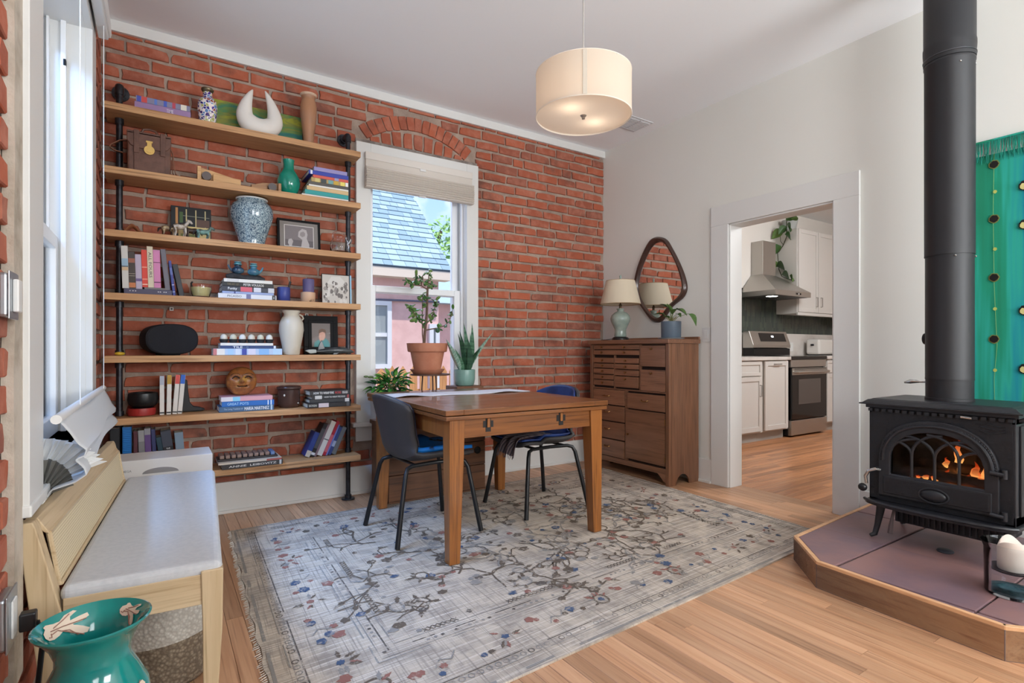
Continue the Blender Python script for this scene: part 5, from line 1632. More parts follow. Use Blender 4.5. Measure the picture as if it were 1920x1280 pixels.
for i in range(26):
    a = rg.uniform(0, 6.28)
    b.tube([(0, 0, .125), (.03 * math.cos(a), .03 * math.sin(a), .17), (.05 * math.cos(a), .05 * math.sin(a), .155 + rg.uniform(0, .04))], .0012, 4)
stuff(b.build('moss', M('dry moss', srgb(150, 132, 78), .9), pp))
def switch(label, x, y, z, w=.075, h=.118, nx=-1):
    s = thing('light_switch', label, 'light switch', (x, y, z))
    P(s, 'plate', TRIM, (-.006, 0, -w / 2, w / 2, -h / 2, h / 2), bev=.002)
    P(s, 'rocker', TRIM, (-.010, -.006, -.017, .017, -.034, .034), bev=.002)
    return s
switch('white light switch on the wall between cabinet and doorway', 3.73, 2.815, 1.2)

# ================================================================== PENDANT LAMP AND CEILING VENT
pd = thing('pendant_lamp', 'cream drum pendant lamp hanging from the ceiling', 'lamp', (1.71, 1.99, 2.20))
def translucent(name, col, f=.5, tcol=None):
    m = bpy.data.materials.new(name)
    m.use_nodes = True
    n, l = m.node_tree.nodes, m.node_tree.links
    n.clear()
    o = n.new('ShaderNodeOutputMaterial')
    d = n.new('ShaderNodeBsdfDiffuse')
    d.inputs[0].default_value = (*col, 1)
    tr_ = n.new('ShaderNodeBsdfTranslucent')
    tr_.inputs[0].default_value = (*(tcol or col), 1)
    mx = n.new('ShaderNodeMixShader')
    mx.inputs[0].default_value = f
    l.new(d.outputs[0], mx.inputs[1])
    l.new(tr_.outputs[0], mx.inputs[2])
    l.new(mx.outputs[0], o.inputs[0])
    return m
FAB = translucent('cream drum fabric', srgb(228, 220, 206), .4, srgb(240, 212, 180))
R_ = .228
MB().lathe([(R_, 0), (R_, .205)], 64, caps=False).build('shade', FAB, pd, smooth=60)
MB().add([(.999 * R_ * math.cos(a * PI / 32), .999 * R_ * math.sin(a * PI / 32), .008) for a in range(64)], [tuple(range(64))]).build('diffuser', translucent('frosted diffuser', srgb(236, 224, 214), .55, srgb(250, 236, 220)), pd)
MB().tube([(R_ * math.cos(a * PI / 32), R_ * math.sin(a * PI / 32), .001) for a in range(64)], .0028, 6, closed=True).tube([(R_ * math.cos(a * PI / 32), R_ * math.sin(a * PI / 32), .204) for a in range(64)], .002, 6, closed=True).build('rim', M('warm white rim', srgb(240, 228, 212), .6), pd, smooth=True)
P(pd, 'seam', M('shade seam tape', srgb(206, 196, 180), .8), (-.010, .010, -R_ - .0025, -R_ - .0012, .004, .201)).rotation_euler = (0, 0, -.68)
NICK = M('brushed nickel', srgb(180, 172, 164), .35, .9)
MB().lathe([(.0, -.012), (.008, -.010), (.006, -.004), (.012, .001), (.016, .006), (0, .006)], 20).build('finial', NICK, pd, smooth=50)
MB().cyl((0, 0, .205), (0, 0, .845), .0035, n=8).build('cord', M('grey cord', srgb(176, 172, 166), .6), pd)
MB().lathe([(0, .83), (.055, .83), (.062, .84), (.062, .855), (0, .855)], 28).build('canopy', NICK, pd, smooth=40)
MB().cyl((0, 0, .12), (0, 0, .206), .012, n=10).tube([(-R_, 0, .2), (R_, 0, .2)], .002, 5).tube([(0, -R_, .2), (0, R_, .2)], .002, 5).build('fitter', NICK, pd)
for sx in (-1, 1):
    MB().ball((sx * .1, sx * .03, .075), .028, 14, 10).build('bulb', M('warm bulb', (1, 1, 1), .5, emit=(1, .86, .7), es=13), pd, smooth=True)
vt = thing('ceiling_vent', 'flat white ceiling vent of three louvred panels near the corner', 'vent', (3.40, 3.38, 3.055))
P(vt, 'frame', M('vent white', srgb(214, 214, 216), .5), (-.2, .2, -.12, .12, -.006, 0))
for i in range(3):
    o = P(vt, 'louvre_panel', M('vent white', (1, 1, 1)), (-.19 + i * .128, -.068 + i * .128, -.1, .1, -.0105, -.006))
    for k in range(8):
        P(o, 'slat', M('vent white', (1, 1, 1)), (-.185 + i * .128, -.073 + i * .128, -.092 + k * .024, -.076 + k * .024, -.0135, -.0105), bev=0)

# ================================================================== BENCH, VASE AND WHAT STANDS BY THE LEFT WALL
ASH = wood('pale ash bench wood', srgb(206, 184, 150), srgb(190, 166, 130), srgb(164, 138, 102), axis=1, scale=2.2, rough=.5)
ASHZ = wood('pale ash bench upright', srgb(206, 184, 150), srgb(190, 166, 130), srgb(164, 138, 102), axis=2, scale=2.2, rough=.5)
be = thing('bench', 'pale wooden bench with grey cushion and cane backrest along the left wall', 'bench', (0.002, 2.42, 0), -.061)
ASHX = wood('pale ash bench cross', srgb(206, 184, 150), srgb(190, 166, 130), srgb(164, 138, 102), axis=0, scale=2.2, rough=.5)
for y in (-.683, .638):
    MB().prism([(.142, 0), (.172, 0), (.189, .3), (.191, .462), (.136, .462), (.14, .3)], y, y + .045, ax=1).build('leg', ASHZ, be, bev=.003)
    MB().prism([(-.205, 0), (-.15, 0), (-.14, .3), (-.176, .462), (-.216, .64), (-.222, .655), (-.248, .655), (-.246, .6), (-.215, .3)], y, y + .045, ax=1).build('back_post', ASHZ, be, bev=.003)
P(be, 'seat_rail', ASH, (.155, .18, -.638, .638, .37, .44), bev=.002)
P(be, 'seat_rail', ASH, (-.185, -.165, -.638, .638, .37, .44), bev=.002)
P(be, 'end_rail', ASHX, (-.165, .15, -.678, -.65, .368, .452), bev=.002)
P(be, 'end_rail', ASHX, (-.165, .15, .65, .678, .368, .452), bev=.002)
MB().prism([(-.208, .615), (-.246, .655), (-.222, .655), (-.196, .61)], -.638, .638, ax=1).build('top_rail', ASH, be, bev=.002)
def cane_mat():
    m, n, l, p = base_mat('woven cane')
    tcx = n.new('ShaderNodeTexCoord')
    sx = n.new('ShaderNodeSeparateXYZ')
    cx_ = n.new('ShaderNodeCombineXYZ')
    l.new(tcx.outputs['Object'], sx.inputs[0])
    l.new(sx.outputs[1], cx_.inputs[0])
    l.new(sx.outputs[2], cx_.inputs[1])
    ch_ = n.new('ShaderNodeTexBrick')
    ch_.offset = .5
    ch_.inputs['Scale'].default_value = 1
    ch_.inputs['Brick Width'].default_value = .0085
    ch_.inputs['Row Height'].default_value = .0075
    ch_.inputs['Mortar Size'].default_value = .0024
    ch_.inputs['Color1'].default_value = (*srgb(150, 128, 90), 1)
    ch_.inputs['Color2'].default_value = (*srgb(176, 154, 112), 1)
    ch_.inputs['Mortar'].default_value = (*srgb(222, 206, 172), 1)
    l.new(cx_.outputs[0], ch_.inputs[0])
    l.new(ch_.outputs[0], p.inputs['Base Color'])
    p.inputs['Roughness'].default_value = .6
    bump(n, l, p, ch_.outputs[1], .4, .002)
    return m
MB().prism([(-.178, .475), (-.2, .612), (-.208, .612), (-.186, .473)], -.627, .627, ax=1).build('cane_panel', cane_mat(), be)
for pts in ([(-.18, -.632, .475), (-.2, -.632, .612)], [(-.18, .632, .475), (-.2, .632, .612)], [(-.176, -.632, .478), (-.176, .632, .478)], [(-.2, -.632, .613), (-.2, .632, .613)]):
    MB().tube(pts, .0055, 6).build('cane_bead', ASH, be, smooth=True)
b = MB().box(-.173, .189, -.676, .676, .437, .482)
cu = b.build('seat_pad', M('pale grey linen cushion', srgb(198, 200, 203), .9, col2=srgb(190, 193, 197), ns=60, bmp=.05), be)
m_ = cu.modifiers.new('bevel', 'BEVEL')
m_.width, m_.segments = .02, 4
# basket under the bench
bk = thing('basket', 'two-tone knitted basket, white above and brown below, under the bench', 'basket', (-.005, 2.16, 0))
def knit(name, c1, c2):
    m, n, l, p = base_mat(name)
    v = coords(n, l, (1, 1, 1))
    t_ = n.new('ShaderNodeTexVoronoi')
    t_.inputs['Scale'].default_value = 95
    l.new(v, t_.inputs['Vector'])
    l.new(mixc(n, l, ramp(n, l, t_.outputs[0], .1, .6), c1, c2), p.inputs['Base Color'])
    p.inputs['Roughness'].default_value = .95
    bump(n, l, p, t_.outputs[0], .6, .006)
    return m
pot_of('lower_weave', [(0, .003), (.15, 0), (.165, .02), (.172, .16)], knit('brown knit', srgb(150, 136, 116), srgb(108, 94, 78)), bk, 40)
pot_of('upper_weave', [(.173, .16), (.176, .27), (.17, .285), (.164, .28), (.162, .1), (0, .08)], knit('white knit', srgb(206, 202, 192), srgb(176, 170, 160)), bk, 40)
MB().tube([(.172 * math.cos(a * PI / 20), .172 * math.sin(a * PI / 20), .288) for a in range(40)], .007, 8, closed=True).build('rim', M('black braid', srgb(24, 22, 22), .8), bk, smooth=True)
# big teal fish vase
TEAL = M('glossy teal glaze', srgb(10, 118, 116), .12, col2=srgb(22, 136, 130), ns=7, coat=.6)
fv = thing('fish_vase', 'large teal vase with flared mouth and cream fish motifs in the foreground', 'vase', (-.118, 1.452, 0))
VP = [(0, .004), (.062, 0), (.07, .01), (.09, .12), (.107, .24), (.108, .30), (.098, .355), (.078, .395), (.066, .42), (.066, .44), (.075, .465), (.09, .487), (.102, .498), (.104, .503), (.100, .505), (.086, .492), (.07, .468), (.060, .44), (.058, .41), (.07, .38), (.09, .34), (0, .3)]
pot_of('body', VP, TEAL, fv, 56)
FISH = [(-1, 0), (-.9, .22), (-.6, .36), (-.25, .36), (.05, .24), (.25, .5), (.6, .72), (.95, .74), (1.05, .56), (.75, .48), (.5, .3), (.45, .14), (.8, .13), (1.05, -.03), (1.0, -.2), (.7, -.14), (.4, -.08), (.45, -.33), (.7, -.55), (.6, -.68), (.3, -.55), (.05, -.26), (-.25, -.34), (-.45, -.55), (-.6, -.5), (-.62, -.32), (-.88, -.2)]
def on_surf(prof, a, s):
    """point on the lathe at angle a, at height fraction s along the profile pieces"""
    q = s * (len(prof) - 1)
    i = min(int(q), len(prof) - 2)
    r = prof[i][0] + (prof[i + 1][0] - prof[i][0]) * (q - i)
    z = prof[i][1] + (prof[i + 1][1] - prof[i][1]) * (q - i)
    return (r, z, a)
def fish(prof, a0, aw, s0, sw, off, inner, flip=1):
    CRM, BRN = M('cream fish glaze', srgb(222, 204, 184), .4), M('brown fish line', srgb(150, 112, 98), .4)
    def pt(x, y, o_):
        r, z, a = on_surf(prof, a0 + aw * x * flip, s0 + sw * y)
        k = -1 if inner else 1
        return ((r + k * o_) * math.cos(a), (r + k * o_) * math.sin(a), z + (o_ if inner else 0))
    cx = sum(p[0] for p in FISH) / len(FISH)
    cy = sum(p[1] for p in FISH) / len(FISH)
    b = MB()
    m = len(FISH)
    rings = []
    for k in (1.0, .75, .5, .25):
        rings += [pt(cx + (x - cx) * k, cy + (y - cy) * k, off) for x, y in FISH]
    rings.append(pt(cx, cy, off))
    fs = [(j * m + i, j * m + (i + 1) % m, (j + 1) * m + (i + 1) % m, (j + 1) * m + i) for j in range(3) for i in range(m)]
    fs += [(3 * m + i, 3 * m + (i + 1) % m, 4 * m) for i in range(m)]
    b.mat(0).add(rings, fs)
    for ln in ([(-.6, .1), (-.2, .1), (.3, .5), (.8, .8)], [(-.5, -.05), (.1, .05), (.6, .1), (.95, .07)], [(-.3, -.1), (.2, -.25), (.45, -.5)], [(-.8, .12), (-.65, .2), (-.55, .05)], [(-.1, .2), (.25, .35), (.55, .72)]):
        b.mat(1).tube([pt(x, y, off + .0006) for x, y in ln], .0011, 5)
    return b.build('fish_motif', [CRM, BRN], fv, smooth=True)
PIN = VP[14:18]
POUT = VP[3:8]
fish(PIN, math.radians(140), .66, .46, .50, .0014, True, -1)
fish(PIN, math.radians(38), .36, .42, .40, .0014, True, -1)
fish(POUT, math.radians(-48), .46, .60, .30, .0016, False)
# white carton standing between the bench and the shelves
bx_ = thing('white_box', 'flat white carton lettered OMEGA standing between bench and shelves', 'box', (0, 0, 0))
P(bx_, 'carton', M('white carton', srgb(206, 202, 198), .7), (-.2, .236, 3.275, 3.52, .0, .527), bev=.003)
lettering(bx_, 'OMEGA', (-.142, 3.2745, .476), .05, .011, (1, 0, 0), (0, 0, 1), cov((120, 116, 114)))
MB().prism([(.005 + .078 * math.cos(a * PI / 16), .455 + .027 * math.sin(a * PI / 16)) for a in range(17)], 3.2742, 3.275, ax=1).build('printed_arc', cov((128, 124, 124)), bx_)
# shade of the left window: headrail, cords, lowered bar with gathered cloth
SHD = translucent('white shade cloth', srgb(226, 228, 230), .25)
SHW = M('white shade rail', srgb(226, 226, 224), .5)
ws = thing('window_shade', 'white shade of the left window lowered onto the bench back, folds spilling out', 'window shade', (-.238, 2.66, .672))
P(ws, 'headrail', SHW, (-.02, .022, -.76, .745, 1.97, 2.05), bev=.006)
MB().prism([(-.02, 1.985), (.03, 1.985), (.034, 2.005), (.03, 2.075), (-.02, 2.09)], -.765, .75, ax=1).build('valance', SHW, ws, bev=.004)
for y in (-.32, .60):
    MB().cyl((.012, y, .22), (.012, y, 1.98), .0016, n=6).build('cord', M('white cord', srgb(240, 240, 238), .7), ws)
MB().tube([(.0, -.735, .215), (.0, .735, .215)], .013, 12).build('bar', SHW, ws, smooth=True)
SP = [(.0, .205), (.02, .17), (.034, .135), (.05, .115), (.046, .098), (.028, .09), (.046, .07), (.052, .052), (.03, .035), (.005, .028), (-.02, .02), (-.03, .0)]
b = MB()
def sp_f(u, w):
    q = w * (len(SP) - 1)
    i = min(int(q), len(SP) - 2)
    r = q - i
    k = 1 + .15 * math.sin(5 * u + 3 * w)
    return ((SP[i][0] * (1 - r) + SP[i + 1][0] * r) * k + .006, -.715 + 1.43 * u + .02 * math.sin(7 * w), (SP[i][1] * (1 - r) + SP[i + 1][1] * r) + .006 * math.sin(9 * u + 4 * w))
b.grid(sp_f, 40, 36)
b.build('cloth', SHD, ws, smooth=True, solid=.002)
b = MB()
c0 = Vector((-.045, -.66, -.01))
for k in range(22):
    a0, a1 = math.radians(18 + k * 5.2), math.radians(18 + (k + 1) * 5.2)
    y0, y1 = (0, .012) if k % 2 else (.012, 0)
    r0, r1 = .012, .108 - .03 * abs(k - 11) / 11
    b.add([c0 + Vector((math.cos(a0) * r0, y0, math.sin(a0) * r0)), c0 + Vector((math.cos(a0) * r1, y0, math.sin(a0) * r1)), c0 + Vector((math.cos(a1) * r1, y1, math.sin(a1) * r1)), c0 + Vector((math.cos(a1) * r0, y1, math.sin(a1) * r0))], [(0, 1, 2, 3)])
b.build('pleat_end', M('grey pleat lining', srgb(104, 102, 96), .9), ws, solid=.0015)
b = MB()
c0 = Vector((-.07, -.60, .0))
for k in range(24):
    a0, a1 = math.radians(25 + k * 5), math.radians(25 + (k + 1) * 5)
    y0, y1 = (0, .016) if k % 2 else (.016, 0)
    b.add([c0 + Vector((math.cos(a0) * .02, y0, math.sin(a0) * .02)), c0 + Vector((math.cos(a0) * .19, y0, math.sin(a0) * .15)), c0 + Vector((math.cos(a1) * .15, y1, math.sin(a1) * .15)), c0 + Vector((math.cos(a1) * .02, y1, math.sin(a1) * .02))], [(0, 1, 2, 3)])
b.build('pleats', SHW, ws, solid=.0015)
MB().tube([(-.035, -.725, -.005), (-.035, .0, -.005)], .011, 10).build('lower_bar', SHW, ws, smooth=True)
# shade of the back window, raised
LIN = translucent('oatmeal shade cloth', srgb(238, 231, 222), .3)
rs_ = thing('roman_shade', 'oatmeal pleated shade raised at the top of the back window', 'window shade', (1.738, 3.97, 2.28))
P(rs_, 'headrail', M('oatmeal rail', srgb(222, 216, 208), .7), (-.455, .455, -.012, .022, .222, .278), bev=.005)
P(rs_, 'face_cloth', LIN, (-.452, .452, -.008, .02, .16, .222), bev=.002)
for k in range(9):
    zz = .008 + k * .0175
    dep = .050 - .0025 * abs(k - 4)
    MB().prism([(.012, zz), (-dep * .7, zz + .001), (-dep, zz + .009), (-dep * .7, zz + .0165), (.012, zz + .0165)], -.457, .457, ax=0).build('pleat', LIN, rs_, bev=.002)
P(rs_, 'tab', SHW, (-.02, .03, -.018, -.008, .205, .222))
P(rs_, 'bottom_tab', SHW, (-.03, .03, -.02, .0, 0, .008))
# metal switch box and outlet box on the brick, left edge
sw = thing('switch_box', 'galvanised metal switch box with white rocker on the near left brick', 'switch box', (LX, 1.60, 1.198))
GAL = M('galvanised steel', srgb(176, 182, 188), .35, .85)
P(sw, 'box', GAL, (0, .018, -.04, .04, -.048, .048), bev=.006)
P(sw, 'cover', GAL, (.018, .021, -.044, .044, -.052, .052), bev=.002)
P(sw, 'rocker', TRIM, (.021, .032, -.018, .018, -.036, .036), bev=.003)
ob = thing('outlet_box', 'steel outlet box low on the near left brick with a plug in it', 'outlet', (LX, 1.57, .5))
P(ob, 'box', GAL, (0, .02, -.045, .045, -.055, .055), bev=.006)
P(ob, 'cover', GAL, (.02, .0235, -.05, .05, -.06, .06), bev=.002)
P(ob, 'socket', TRIM, (.0235, .028, -.02, .02, -.04, .04), bev=.003)
pc = thing('power_cord', 'black plug and cord hanging from the low outlet box', 'power cord', (-.261, 1.60, 0))
P(pc, 'plug', M('black plastic', (0, 0, 0)), (0.001, .03, -.014, .014, .455, .495), bev=.004)
MB().tube([(.03, 0, .47), (.04, 0, .42), (.03, -.005, .3), (.02, -.02, .15), (.01, -.1, .012), (.02, -.3, .006)], .0055, 8).build('cord', M('black plastic', (0, 0, 0)), pc, smooth=True)
# ================================================================== HEARTH AND WOOD STOVE
h = thing('hearth', 'raised hearth of large terracotta tiles edged in oak under the stove', 'hearth', (0, 0, 0))
HP = [(3.712, 1.60), (2.735, 1.535), (2.492, 1.295), (2.452, .632), (2.68, .38), (3.712, .36)]
HO = wood('oak hearth edging', srgb(230, 184, 140), srgb(214, 162, 116), srgb(186, 132, 90), axis=1, scale=2, rough=.4)
MB().prism(HP[::-1], 0, .108).build('base', M('grey grout', srgb(116, 100, 96), .9), h)
for i in range(5):
    a, c = Vector((*HP[i], 0)), Vector((*HP[i + 1], 0))
    d = (c - a).normalized()
    nn = Vector((d.y, -d.x, 0)) * -.02
    m_ = [a, c, c + nn, a + nn]
    q = [(p.x, p.y) for p in m_]
    MB().prism(q, 0, .122).build('edge_board', HO, h, bev=.002)
TILE = M('terracotta slate tile', srgb(142, 107, 104), .42, col2=srgb(118, 96, 104), ns=3, bmp=.08, bs=25, rnd=True)
def clip(poly, f):
    out = []
    for i in range(len(poly)):
        a, c = poly[i], poly[(i + 1) % len(poly)]
        fa, fc = f(a), f(c)
        if fa >= 0:
            out.append(a)
        if (fa >= 0) != (fc >= 0):
            t_ = fa / (fa - fc)
            out.append((a[0] + (c[0] - a[0]) * t_, a[1] + (c[1] - a[1]) * t_))
    return out
inner = HP
cx, cy = 3.1, 1.0
for x0 in (2.02, 2.507, 2.98, 3.467):
    for y0 in (.235, .725, 1.222):
        poly = [(x0 + .004, y0 + .004), (x0 + .479, y0 + .004), (x0 + .479, y0 + .486), (x0 + .004, y0 + .486)]
        for i in range(6):
            a, c = inner[i], inner[(i + 1) % 6]
            ex, ey = c[0] - a[0], c[1] - a[1]
            L = math.hypot(ex, ey)
            s_ = 1 if (ex * (cy - a[1]) - ey * (cx - a[0])) > 0 else -1
            poly = clip(poly, lambda p: s_ * (ex * (p[1] - a[1]) - ey * (p[0] - a[0])) / L - .022) if poly else poly
        if len(poly) > 2:
            area = sum(poly[i][0] * poly[(i + 1) % len(poly)][1] - poly[(i + 1) % len(poly)][0] * poly[i][1] for i in range(len(poly)))
            if area < 0:
                poly = poly[::-1]
            if abs(area) > .004:
                MB().prism(poly, .108, .1205).build('tile', TILE, h, bev=.003)
CI = M('black cast iron stove', srgb(30, 31, 35), .42, col2=srgb(36, 37, 42), ns=40, spec=.6)
CIT = M('textured cast iron panel', srgb(27, 28, 32), .5, bmp=.5, ns=26, spec=.5)
s = thing('wood_stove', 'black cast iron stove with arched glass door and burning fire on the hearth', 'stove', (3.235, 1.03, .1215), -PI / 2)
W2, D0, D1 = .283, -.195, .2
b = MB().box(-W2, W2, D0 + .16, D1, .2, .665).box(-W2, -W2 + .04, D0, D0 + .16, .2, .665).box(W2 - .04, W2, D0, D0 + .16, .2, .665).box(-W2, W2, D0, D0 + .16, .2, .245).box(-W2, W2, D0, D0 + .16, .635, .665)
b.build('firebox', CI, s, bev=.004)
P(s, 'side_panel', CIT, (W2, W2 + .008, D0 + .04, D1 - .04, .24, .63), bev=.003)
P(s, 'side_panel', CIT, (-W2 - .008, -W2, D0 + .04, D1 - .04, .24, .63), bev=.003)
b = MB().tube([(W2 + .008, .0 + .09 * math.cos(a * PI / 12), .44 + .13 * math.sin(a * PI / 12)) for a in range(24)], .008, 8, closed=True)
b.build('side_medallion', CI, s, smooth=True)
b = MB().frustum((0, .0), (.315, .235), .682, (0, 0), (.315, .235), .689).frustum((0, 0), (.306, .226), .689, (0, 0), (.285, .205), .706).frustum((0, 0), (.278, .2), .706, (0, 0), (.268, .19), .711)
b.build('top_plate', CI, s, bev=.002)
P(s, 'cornice', CI, (-W2 - .012, W2 + .012, D0 - .012, D1, .664, .683))
dm = MB().box(-.009, .009, -.016, 0, -.014, 0).mesh('dentil')
dm.materials.append(CI)
for i in range(19):
    o = bpy.data.objects.new('dentil', dm)
    COL.objects.link(o)
    o.parent = s
    o.location = (-.27 + i * .03, D0 - .004, .662)
for i in range(11):
    o = bpy.data.objects.new('dentil', dm)
    COL.objects.link(o)
    o.parent = s
    o.location = (W2 + .004, D0 + .03 + i * .03, .662)
    o.rotation_euler = (0, 0, PI / 2)
# front plate around the arched door
def arch(w, zs, zt, n=24, zb=None, cx=0):
    """half width, spring height, top height; from bottom left over the arch"""
    pts = [(cx - w, zb)] if zb is not None else []
    for i in range(n + 1):
        a = PI - PI * i / n
        ca, sa = math.cos(a), math.sin(a)
        pts.append((cx + w * math.copysign(abs(ca) ** .9, ca), zs + (zt - zs) * abs(sa) ** .9))
    if zb is not None:
        pts.append((cx + w, zb))
    return pts
def ring(outer, inner_, y0, y1):
    """plate between two outlines with the same number of points"""
    b = MB()
    n = len(outer)
    vs_ = [(x, y0, z) for x, z in outer] + [(x, y0, z) for x, z in inner_] + [(x, y1, z) for x, z in outer] + [(x, y1, z) for x, z in inner_]
    fs = []
    for i in range(n):
        j = (i + 1) % n
        fs += [(i, j, n + j, n + i), (2 * n + i, 3 * n + i, 3 * n + j, 2 * n + j), (i, 2 * n + i, 2 * n + j, j), (n + i, n + j, 3 * n + j, 3 * n + i)]
    return b.add(vs_, fs)
A0 = arch(.232, .41, .622, zb=.235)
n_ = len(A0)
rect = []
for x, z in A0:
    rect.append((max(-.275, min(.275, x * 1.32)), .66 if z > .5 else z))
rect[0], rect[-1] = (-.275, .21), (.275, .21)
A0b = list(A0)
ring(rect, A0b, D0 - .004, D0 + .01).build('front_plate', CIT, s)
A1 = arch(.232, .41, .622, zb=.232)
A2 = arch(.182, .41, .565, zb=.345)
door = ring(A1, A2, D0 - .022, D0 - .002).build('door', CI, s, bev=.004)
A3 = arch(.212, .41, .598)
MB().tube([(x, D0 - .023, z) for x, z in A3], .008, 8).build('arch_moulding', CI, door, smooth=True)
b = MB()
for i in range(54):
    q = i / 53 * (len(A3) - 1)
    k = min(int(q), len(A3) - 2)
    x = A3[k][0] + (A3[k + 1][0] - A3[k][0]) * (q - k)
    z = A3[k][1] + (A3[k + 1][1] - A3[k][1]) * (q - k)
    b.ball((x * 1.055, D0 - .0225, z + (.006 if z > .45 else 0)), .0032, 6, 4)
stuff(b.build('bead_row', CI, door))
P(door, 'lower_panel', CI, (-.21, .21, D0 - .028, D0 - .020, .248, .335), bev=.004)
P(door, 'panel_field', CIT, (-.198, .198, D0 - .0295, D0 - .028, .258, .325))
MB().ball((0, D0 - .028, .277), (.052, .016, .028), 28, 10).build('oval_boss', CI, door, smooth=True)
MB().tube([(.058 * math.cos(a * PI / 16), D0 - .03, .277 + .034 * math.sin(a * PI / 16)) for a in range(32)], .0045, 8, closed=True).build('oval_ring', CI, door, smooth=True)
# tracery: three uprights and interlaced arches
def bar(pts, r=.0068):
    MB().tube([(x, D0 - .014, z) for x, z in pts], r, 8).build('glazing_bar', CI, door, smooth=True)
for x in (-.092, 0, .092):
    bar([(x, .345), (x, .45)])
for x0, x1, zt in ((-.182, -.06, .53), (-.092, .03, .556), (0, .12, .54), (.092, .175, .50)):
    bar([(x0 + (x1 - x0) * (1 - math.cos(PI / 2 * i / 8)), .45 + (zt - .45) * math.sin(PI / 2 * i / 8)) for i in range(9)])
for x0, x1, zt in ((-.092, -.172, .51), (0, -.12, .54), (.092, -.03, .556), (.182, .06, .53)):
    bar([(x0 + (x1 - x0) * (1 - math.cos(PI / 2 * i / 8)), .45 + (zt - .45) * math.sin(PI / 2 * i / 8)) for i in range(9)])
MB().prism(arch(.19, .41, .572, zb=.34)[::-1], D0 - .006, D0 - .004, ax=1).build('door_glass', glass_pane('stove glass', (.8, .76, .72), .2), s)
P(s, 'firebrick_wall', M('sooty firebrick', srgb(90, 78, 70), .95, col2=srgb(50, 44, 40), ns=12), (-.235, .235, D0 + .145, D0 + .16, .245, .63))
P(s, 'grate_bed', M('ash bed', srgb(70, 62, 58), .95, bmp=1, ns=40), (-.235, .235, D0 + .01, D0 + .145, .245, .325))
LOG = M('charred log', srgb(40, 30, 26), .9, col2=srgb(80, 60, 50), ns=20, bmp=.6)
for p0, p1, r in (((-.16, D0 + .05, .355), (.05, D0 + .09, .36), .028), ((-.02, D0 + .06, .36), (.2, D0 + .045, .35), .03), ((-.1, D0 + .1, .405), (.17, D0 + .1, .4), .026)):
    tag_ = MB().cyl(p0, p1, r, r * .9, 12).build('log', LOG, s, smooth=True)
def flame_mat():
    m = bpy.data.materials.new('flame')
    m.use_nodes = True
    n, l = m.node_tree.nodes, m.node_tree.links
    n.clear()
    o = n.new('ShaderNodeOutputMaterial')
    e = n.new('ShaderNodeEmission')
    tcx = n.new('ShaderNodeTexCoord')
    sx = n.new('ShaderNodeSeparateXYZ')
    l.new(tcx.outputs['Generated'], sx.inputs[0])
    l.new(ramp(n, l, sx.outputs[2], .05, .8, (1, .55, .16), (.8, .07, .01)), e.inputs[0])
    e.inputs[1].default_value = 2.6
    tr_ = n.new('ShaderNodeBsdfTransparent')
    mx = n.new('ShaderNodeMixShader')
    l.new(ramp(n, l, sx.outputs[2], .1, 1.0, (.8, .8, .8), (.05, .05, .05)), mx.inputs[0])
    l.new(tr_.outputs[0], mx.inputs[1])
    l.new(e.outputs[0], mx.inputs[2])
    l.new(mx.outputs[0], o.inputs[0])
    return m
FL = flame_mat()
for x, y, z0, hh, r in ((-.115, .05, .33, .02, .012), (-.085, .04, .33, .022, .012), (-.055, .05, .335, .03, .014), (-.02, .04, .33, .035, .013), (.03, .05, .34, .06, .017), (.05, .11, .4, .15, .017), (.075, .06, .34, .03, .012), (.105, .05, .34, .05, .018), (.128, .07, .35, .1, .02), (.15, .05, .34, .07, .018), (.165, .06, .35, .16, .014), (.015, .08, .4, .05, .012)):
    b = MB()
    pts = [(x + .006 * math.sin(i * 1.7 + x * 90), D0 + y, z0 + hh * i / 7) for i in range(8)]
    b.tube(pts, [r * k for k in (.4, .85, 1, .9, .7, .45, .22, .03)], 8)
    b.build('flame', FL, s, smooth=True)
EMB = M('glowing ember', (.3, .05, .01), .9, emit=(1, .28, .04), es=9)
rg = random.Random(41)
for k in range(16):
    x = rg.uniform(-.13, .18)
    MB().ball((x, D0 + rg.uniform(.02, .05), .329), (rg.uniform(.004, .009), .006, .005), 7, 5).build('ember', EMB, s)
fl_ = light('fire_glow', 'POINT', (3.11, .98, .50), (3, 1, 0), 1.0, (1, .42, .12), (.04, .04))
# ash lip, legs, handles, hinges, pipe
lipo = [(-.30, .06)] + [(-.30 * math.cos(a * PI / 16), -.13 - .105 * math.sin(a * PI / 16) ** .8) for a in range(1, 16)] + [(.30, .06)]
b = MB()
b.prism([(x, D0 + .06 + y * .9 + .06) for x, y in lipo], .182, .2)
b.build('ash_lip', CI, s, bev=.006)
MB().tube([(x, D0 + .06 + y * .9 + .06, .2) for x, y in lipo[1:-1]], .008, 8).build('lip_rail', CI, s, smooth=True)
P(s, 'ash_pan', CIT, (-.2, .22, D0 + .08, D1 - .05, .09, .182), bev=.004)
for k in range(18):
    P(s, 'ash_pan_fin', CI, (-.19 + k * .0225, -.184 + k * .0225, D0 + .07, D0 + .08, .1, .17), bev=0)
for sx in (-1, 1):
    for y, fy in ((D0 + .05, -1), (D1 - .05, 1)):
        b = MB()
        pts = [(sx * .245, y, .2), (sx * .252, y + fy * .006, .13), (sx * .262, y + fy * .012, .06), (sx * .27, y + fy * .02, .016), (sx * .285, y + fy * .035, .006)]
        b.tube(pts, [.024, .019, .014, .013, .009], 8)
        b.v = [(vx, vy, max(vz, 0)) for vx, vy, vz in b.v]
        b.build('leg', CI, s, smooth=50)
CHM = M('polished steel handle', srgb(190, 188, 184), .2, .95)
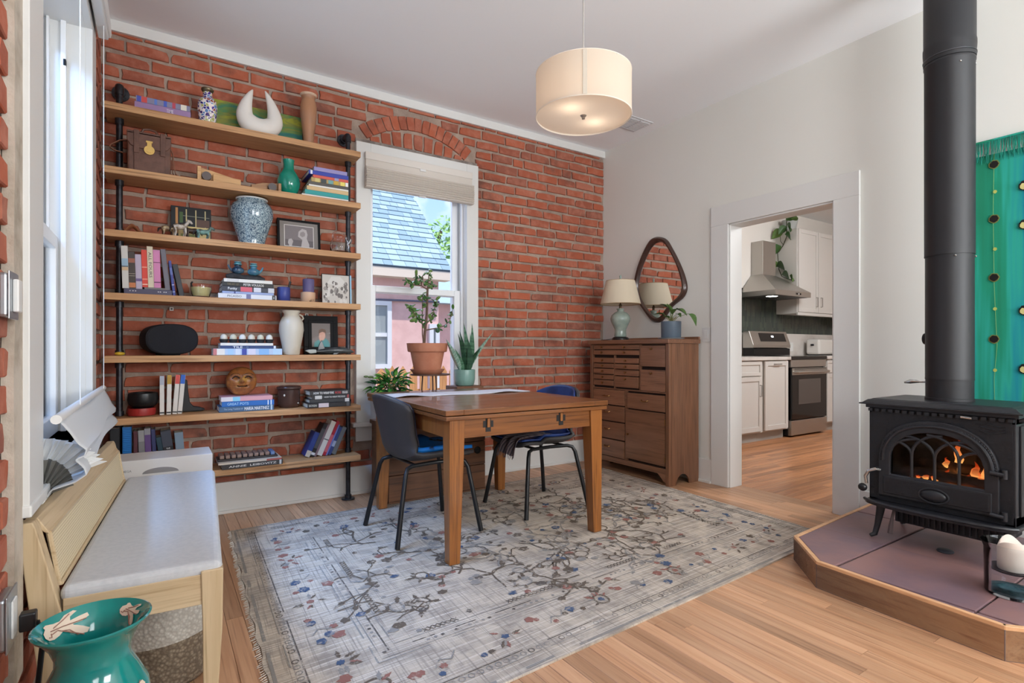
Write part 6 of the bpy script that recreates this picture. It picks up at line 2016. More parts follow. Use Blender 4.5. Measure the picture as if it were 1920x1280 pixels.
hd = MB().tube([(-.225, D0 - .025, .358), (-.235, D0 - .045, .362), (-.262, D0 - .055, .35), (-.277, D0 - .055, .32), (-.272, D0 - .055, .285)], [.009, .009, .0085, .008, .007], 10).build('door_handle', CHM, s, smooth=True)
MB().ball((-.29, D0 - .055, .262), (.021, .017, .02), 14, 10).build('handle_knob', M('black bakelite', srgb(24, 24, 25), .35), hd, smooth=True)
for z in (.425, .245):
    MB().cyl((.205, D0 - .032, z), (.25, D0 - .028, z - .004), .010, n=10).cyl((.25, D0 - .02, z - .02), (.25, D0 - .02, z + .018), .011, n=10).build('hinge', CI, s, smooth=True)
MB().tube([(-.17, D0 + .0, .18), (-.175, D0 - .01, .13), (-.18, D0 - .012, .09), (-.185, D0 - .01, .05)], [.006, .007, .011, .012], 8).build('ash_tool', M('worn brown handle', srgb(90, 78, 78), .6), s, smooth=True)
b = MB()
for k in range(3):
    b.tube([(.165 + .028 * i, D0 - .006, .628 - k * .016 + .006 * math.sin(i * 2 + k)) for i in range(4)], .003, 6)
b.build('maker_relief', CI, s, smooth=True)
MB().cyl((.1, D0 - .02, .655), (.14, D0 - .022, .652), .006, n=8).build('damper_lever', CHM, s, smooth=True)
sp_ = thing('stove_pipe', 'tall black double-wall stove pipe rising from the stove to the ceiling', 'stove pipe', (3.215, 1.035, .833))
PI_ = M('matte black pipe', srgb(31, 31, 34), .5)
n_ = 40
MB().lathe([(.096, 0), (.096, .012), (.0935, .014), (.0935, .10)], n_).build('collar', PI_, sp_, smooth=30)
MB().lathe([(.0950, .10), (.0955, .105), (.0945, .11), (.0945, .70)], n_).build('lower_pipe', PI_, sp_, smooth=30)
MB().lathe([(.098, .70), (.0985, .704), (.098, .71), (.0985, 1.62), (.101, 1.625), (.101, 1.635), (.0985, 1.64)], n_).build('upper_pipe', PI_, sp_, smooth=30)
MB().lathe([(.1015, 1.64), (.1025, 1.65), (.1015, 1.665), (.104, 1.70), (.104, 1.72), (.1015, 1.73), (.1015, 2.218)], n_).build('top_pipe', PI_, sp_, smooth=30)
MB().tube([(.102 * math.cos(a), .102 * math.sin(a), 1.66) for a in [i * PI / 20 for i in range(40)]], .003, 6, closed=True).build('seam_band', M('steel seam', srgb(90, 90, 94), .3, .9), sp_, smooth=True)
MB().ball((-.005, .099, .30), (.016, .012, .028), 12, 8).build('damper_knob', M('black bakelite', (0, 0, 0)), sp_, smooth=True)
b = MB().tube([(0, .095, .085), (-.0, .12, .083), (-.005, .135, .085), (-.01, .16, .084), (-.012, .185, .078)], [.005, .004, .008, .011, .004], 10)
b.build('damper_handle', CHM, sp_, smooth=True)
for a, z in ((-2.6, .69), (-1.2, .69), (-2.4, 1.6), (-1.4, 1.6)):
    MB().ball((.098 * math.cos(a), .098 * math.sin(a), z), .005, 8, 6).build('screw', CHM, sp_, smooth=True)
# floor air intake cap on the tiles
tag(MB().lathe([(0, .0), (.032, 0), (.034, .004), (.03, .009), (0, .011)], 28).build('air_vent_cap', M('dark grey cap', srgb(62, 62, 68), .5), loc=(3.12, 1.02, .1208), smooth=50), 'small round dark cap on the hearth tiles below the stove', 'cap')
# glass candle jar with pillar candle on a plate
CLJ = glass_pane('hurricane glass', (.95, .972, .985), .2, .03)
jx, jy = 2.80, .70
cj = thing('candle_jar', 'wide clear glass hurricane jar with blue pebbles on the hearth corner', 'jar', (jx, jy, .1208))
pot_of('glass', [(0, .003), (.078, 0), (.084, .006), (.086, .175), (.094, .197), (.096, .201), (.092, .201), (.083, .175), (.081, .01), (0, .008)], CLJ, cj, 44)
pot_of('pebble_bed', [(0, .0085), (.079, .0105), (.08, .02), (.05, .026), (0, .02)], M('sea glass pebbles', srgb(96, 130, 140), .3, col2=srgb(60, 110, 116), ns=40, bmp=.8), cj, 30)
pot_of('candle_plate', [(0, .09), (.06, .09), (.076, .098), (.076, .102), (.055, .096), (0, .096)], M('dark candle plate', srgb(52, 44, 48), .5), cj, 36)
pc_ = thing('pillar_candle', 'cream pillar candle with melted top inside the glass jar', 'candle', (jx, jy, .1208 + .0965))
b = MB()
n_ = 36
vs_, fs = [], []
rings = [(.043, 0), (.045, .003), (.0455, .06), (.0460, .095), (.043, .106), (.036, .104), (.02, .088), (0.001, .083)]
for j, (r, z) in enumerate(rings):
    for i in range(n_):
        a = 2 * PI * i / n_
        dz = (.013 * math.sin(2 * a + .6) + .006 * math.sin(3 * a)) * (1 if j in (3, 4) else .6) if j in (3, 4, 5) else 0
        vs_.append((r * math.cos(a), r * math.sin(a), z + dz))
for j in range(len(rings) - 1):
    for i in range(n_):
        k = (i + 1) % n_
        fs.append((j * n_ + i, j * n_ + k, (j + 1) * n_ + k, (j + 1) * n_ + i))
fs.append(tuple(range(n_))[::-1])
b.add(vs_, fs)
b.build('wax', M('cream wax', srgb(226, 212, 200), .5), pc_, smooth=60)
MB().tube([(0, 0, .08), (.001, 0, .096)], .0014, 6).build('wick', M('black hole', (0, 0, 0)), pc_)
# tapestry on the wall behind the stove
def tap_mat():
    m, n, l, p = base_mat('teal ikat tapestry cloth')
    v = coords(n, l, (1, 9, .5))
    a = noise(n, l, v, 1.1, 3)
    r = n.new('ShaderNodeValToRGB')
    r.color_ramp.elements[0].position = .3
    r.color_ramp.elements[0].color = (*srgb(10, 108, 140), 1)
    r.color_ramp.elements[1].position = .7
    r.color_ramp.elements[1].color = (*srgb(14, 124, 92), 1)
    for q, c_ in ((.42, srgb(12, 136, 150)), (.5, srgb(34, 158, 140)), (.58, srgb(16, 138, 108))):
        e = r.color_ramp.elements.new(q)
        e.color = (*c_, 1)
    l.new(a, r.inputs[0])
    l.new(r.outputs[0], p.inputs['Base Color'])
    p.inputs['Roughness'].default_value = .9
    bump(n, l, p, noise(n, l, coords(n, l, (300, 300, 300)), 1, 2), .2, .002)
    return m
tp = thing('tapestry', 'teal and green woven wall hanging with dark dots and fringe behind the stove', 'tapestry', (3.722, .90, .62))
TAP = tap_mat()
MB().grid(lambda u, w: (-.006 - .004 * math.sin(u * 9 + w * 2), .26 - .72 * u, w * 1.50), 24, 30).build('cloth', TAP, tp, smooth=True, solid=.003)
b = MB()
rg = random.Random(17)
for i in range(150):
    y = .26 - .72 * (i + .5) / 150
    p0 = (-.010, y, 1.575 + rg.uniform(-.004, .004))
    b.tube([p0, (-.014, y + rg.uniform(-.006, .006), 1.52), (-.014, y + rg.uniform(-.012, .012), 1.45 + rg.uniform(0, .03))], [.0024, .002, .001], 4)
stuff(b.build('fringe', M('teal fringe yarn', srgb(24, 136, 116), .9, col2=srgb(14, 104, 88), ns=20), tp))
MB().cyl((-.008, .265, 1.575), (-.008, -.465, 1.575), .006, n=8).build('hanging_rod', TAP, tp)
DOT, HAL, YEL = M('black dye spot', srgb(20, 14, 12), .9), M('tan dye halo', srgb(110, 118, 60), .9), M('yellow knot', srgb(176, 186, 96), .9)
def disc(name, y, z, ry, rz, mat, x):
    MB().prism([(y + ry * math.cos(a * PI / 9) * (1 + .08 * math.sin(a * 2.3)), z + rz * math.sin(a * PI / 9) * (1 + .07 * math.cos(a * 1.9))) for a in range(18)], x, x + .0012, ax=0).build(name, mat, tp)
for col_y in (.10, -.115, -.33):
    for z in (.515, .842, 1.153, 1.442):
        disc('dye_halo', col_y, z, .0225, .0235, HAL, -.0135)
        disc('dye_spot', col_y, z, .018, .019, DOT, -.0148)
    for z in (.35, .675, .992, 1.296):
        disc('yellow_knot', col_y - .004, z, .008, .009, YEL, -.0142)
    MB().tube([(-.0125, col_y - .004, .1), (-.0125, col_y, .3), (-.0125, col_y - .012, .48), (-.0125, col_y, .8), (-.0125, col_y + .004, 1.2), (-.0125, col_y, 1.5)], .0009, 5).build('yellow_thread', M('pale green thread', srgb(120, 166, 96), .9), tp)
for col_y, zz in ((.205, (.34, .60, .76, 1.02, 1.3)), (-.02, (.36, .66, 1.3, 1.1)), (-.225, (.5, .9, 1.2))):
    for z in zz:
        disc('cream_halo', col_y, z, .022, .026, DOT, -.0138)
        disc('cream_spot', col_y + .004, z - .003, .013, .016, M('cream dye spot', srgb(206, 196, 130), .9), -.015)
# ================================================================== KITCHEN BEYOND THE DOORWAY
KC = M('greige cabinet paint', srgb(206, 202, 196), .45)
QTZ = M('pale quartz', srgb(210, 204, 198), .25, col2=srgb(186, 176, 168), ns=3, lo=.5, hi=.7)
SS = M('brushed stainless', srgb(178, 174, 168), .32, .9, bmp=.04, ns=60, stretch=(1, 1, 30))
BGL = M('black oven glass', srgb(16, 16, 17), .08)
PUL = M('satin nickel pull', srgb(150, 146, 140), .35, .9)
def shaker(parent, name, x0, x1, z0, z1, y, pull=None, w=.055):
    o = P(parent, name, KC, (x0, x1, y - .012, y, z0, z1), bev=.002)
    P(o, 'stile', KC, (x0, x0 + w, y - .022, y - .012, z0, z1), bev=.002)
    P(o, 'stile', KC, (x1 - w, x1, y - .022, y - .012, z0, z1), bev=.002)
    P(o, 'rail', KC, (x0 + w, x1 - w, y - .022, y - .012, z0, z0 + w), bev=.002)
    P(o, 'rail', KC, (x0 + w, x1 - w, y - .022, y - .012, z1 - w, z1), bev=.002)
    if pull:
        (px, pz), vert = pull
        k = .065
        pts = [(px, y - .022, pz - k), (px, y - .045, pz - k), (px, y - .045, pz + k), (px, y - .022, pz + k)] if vert else [(px - k, y - .022, pz), (px - k, y - .045, pz), (px + k, y - .045, pz), (px + k, y - .022, pz)]
        MB().tube(pts, .006, 6).build('handle', PUL, o)
    return o
def base_cab(label, x0, x1, fronts):
    c = thing('base_cabinet', label, 'cabinet', (0, 0, 0))
    P(c, 'body', KC, (x0, x1, 3.69, 4.355, .11, .953), bev=.001)
    P(c, 'toe_kick', M('grey toe kick', srgb(170, 166, 160), .6), (x0, x1, 3.75, 4.3, 0, .11), bev=0)
    for f in fronts:
        shaker(c, *f)
    return c
base_cab('greige kitchen base cabinet with a drawer above a door, by the doorway', 4.95, 5.885, [('drawer', 4.965, 5.87, .775, .94, 3.69, None, .04), ('door', 4.965, 5.40, .13, .765, 3.69, ((5.36, .66), True)), ('door', 5.41, 5.87, .13, .765, 3.69, ((5.83, .60), True))])
base_cab('narrow greige pull-out kitchen cabinet next to the range', 5.887, 6.44, [('door', 5.92, 6.40, .13, .94, 3.68, ((6.16, .905), False))])
base_cab('greige kitchen base cabinet right of the range', 7.325, 8.89, [('drawer', 7.34, 7.86, .775, .94, 3.69, None, .04), ('door', 7.34, 7.86, .13, .765, 3.69, None), ('drawer', 7.87, 8.4, .775, .94, 3.69, None, .04), ('door', 7.87, 8.4, .13, .765, 3.69, None)])
tag(MB().box(4.93, 6.452, 3.65, 4.355, .9535, .993).build('worktop', QTZ, bev=.003), 'pale quartz kitchen worktop left of the range', 'worktop')
tag(MB().box(7.315, 8.895, 3.65, 4.355, .9535, .993).build('worktop', QTZ, bev=.003), 'pale quartz kitchen worktop right of the range under the toaster', 'worktop')
sp2 = thing('backsplash', 'quartz upstand with dark green vertical tiles above it on the kitchen wall', 'backsplash', (0, 0, 0))
P(sp2, 'upstand', QTZ, (4.93, 8.895, 4.335, 4.358, .994, 1.305))
P(sp2, 'grout_bed', M('dark grout', srgb(34, 38, 36), .8), (4.93, 8.895, 4.350, 4.359, 1.306, 1.90), bev=0)
b = MB()
x = 5.9
rg = random.Random(77)
while x < 8.89:
    for r in range(4):
        z0 = 1.307 + r * .148 - (.074 if int(x * 1000) % 2 else 0)
        a, e = max(z0, 1.307), min(z0 + .146, 1.90)
        if e - a > .02:
            b.mat(rg.randrange(3)).box(x, x + .0275, 4.343, 4.351, a, e)
    x += .0295
stuff(b.build('tiles', [M('green tile %d' % i, srgb(*c_), .2) for i, c_ in enumerate(((58, 68, 62), (50, 60, 56), (66, 76, 68)))], sp2))
P(sp2, 'outlet_plate', TRIM, (7.61, 7.70, 4.328, 4.335, 1.05, 1.18))
# range
r = thing('range_cooker', 'stainless and black electric range between the kitchen cabinets', 'range', (6.88, 3.98, 0))
P(r, 'side_panel', M('black side steel', srgb(14, 14, 15), .5), (-.42, -.405, -.28, .3, .02, .95), bev=.001)
P(r, 'side_panel', M('black side steel', (0, 0, 0)), (.405, .42, -.28, .3, .02, .95), bev=.001)
P(r, 'carcass', M('black side steel', (0, 0, 0)), (-.405, .405, -.27, .3, .02, .94), bev=.001)
P(r, 'cooktop', BGL, (-.425, .425, -.325, .32, .955, .997), bev=.006)
P(r, 'control_band', SS, (-.405, .415, -.315, -.28, .86, .952), bev=.003)
dr = P(r, 'oven_door', BGL, (-.405, .415, -.325, -.275, .215, .85), bev=.006)
P(dr, 'door_head', SS, (-.405, .415, -.332, -.324, .765, .85), bev=.002)
P(dr, 'vent_slot', M('black hole', (0, 0, 0)), (-.36, .38, -.334, -.331, .835, .842), bev=0)
P(dr, 'window', M('grey oven window', srgb(78, 72, 68), .15), (-.26, .26, -.328, -.325, .40, .71), bev=.002)
MB().tube([(-.36, -.33, .80), (-.36, -.375, .80), (.37, -.375, .80), (.37, -.33, .80)], .016, 10).build('handle', SS, dr, smooth=50)
P(r, 'warming_drawer', SS, (-.415, .415, -.325, -.275, .025, .205), bev=.004)
b = MB().prism([(.17, 1.0), (.17, 1.09), (.225, 1.10), (.32, 1.10), (.32, 1.0)], -.42, .42, ax=0)
b.build('backguard_base', M('black side steel', (0, 0, 0)), r)
bgd = MB().prism([(.165, 1.10), (.165, 1.14), (.23, 1.325), (.32, 1.325), (.32, 1.10)], -.44, .43, ax=0).build('backguard', SS, r, bev=.006)
sl = Vector((0, .065, .185)).normalized()
b = MB()
def bgp(x, t_, o_):
    return (x, .165 + .065 * t_ - .0025 - o_, 1.14 + .185 * t_ + .001)
b.add([bgp(-.25, .25, 0), bgp(.35, .25, 0), bgp(.35, .85, 0), bgp(-.25, .85, 0)], [(0, 1, 2, 3)])
b.build('display', BGL, bgd)
b = MB()
b.add([bgp(.02, .55, .001), bgp(.075, .55, .001), bgp(.075, .68, .001), bgp(.02, .68, .001)], [(0, 1, 2, 3)])
b.build('clock_digits', M('display glow', (1, 1, 1), .5, emit=(.9, .95, 1), es=2), bgd)
# hood
hd_ = thing('range_hood', 'stainless pyramid range hood above the range', 'range hood', (6.865, 4.1, 1.77))
b = MB()
b.box(-.415, .415, -.25, .236, 0, .065)
b.build('rim', SS, hd_, bev=.002)
b = MB().frustum((0, -.007), (.413, .243), .065, (0, .17), (.155, .085), .31)
b.build('canopy', SS, hd_)
P(hd_, 'chimney', SS, (-.15, .15, .085, .255, .31, .76), bev=.002)
P(hd_, 'filter_plate', M('dark steel mesh', srgb(90, 90, 90), .4, .8), (-.38, .38, -.22, .22, -.004, 0))
P(hd_, 'control_panel', BGL, (.05, .17, -.253, -.25, .022, .045))
P(hd_, 'button', TRIM, (.10, .125, -.255, -.253, .026, .04))
P(hd_, 'lamp', M('added hood glow', (1, 1, 1), .5, emit=(1, .95, .88), es=14), (-.3, -.2, -.15, -.05, -.008, -.004))  # added glowing plate for the bright hood rim, no lamp seen there
# wall cabinet
wc = thing('wall_cabinet', 'greige kitchen wall cabinet with two doors beside the hood', 'cabinet', (0, 0, 0))
P(wc, 'body', KC, (7.295, 8.87, 4.05, 4.355, 1.575, 2.74), bev=.002)
P(wc, 'light_rail', KC, (7.295, 8.87, 4.035, 4.06, 1.55, 1.59), bev=.002)
shaker(wc, 'door', 7.31, 7.81, 1.595, 2.735, 4.05, ((7.76, 1.745), True))
shaker(wc, 'door', 7.82, 8.32, 1.595, 2.735, 4.05, ((7.88, 1.745), True))
shaker(wc, 'door', 8.33, 8.83, 1.595, 2.735, 4.05, None)
# toaster
to = thing('toaster', 'white two-slot toaster on the right kitchen worktop', 'toaster', (8.2, 4.18, .9935))
b = MB().box(-.255, .255, -.1, .1, .012, .235)
o = b.build('body', M('white toaster enamel', srgb(222, 218, 212), .35), to)
m_ = o.modifiers.new('bevel', 'BEVEL')
m_.width, m_.segments = .035, 4
P(to, 'base', M('black plastic', (0, 0, 0)), (-.235, .235, -.085, .085, 0, .014))
for y in (-.035, .035):
    P(to, 'slot', M('black hole', (0, 0, 0)), (-.17, .17, y - .014, y + .014, .2345, .2365), bev=0)
P(to, 'lever', M('black plastic', (0, 0, 0)), (-.275, -.253, -.02, .02, .14, .165), bev=.003)
# trailing pothos on the wall cabinet
O_ = Vector((7.44, 4.23, 2.7405))
tv = thing('trailing_pothos', 'pothos in a grey pot on the kitchen wall cabinet, its vine trailing to the hood', 'potted plant', O_)
pot_of('pot', [(0, 0), (.075, 0), (.1, .13), (.105, .155), (.097, .155), (.09, .12), (0, .12)], M('pale grey pot', srgb(170, 172, 168), .6), tv)
VN = [(7.42, 4.21, 2.87), (7.33, 4.19, 2.92), (7.28, 4.186, 2.85), (7.28, 4.186, 2.64), (7.275, 4.235, 2.525), (7.275, 4.28, 2.47), (7.27, 4.31, 2.435), (7.27, 4.30, 2.30), (7.27, 4.29, 2.20), (7.27, 4.248, 2.10), (7.27, 4.152, 2.05), (7.27, 4.07, 2.02)]
b = MB().tube([Vector(p) - O_ for p in VN], .006, 6)
b.tube([Vector(p) - O_ for p in ((7.275, 4.228, 2.535), (7.27, 4.265, 2.59), (7.27, 4.27, 2.66))], .004, 5)
b.build('vine', M('green brown vine', srgb(70, 70, 46), .6), tv, smooth=True)
PK = [M('kitchen leaf %d' % i, srgb(*c_), .35) for i, c_ in enumerate(((56, 92, 42), (90, 120, 56), (44, 78, 36)))]
for i, (y, z, s_, d) in enumerate(((4.111, 2.890, .15, (-.3, -.6, .3)), (4.044, 2.859, .11, (-.2, -1, .0)), (4.118, 2.748, .15, (-.3, -.6, -.8)), (4.199, 2.728, .14, (-.3, .5, -.5)), (4.275, 2.687, .16, (-.3, .7, -.5)), (4.131, 2.626, .15, (-.3, -.8, -.6)), (4.303, 2.464, .18, (-.3, .6, -.5)), (4.325, 2.251, .14, (-.3, .5, -.3)), (4.226, 2.211, .2, (-.3, -.8, -.3)), (4.158, 2.079, .18, (-.3, -.8, -.4)), (4.084, 2.050, .12, (-.3, -.5, -.6)))):
    me = leaf_mesh('leaf', s_ * 1.1, s_ * .85, .12, .3, nv=8, tip=3, mat=PK[i % 3])
    dn = Vector(d).normalized() * s_ * .5
    put(me, tv, Matrix.Translation(-O_) @ aim((7.24, y - dn.y, z - dn.z), d, PI / 2 * (1 if d[1] > 0 else -1) * .6))
# ================================================================== RUG
RC = [(.277, 1.43), (3.262, 1.602), (3.357, 3.712), (.352, 3.585)]     # near left, near right, far right, far left
RL, RW = 3.0, 2.13
def rp(s, t, z):
    u, v = s / RL, t / RW
    x = (1 - u) * (1 - v) * RC[0][0] + u * (1 - v) * RC[1][0] + u * v * RC[2][0] + (1 - u) * v * RC[3][0]
    y = (1 - u) * (1 - v) * RC[0][1] + u * (1 - v) * RC[1][1] + u * v * RC[2][1] + (1 - u) * v * RC[3][1]
    return (x, y, z)
RT = .0075
rug = thing('rug', 'large faded ivory and grey oriental rug with brown branches under the table', 'rug', (0, 0, .0003))
def rug_nodes(name, motif=None, keep=(.36, .5)):
    m, n, l, p = base_mat(name)
    uv = n.new('ShaderNodeUVMap')
    def sc(v3):
        mp = n.new('ShaderNodeMapping')
        mp.inputs['Scale'].default_value = v3
        l.new(uv.outputs[0], mp.inputs['Vector'])
        return mp.outputs[0]
    a = noise(n, l, sc((2.2, 150, 1)), 1, 4, .6)
    c_ = noise(n, l, sc((150, 2.6, 1)), 1, 4, .6)
    big = noise(n, l, sc((7, 7, 1)), 1, 5, .65, .6)
    col = mixc(n, l, ramp(n, l, big, .40, .62), srgb(191, 177, 160), srgb(152, 141, 130))
    col = mixc(n, l, ramp(n, l, a, .50, .64), col, srgb(214, 203, 190))
    col = mixc(n, l, ramp(n, l, c_, .53, .70), col, srgb(134, 124, 116))
    if motif:
        wear = noise(n, l, sc((30, 30, 1)), 1, 4, .7)
        col = mixc(n, l, ramp(n, l, wear, *keep), col, motif)
    l.new(col, p.inputs['Base Color'])
    p.inputs['Roughness'].default_value = .98
    p.inputs['Specular IOR Level'].default_value = .1
    bump(n, l, p, noise(n, l, sc((500, 500, 1)), 1, 2), .3, .003)
    return m
def uv_mesh(o, pts):
    """uv in metres on the rug, taken from the (s,t) each vertex was built with"""
    me = o.data
    lay = me.uv_layers.new(name='uv')
    for lp_ in me.loops:
        lay.data[lp_.index].uv = pts[lp_.vertex_index]
b = MB()
st = []
def gp(u, v):
    st.append((u * RL, v * RW))
    s, t = u * RL, v * RW
    if u in (0, 1):
        s += .006 * math.sin(t * 31)
    z = RT + (.0015 * math.sin(7 * s) * math.cos(5 * t) if 0 < u < 1 and 0 < v < 1 else 0) * .3
    return rp(s, t, z)
b.grid(gp, 60, 44)
k = len(b.v)
def gp0(u, v):
    st.append((u * RL, v * RW))
    return rp(u * RL, v * RW, 0)
b.grid(gp0, 60, 44)
n1, n2 = 61, 45
border = [i for i in range(n1)] + [j * n1 + n1 - 1 for j in range(1, n2)] + [(n2 - 1) * n1 + i for i in range(n1 - 2, -1, -1)] + [j * n1 for j in range(n2 - 2, 0, -1)]
b.f += [(border[i], border[(i + 1) % len(border)], k + border[(i + 1) % len(border)], k + border[i]) for i in range(len(border))]
b.mi += [0] * len(border)
BASE = rug_nodes('faded rug wool')
o = b.build('pile', BASE, rug, smooth=50)
uv_mesh(o, st)
# printed motifs: flat pieces lying on the pile
MO_ = {c_: rug_nodes('rug motif ' + c_, col, kp) for c_, col, kp in (('brown', srgb(102, 90, 79), (.32, .48)), ('blue', srgb(74, 88, 112), (.32, .5)), ('rust', srgb(144, 100, 90), (.30, .46)), ('grey', srgb(140, 135, 130), (.3, .5)), ('dark', srgb(98, 90, 84), (.34, .5)))}
KEYS = list(MO_)
mb = MB()
ms = []
ZM = [RT + .0009]
CNT = [0]
def flat(pts, c_):
    CNT[0] += 1
    z = ZM[0] + (CNT[0] % 90) * 2e-6
    pts = [(min(max(s, .005), RL - .005), min(max(t, .005), RW - .005)) for s, t in pts]
    mb.mat(KEYS.index(c_))
    ms.extend(pts)
    mb.add([rp(s, t, z) for s, t in pts], [tuple(range(len(pts)))])
def line(p, w, c_):
    for i in range(len(p) - 1):
        (a, e), (c2, d) = p[i], p[i + 1]
        L = math.hypot(c2 - a, d - e) or 1
        nx_, ny = -(d - e) / L * w / 2, (c2 - a) / L * w / 2
        flat([(a - nx_, e - ny), (c2 - nx_, d - ny), (c2 + nx_, d + ny), (a + nx_, e + ny)], c_)
rg = random.Random(1234)
def flower(s, t, r, c_, spikes=None, stretch=1.0):
    n = (spikes or rg.choice((5, 6, 7, 8))) * 2
    a0 = rg.uniform(0, 6.28)
    cs = [(s, t)]
    ring_ = [(s + stretch * r * (1 if i % 2 else .78) * math.cos(a0 + 2 * PI * i / n) * rg.uniform(.8, 1.15), t + r * (1 if i % 2 else .78) * math.sin(a0 + 2 * PI * i / n) * rg.uniform(.8, 1.15)) for i in range(n)]
    for i in range(n):
        flat([(s, t), ring_[i], ring_[(i + 1) % n]], c_)
def oring(s, t, r, c_, n=12, w=.007, st_=1.0):
    p = [(s + st_ * r * math.cos(2 * PI * i / n), t + r * math.sin(2 * PI * i / n)) for i in range(n + 1)]
    line(p, w, c_)
def leaf_(s, t, a, L, c_):
    ca, sa = math.cos(a), math.sin(a)
    pts = [(0, 0), (.25, .16), (.4, .10), (.55, .2), (.7, .1), (1, 0), (.7, -.1), (.55, -.18), (.4, -.08), (.25, -.16)]
    flat([(s + L * (x * ca - y * sa), t + L * (x * sa + y * ca)) for x, y in pts], c_)
def branch(s, t, a, n, c_, w=.009, depth=0):
    p = [(s, t)]
    for i in range(n):
        a += rg.choice((-.8, -.4, -.15, .15, .4, .8))
        L = rg.uniform(.035, .075)
        s2, t2 = p[-1][0] + L * math.cos(a), p[-1][1] + L * math.sin(a)
        if not (.3 < s2 < RL - .3 and .3 < t2 < RW - .3):
            break
        p.append((s2, t2))
        if depth < 1 and rg.random() < .38:
            branch(s2, t2, a + rg.choice((-1, 1)) * rg.uniform(.6, 1.2), rg.randint(2, 4), c_, w * .8, depth + 1)
        if rg.random() < .4:
            leaf_(s2, t2, a + rg.uniform(-1.4, 1.4), rg.uniform(.03, .07), rg.choice((c_, c_, 'grey')))
    line(p, w, c_)
    if rg.random() < .7 and len(p) > 1:
        flower(p[-1][0], p[-1][1], rg.uniform(.016, .034), rg.choice(('brown', 'brown', 'blue', 'rust')))
E0, E1, E2, E3 = .075, .115, .34, .395
# guard stripes and inner frame lines
for q, c_, w in ((E0, 'grey', .004), (E1, 'dark', .0045), (E2, 'grey', .005), (E2 + .018, 'grey', .003), (E3, 'dark', .006), (E3 + .03, 'grey', .004), (.02, 'grey', .012)):
    P4 = [(q, q), (RL - q, q), (RL - q, RW - q), (q, RW - q), (q, q)]
    for i in range(4):
        N = 24
        a, c2 = P4[i], P4[i + 1]
        for j in range(N):
            if rg.random() < .82:
                line([(a[0] + (c2[0] - a[0]) * j / N, a[1] + (c2[1] - a[1]) * j / N), (a[0] + (c2[0] - a[0]) * (j + 1) / N, a[1] + (c2[1] - a[1]) * (j + 1) / N)], w, c_)
ZM[0] += .0002
def around(q, step):
    out = []
    for (a, c2) in (((q, q), (RL - q, q)), ((RL - q, q), (RL - q, RW - q)), ((RL - q, RW - q), (q, RW - q)), ((q, RW - q), (q, q))):
        L = math.hypot(c2[0] - a[0], c2[1] - a[1])
        m = int(L / step)
        out += [(a[0] + (c2[0] - a[0]) * (j + .5) / m, a[1] + (c2[1] - a[1]) * (j + .5) / m) for j in range(m)]
    return out
for s, t in around((E0 + E1) / 2, .036):
    if rg.random() < .78:
        oring(s, t, .012, rg.choice(('dark', 'grey', 'grey')), 6, .004)
for s, t in around((E2 + E3) / 2 + .01, .03):
    if rg.random() < .6:
        flower(s, t, .009, rg.choice(('grey', 'grey', 'dark')), 4)
ZM[0] += .0002
for i, (s, t) in enumerate(around((E1 + E2) / 2, .125)):
    k_ = i % 4
    if k_ == 0:
        if rg.random() < .35:
            oring(s, t, .04, 'brown', 9, .010, rg.uniform(.8, 1.3))
        flower(s, t, .018, rg.choice(('blue', 'rust')))
        for _ in range(7):
            a = rg.uniform(0, 6.28)
            leaf_(s + .03 * math.cos(a), t + .03 * math.sin(a), a + rg.uniform(-.6, .6), rg.uniform(.03, .055), rg.choice(('brown', 'rust', 'grey')))
    else:
        for _ in range(2):
            flower(s + rg.uniform(-.045, .045), t + rg.uniform(-.07, .07), rg.uniform(.014, .03), rg.choice(('blue', 'rust', 'rust', 'brown', 'grey')))
        if k_ == 2:
            branch_p = [(s - .05, t - .03), (s - .02, t + .01), (s + .02, t - .01), (s + .05, t + .03)]
            line(branch_p, .006, 'grey')
ZM[0] += .0002
for i in range(54):
    branch(rg.uniform(.45, RL - .45), rg.uniform(.45, RW - .45), rg.uniform(0, 6.28), rg.randint(4, 9), rg.choice(('brown', 'brown', 'brown', 'dark', 'grey')), rg.uniform(.008, .014))
ZM[0] += .0002
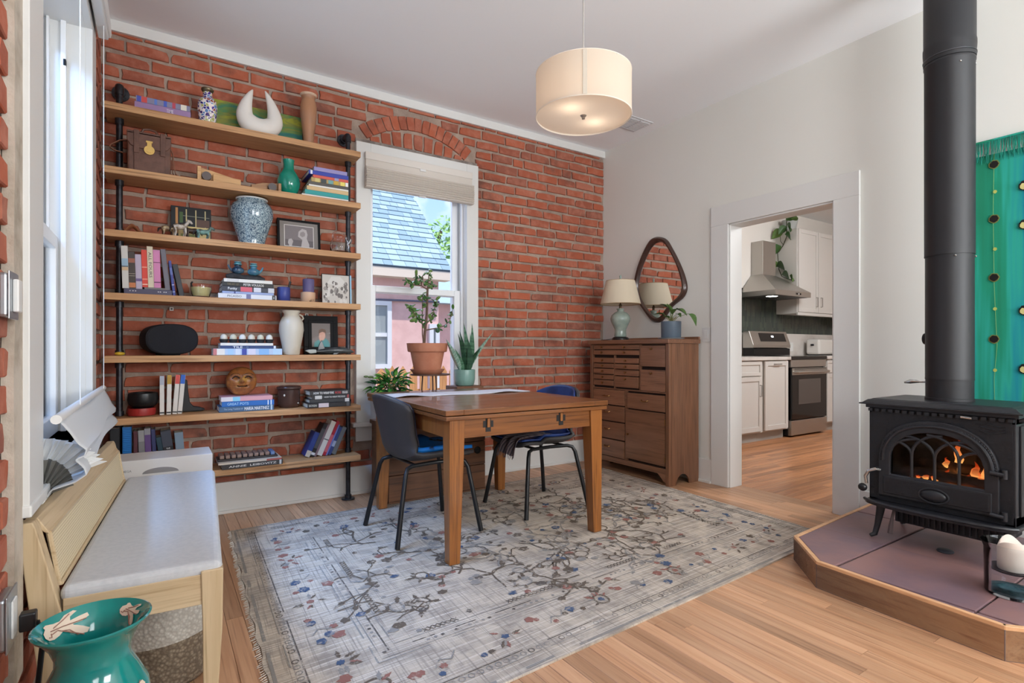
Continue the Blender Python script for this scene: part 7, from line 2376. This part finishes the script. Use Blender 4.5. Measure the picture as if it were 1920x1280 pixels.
for i in range(120):
    flower(rg.uniform(.45, RL - .45), rg.uniform(.45, RW - .45), rg.uniform(.010, .028), rg.choice(('blue', 'rust', 'brown', 'brown', 'brown', 'dark', 'grey', 'grey', 'grey')), stretch=rg.uniform(.8, 1.5))
for i in range(26):
    s, t = rg.uniform(.5, RL - .5), rg.uniform(.5, RW - .5)
    oring(s, t, rg.uniform(.025, .045), rg.choice(('brown', 'grey', 'brown')), 8, .008, rg.uniform(.7, 1.5))
    a = rg.uniform(0, 6.28)
    for q in range(4):
        leaf_(s + .03 * math.cos(a + q), t + .03 * math.sin(a + q), a + q, rg.uniform(.04, .07), 'brown')
ZM[0] += .0002
for (a, c2) in (((E3 + .06, E3 + .05), (RL - E3 - .06, E3 + .05)), ((RL - E3 - .05, E3 + .06), (RL - E3 - .05, RW - E3 - .06)), ((RL - E3 - .06, RW - E3 - .05), (E3 + .06, RW - E3 - .05)), ((E3 + .05, RW - E3 - .06), (E3 + .05, E3 + .06))):
    L = math.hypot(c2[0] - a[0], c2[1] - a[1])
    dx, dy = (c2[0] - a[0]) / L, (c2[1] - a[1]) / L
    q = rg.uniform(0, .15)
    while q < L - .3:
        run = rg.uniform(.12, .3)
        for k2 in range(int(run / .022)):
            p0 = q + k2 * .022
            sx_, sy_ = a[0] + dx * p0, a[1] + dy * p0
            line([(sx_ - dy * .014, sy_ + dx * .014), (sx_ + dx * .02 + dy * .014, sy_ + dy * .02 - dx * .014)], .005, rg.choice(('dark', 'brown')))
            line([(sx_ + dy * .014, sy_ - dx * .014), (sx_ + dx * .02 - dy * .014, sy_ + dy * .02 + dx * .014)], .004, 'dark')
        q += run + rg.uniform(.1, .35)
o = stuff(mb.build('woven_motifs', [MO_[q] for q in KEYS], rug))
uv_mesh(o, ms)
fb = MB()
for side in (0, 1):
    for i in range(150):
        t = RW * (i + .5) / 150
        s0, s1 = (0.0, -.022) if side == 0 else (RL, RL + .022)
        dt = rg.uniform(-.006, .006)
        k2 = rg.uniform(.5, 1.1)
        fb.tube([rp(s0, t, .005), rp(s0 + (s1 - s0) * k2, t + dt, .002)], [.0022, .0012], 4)
stuff(fb.build('fringe', M('ivory fringe', srgb(206, 200, 190), .95), rug))
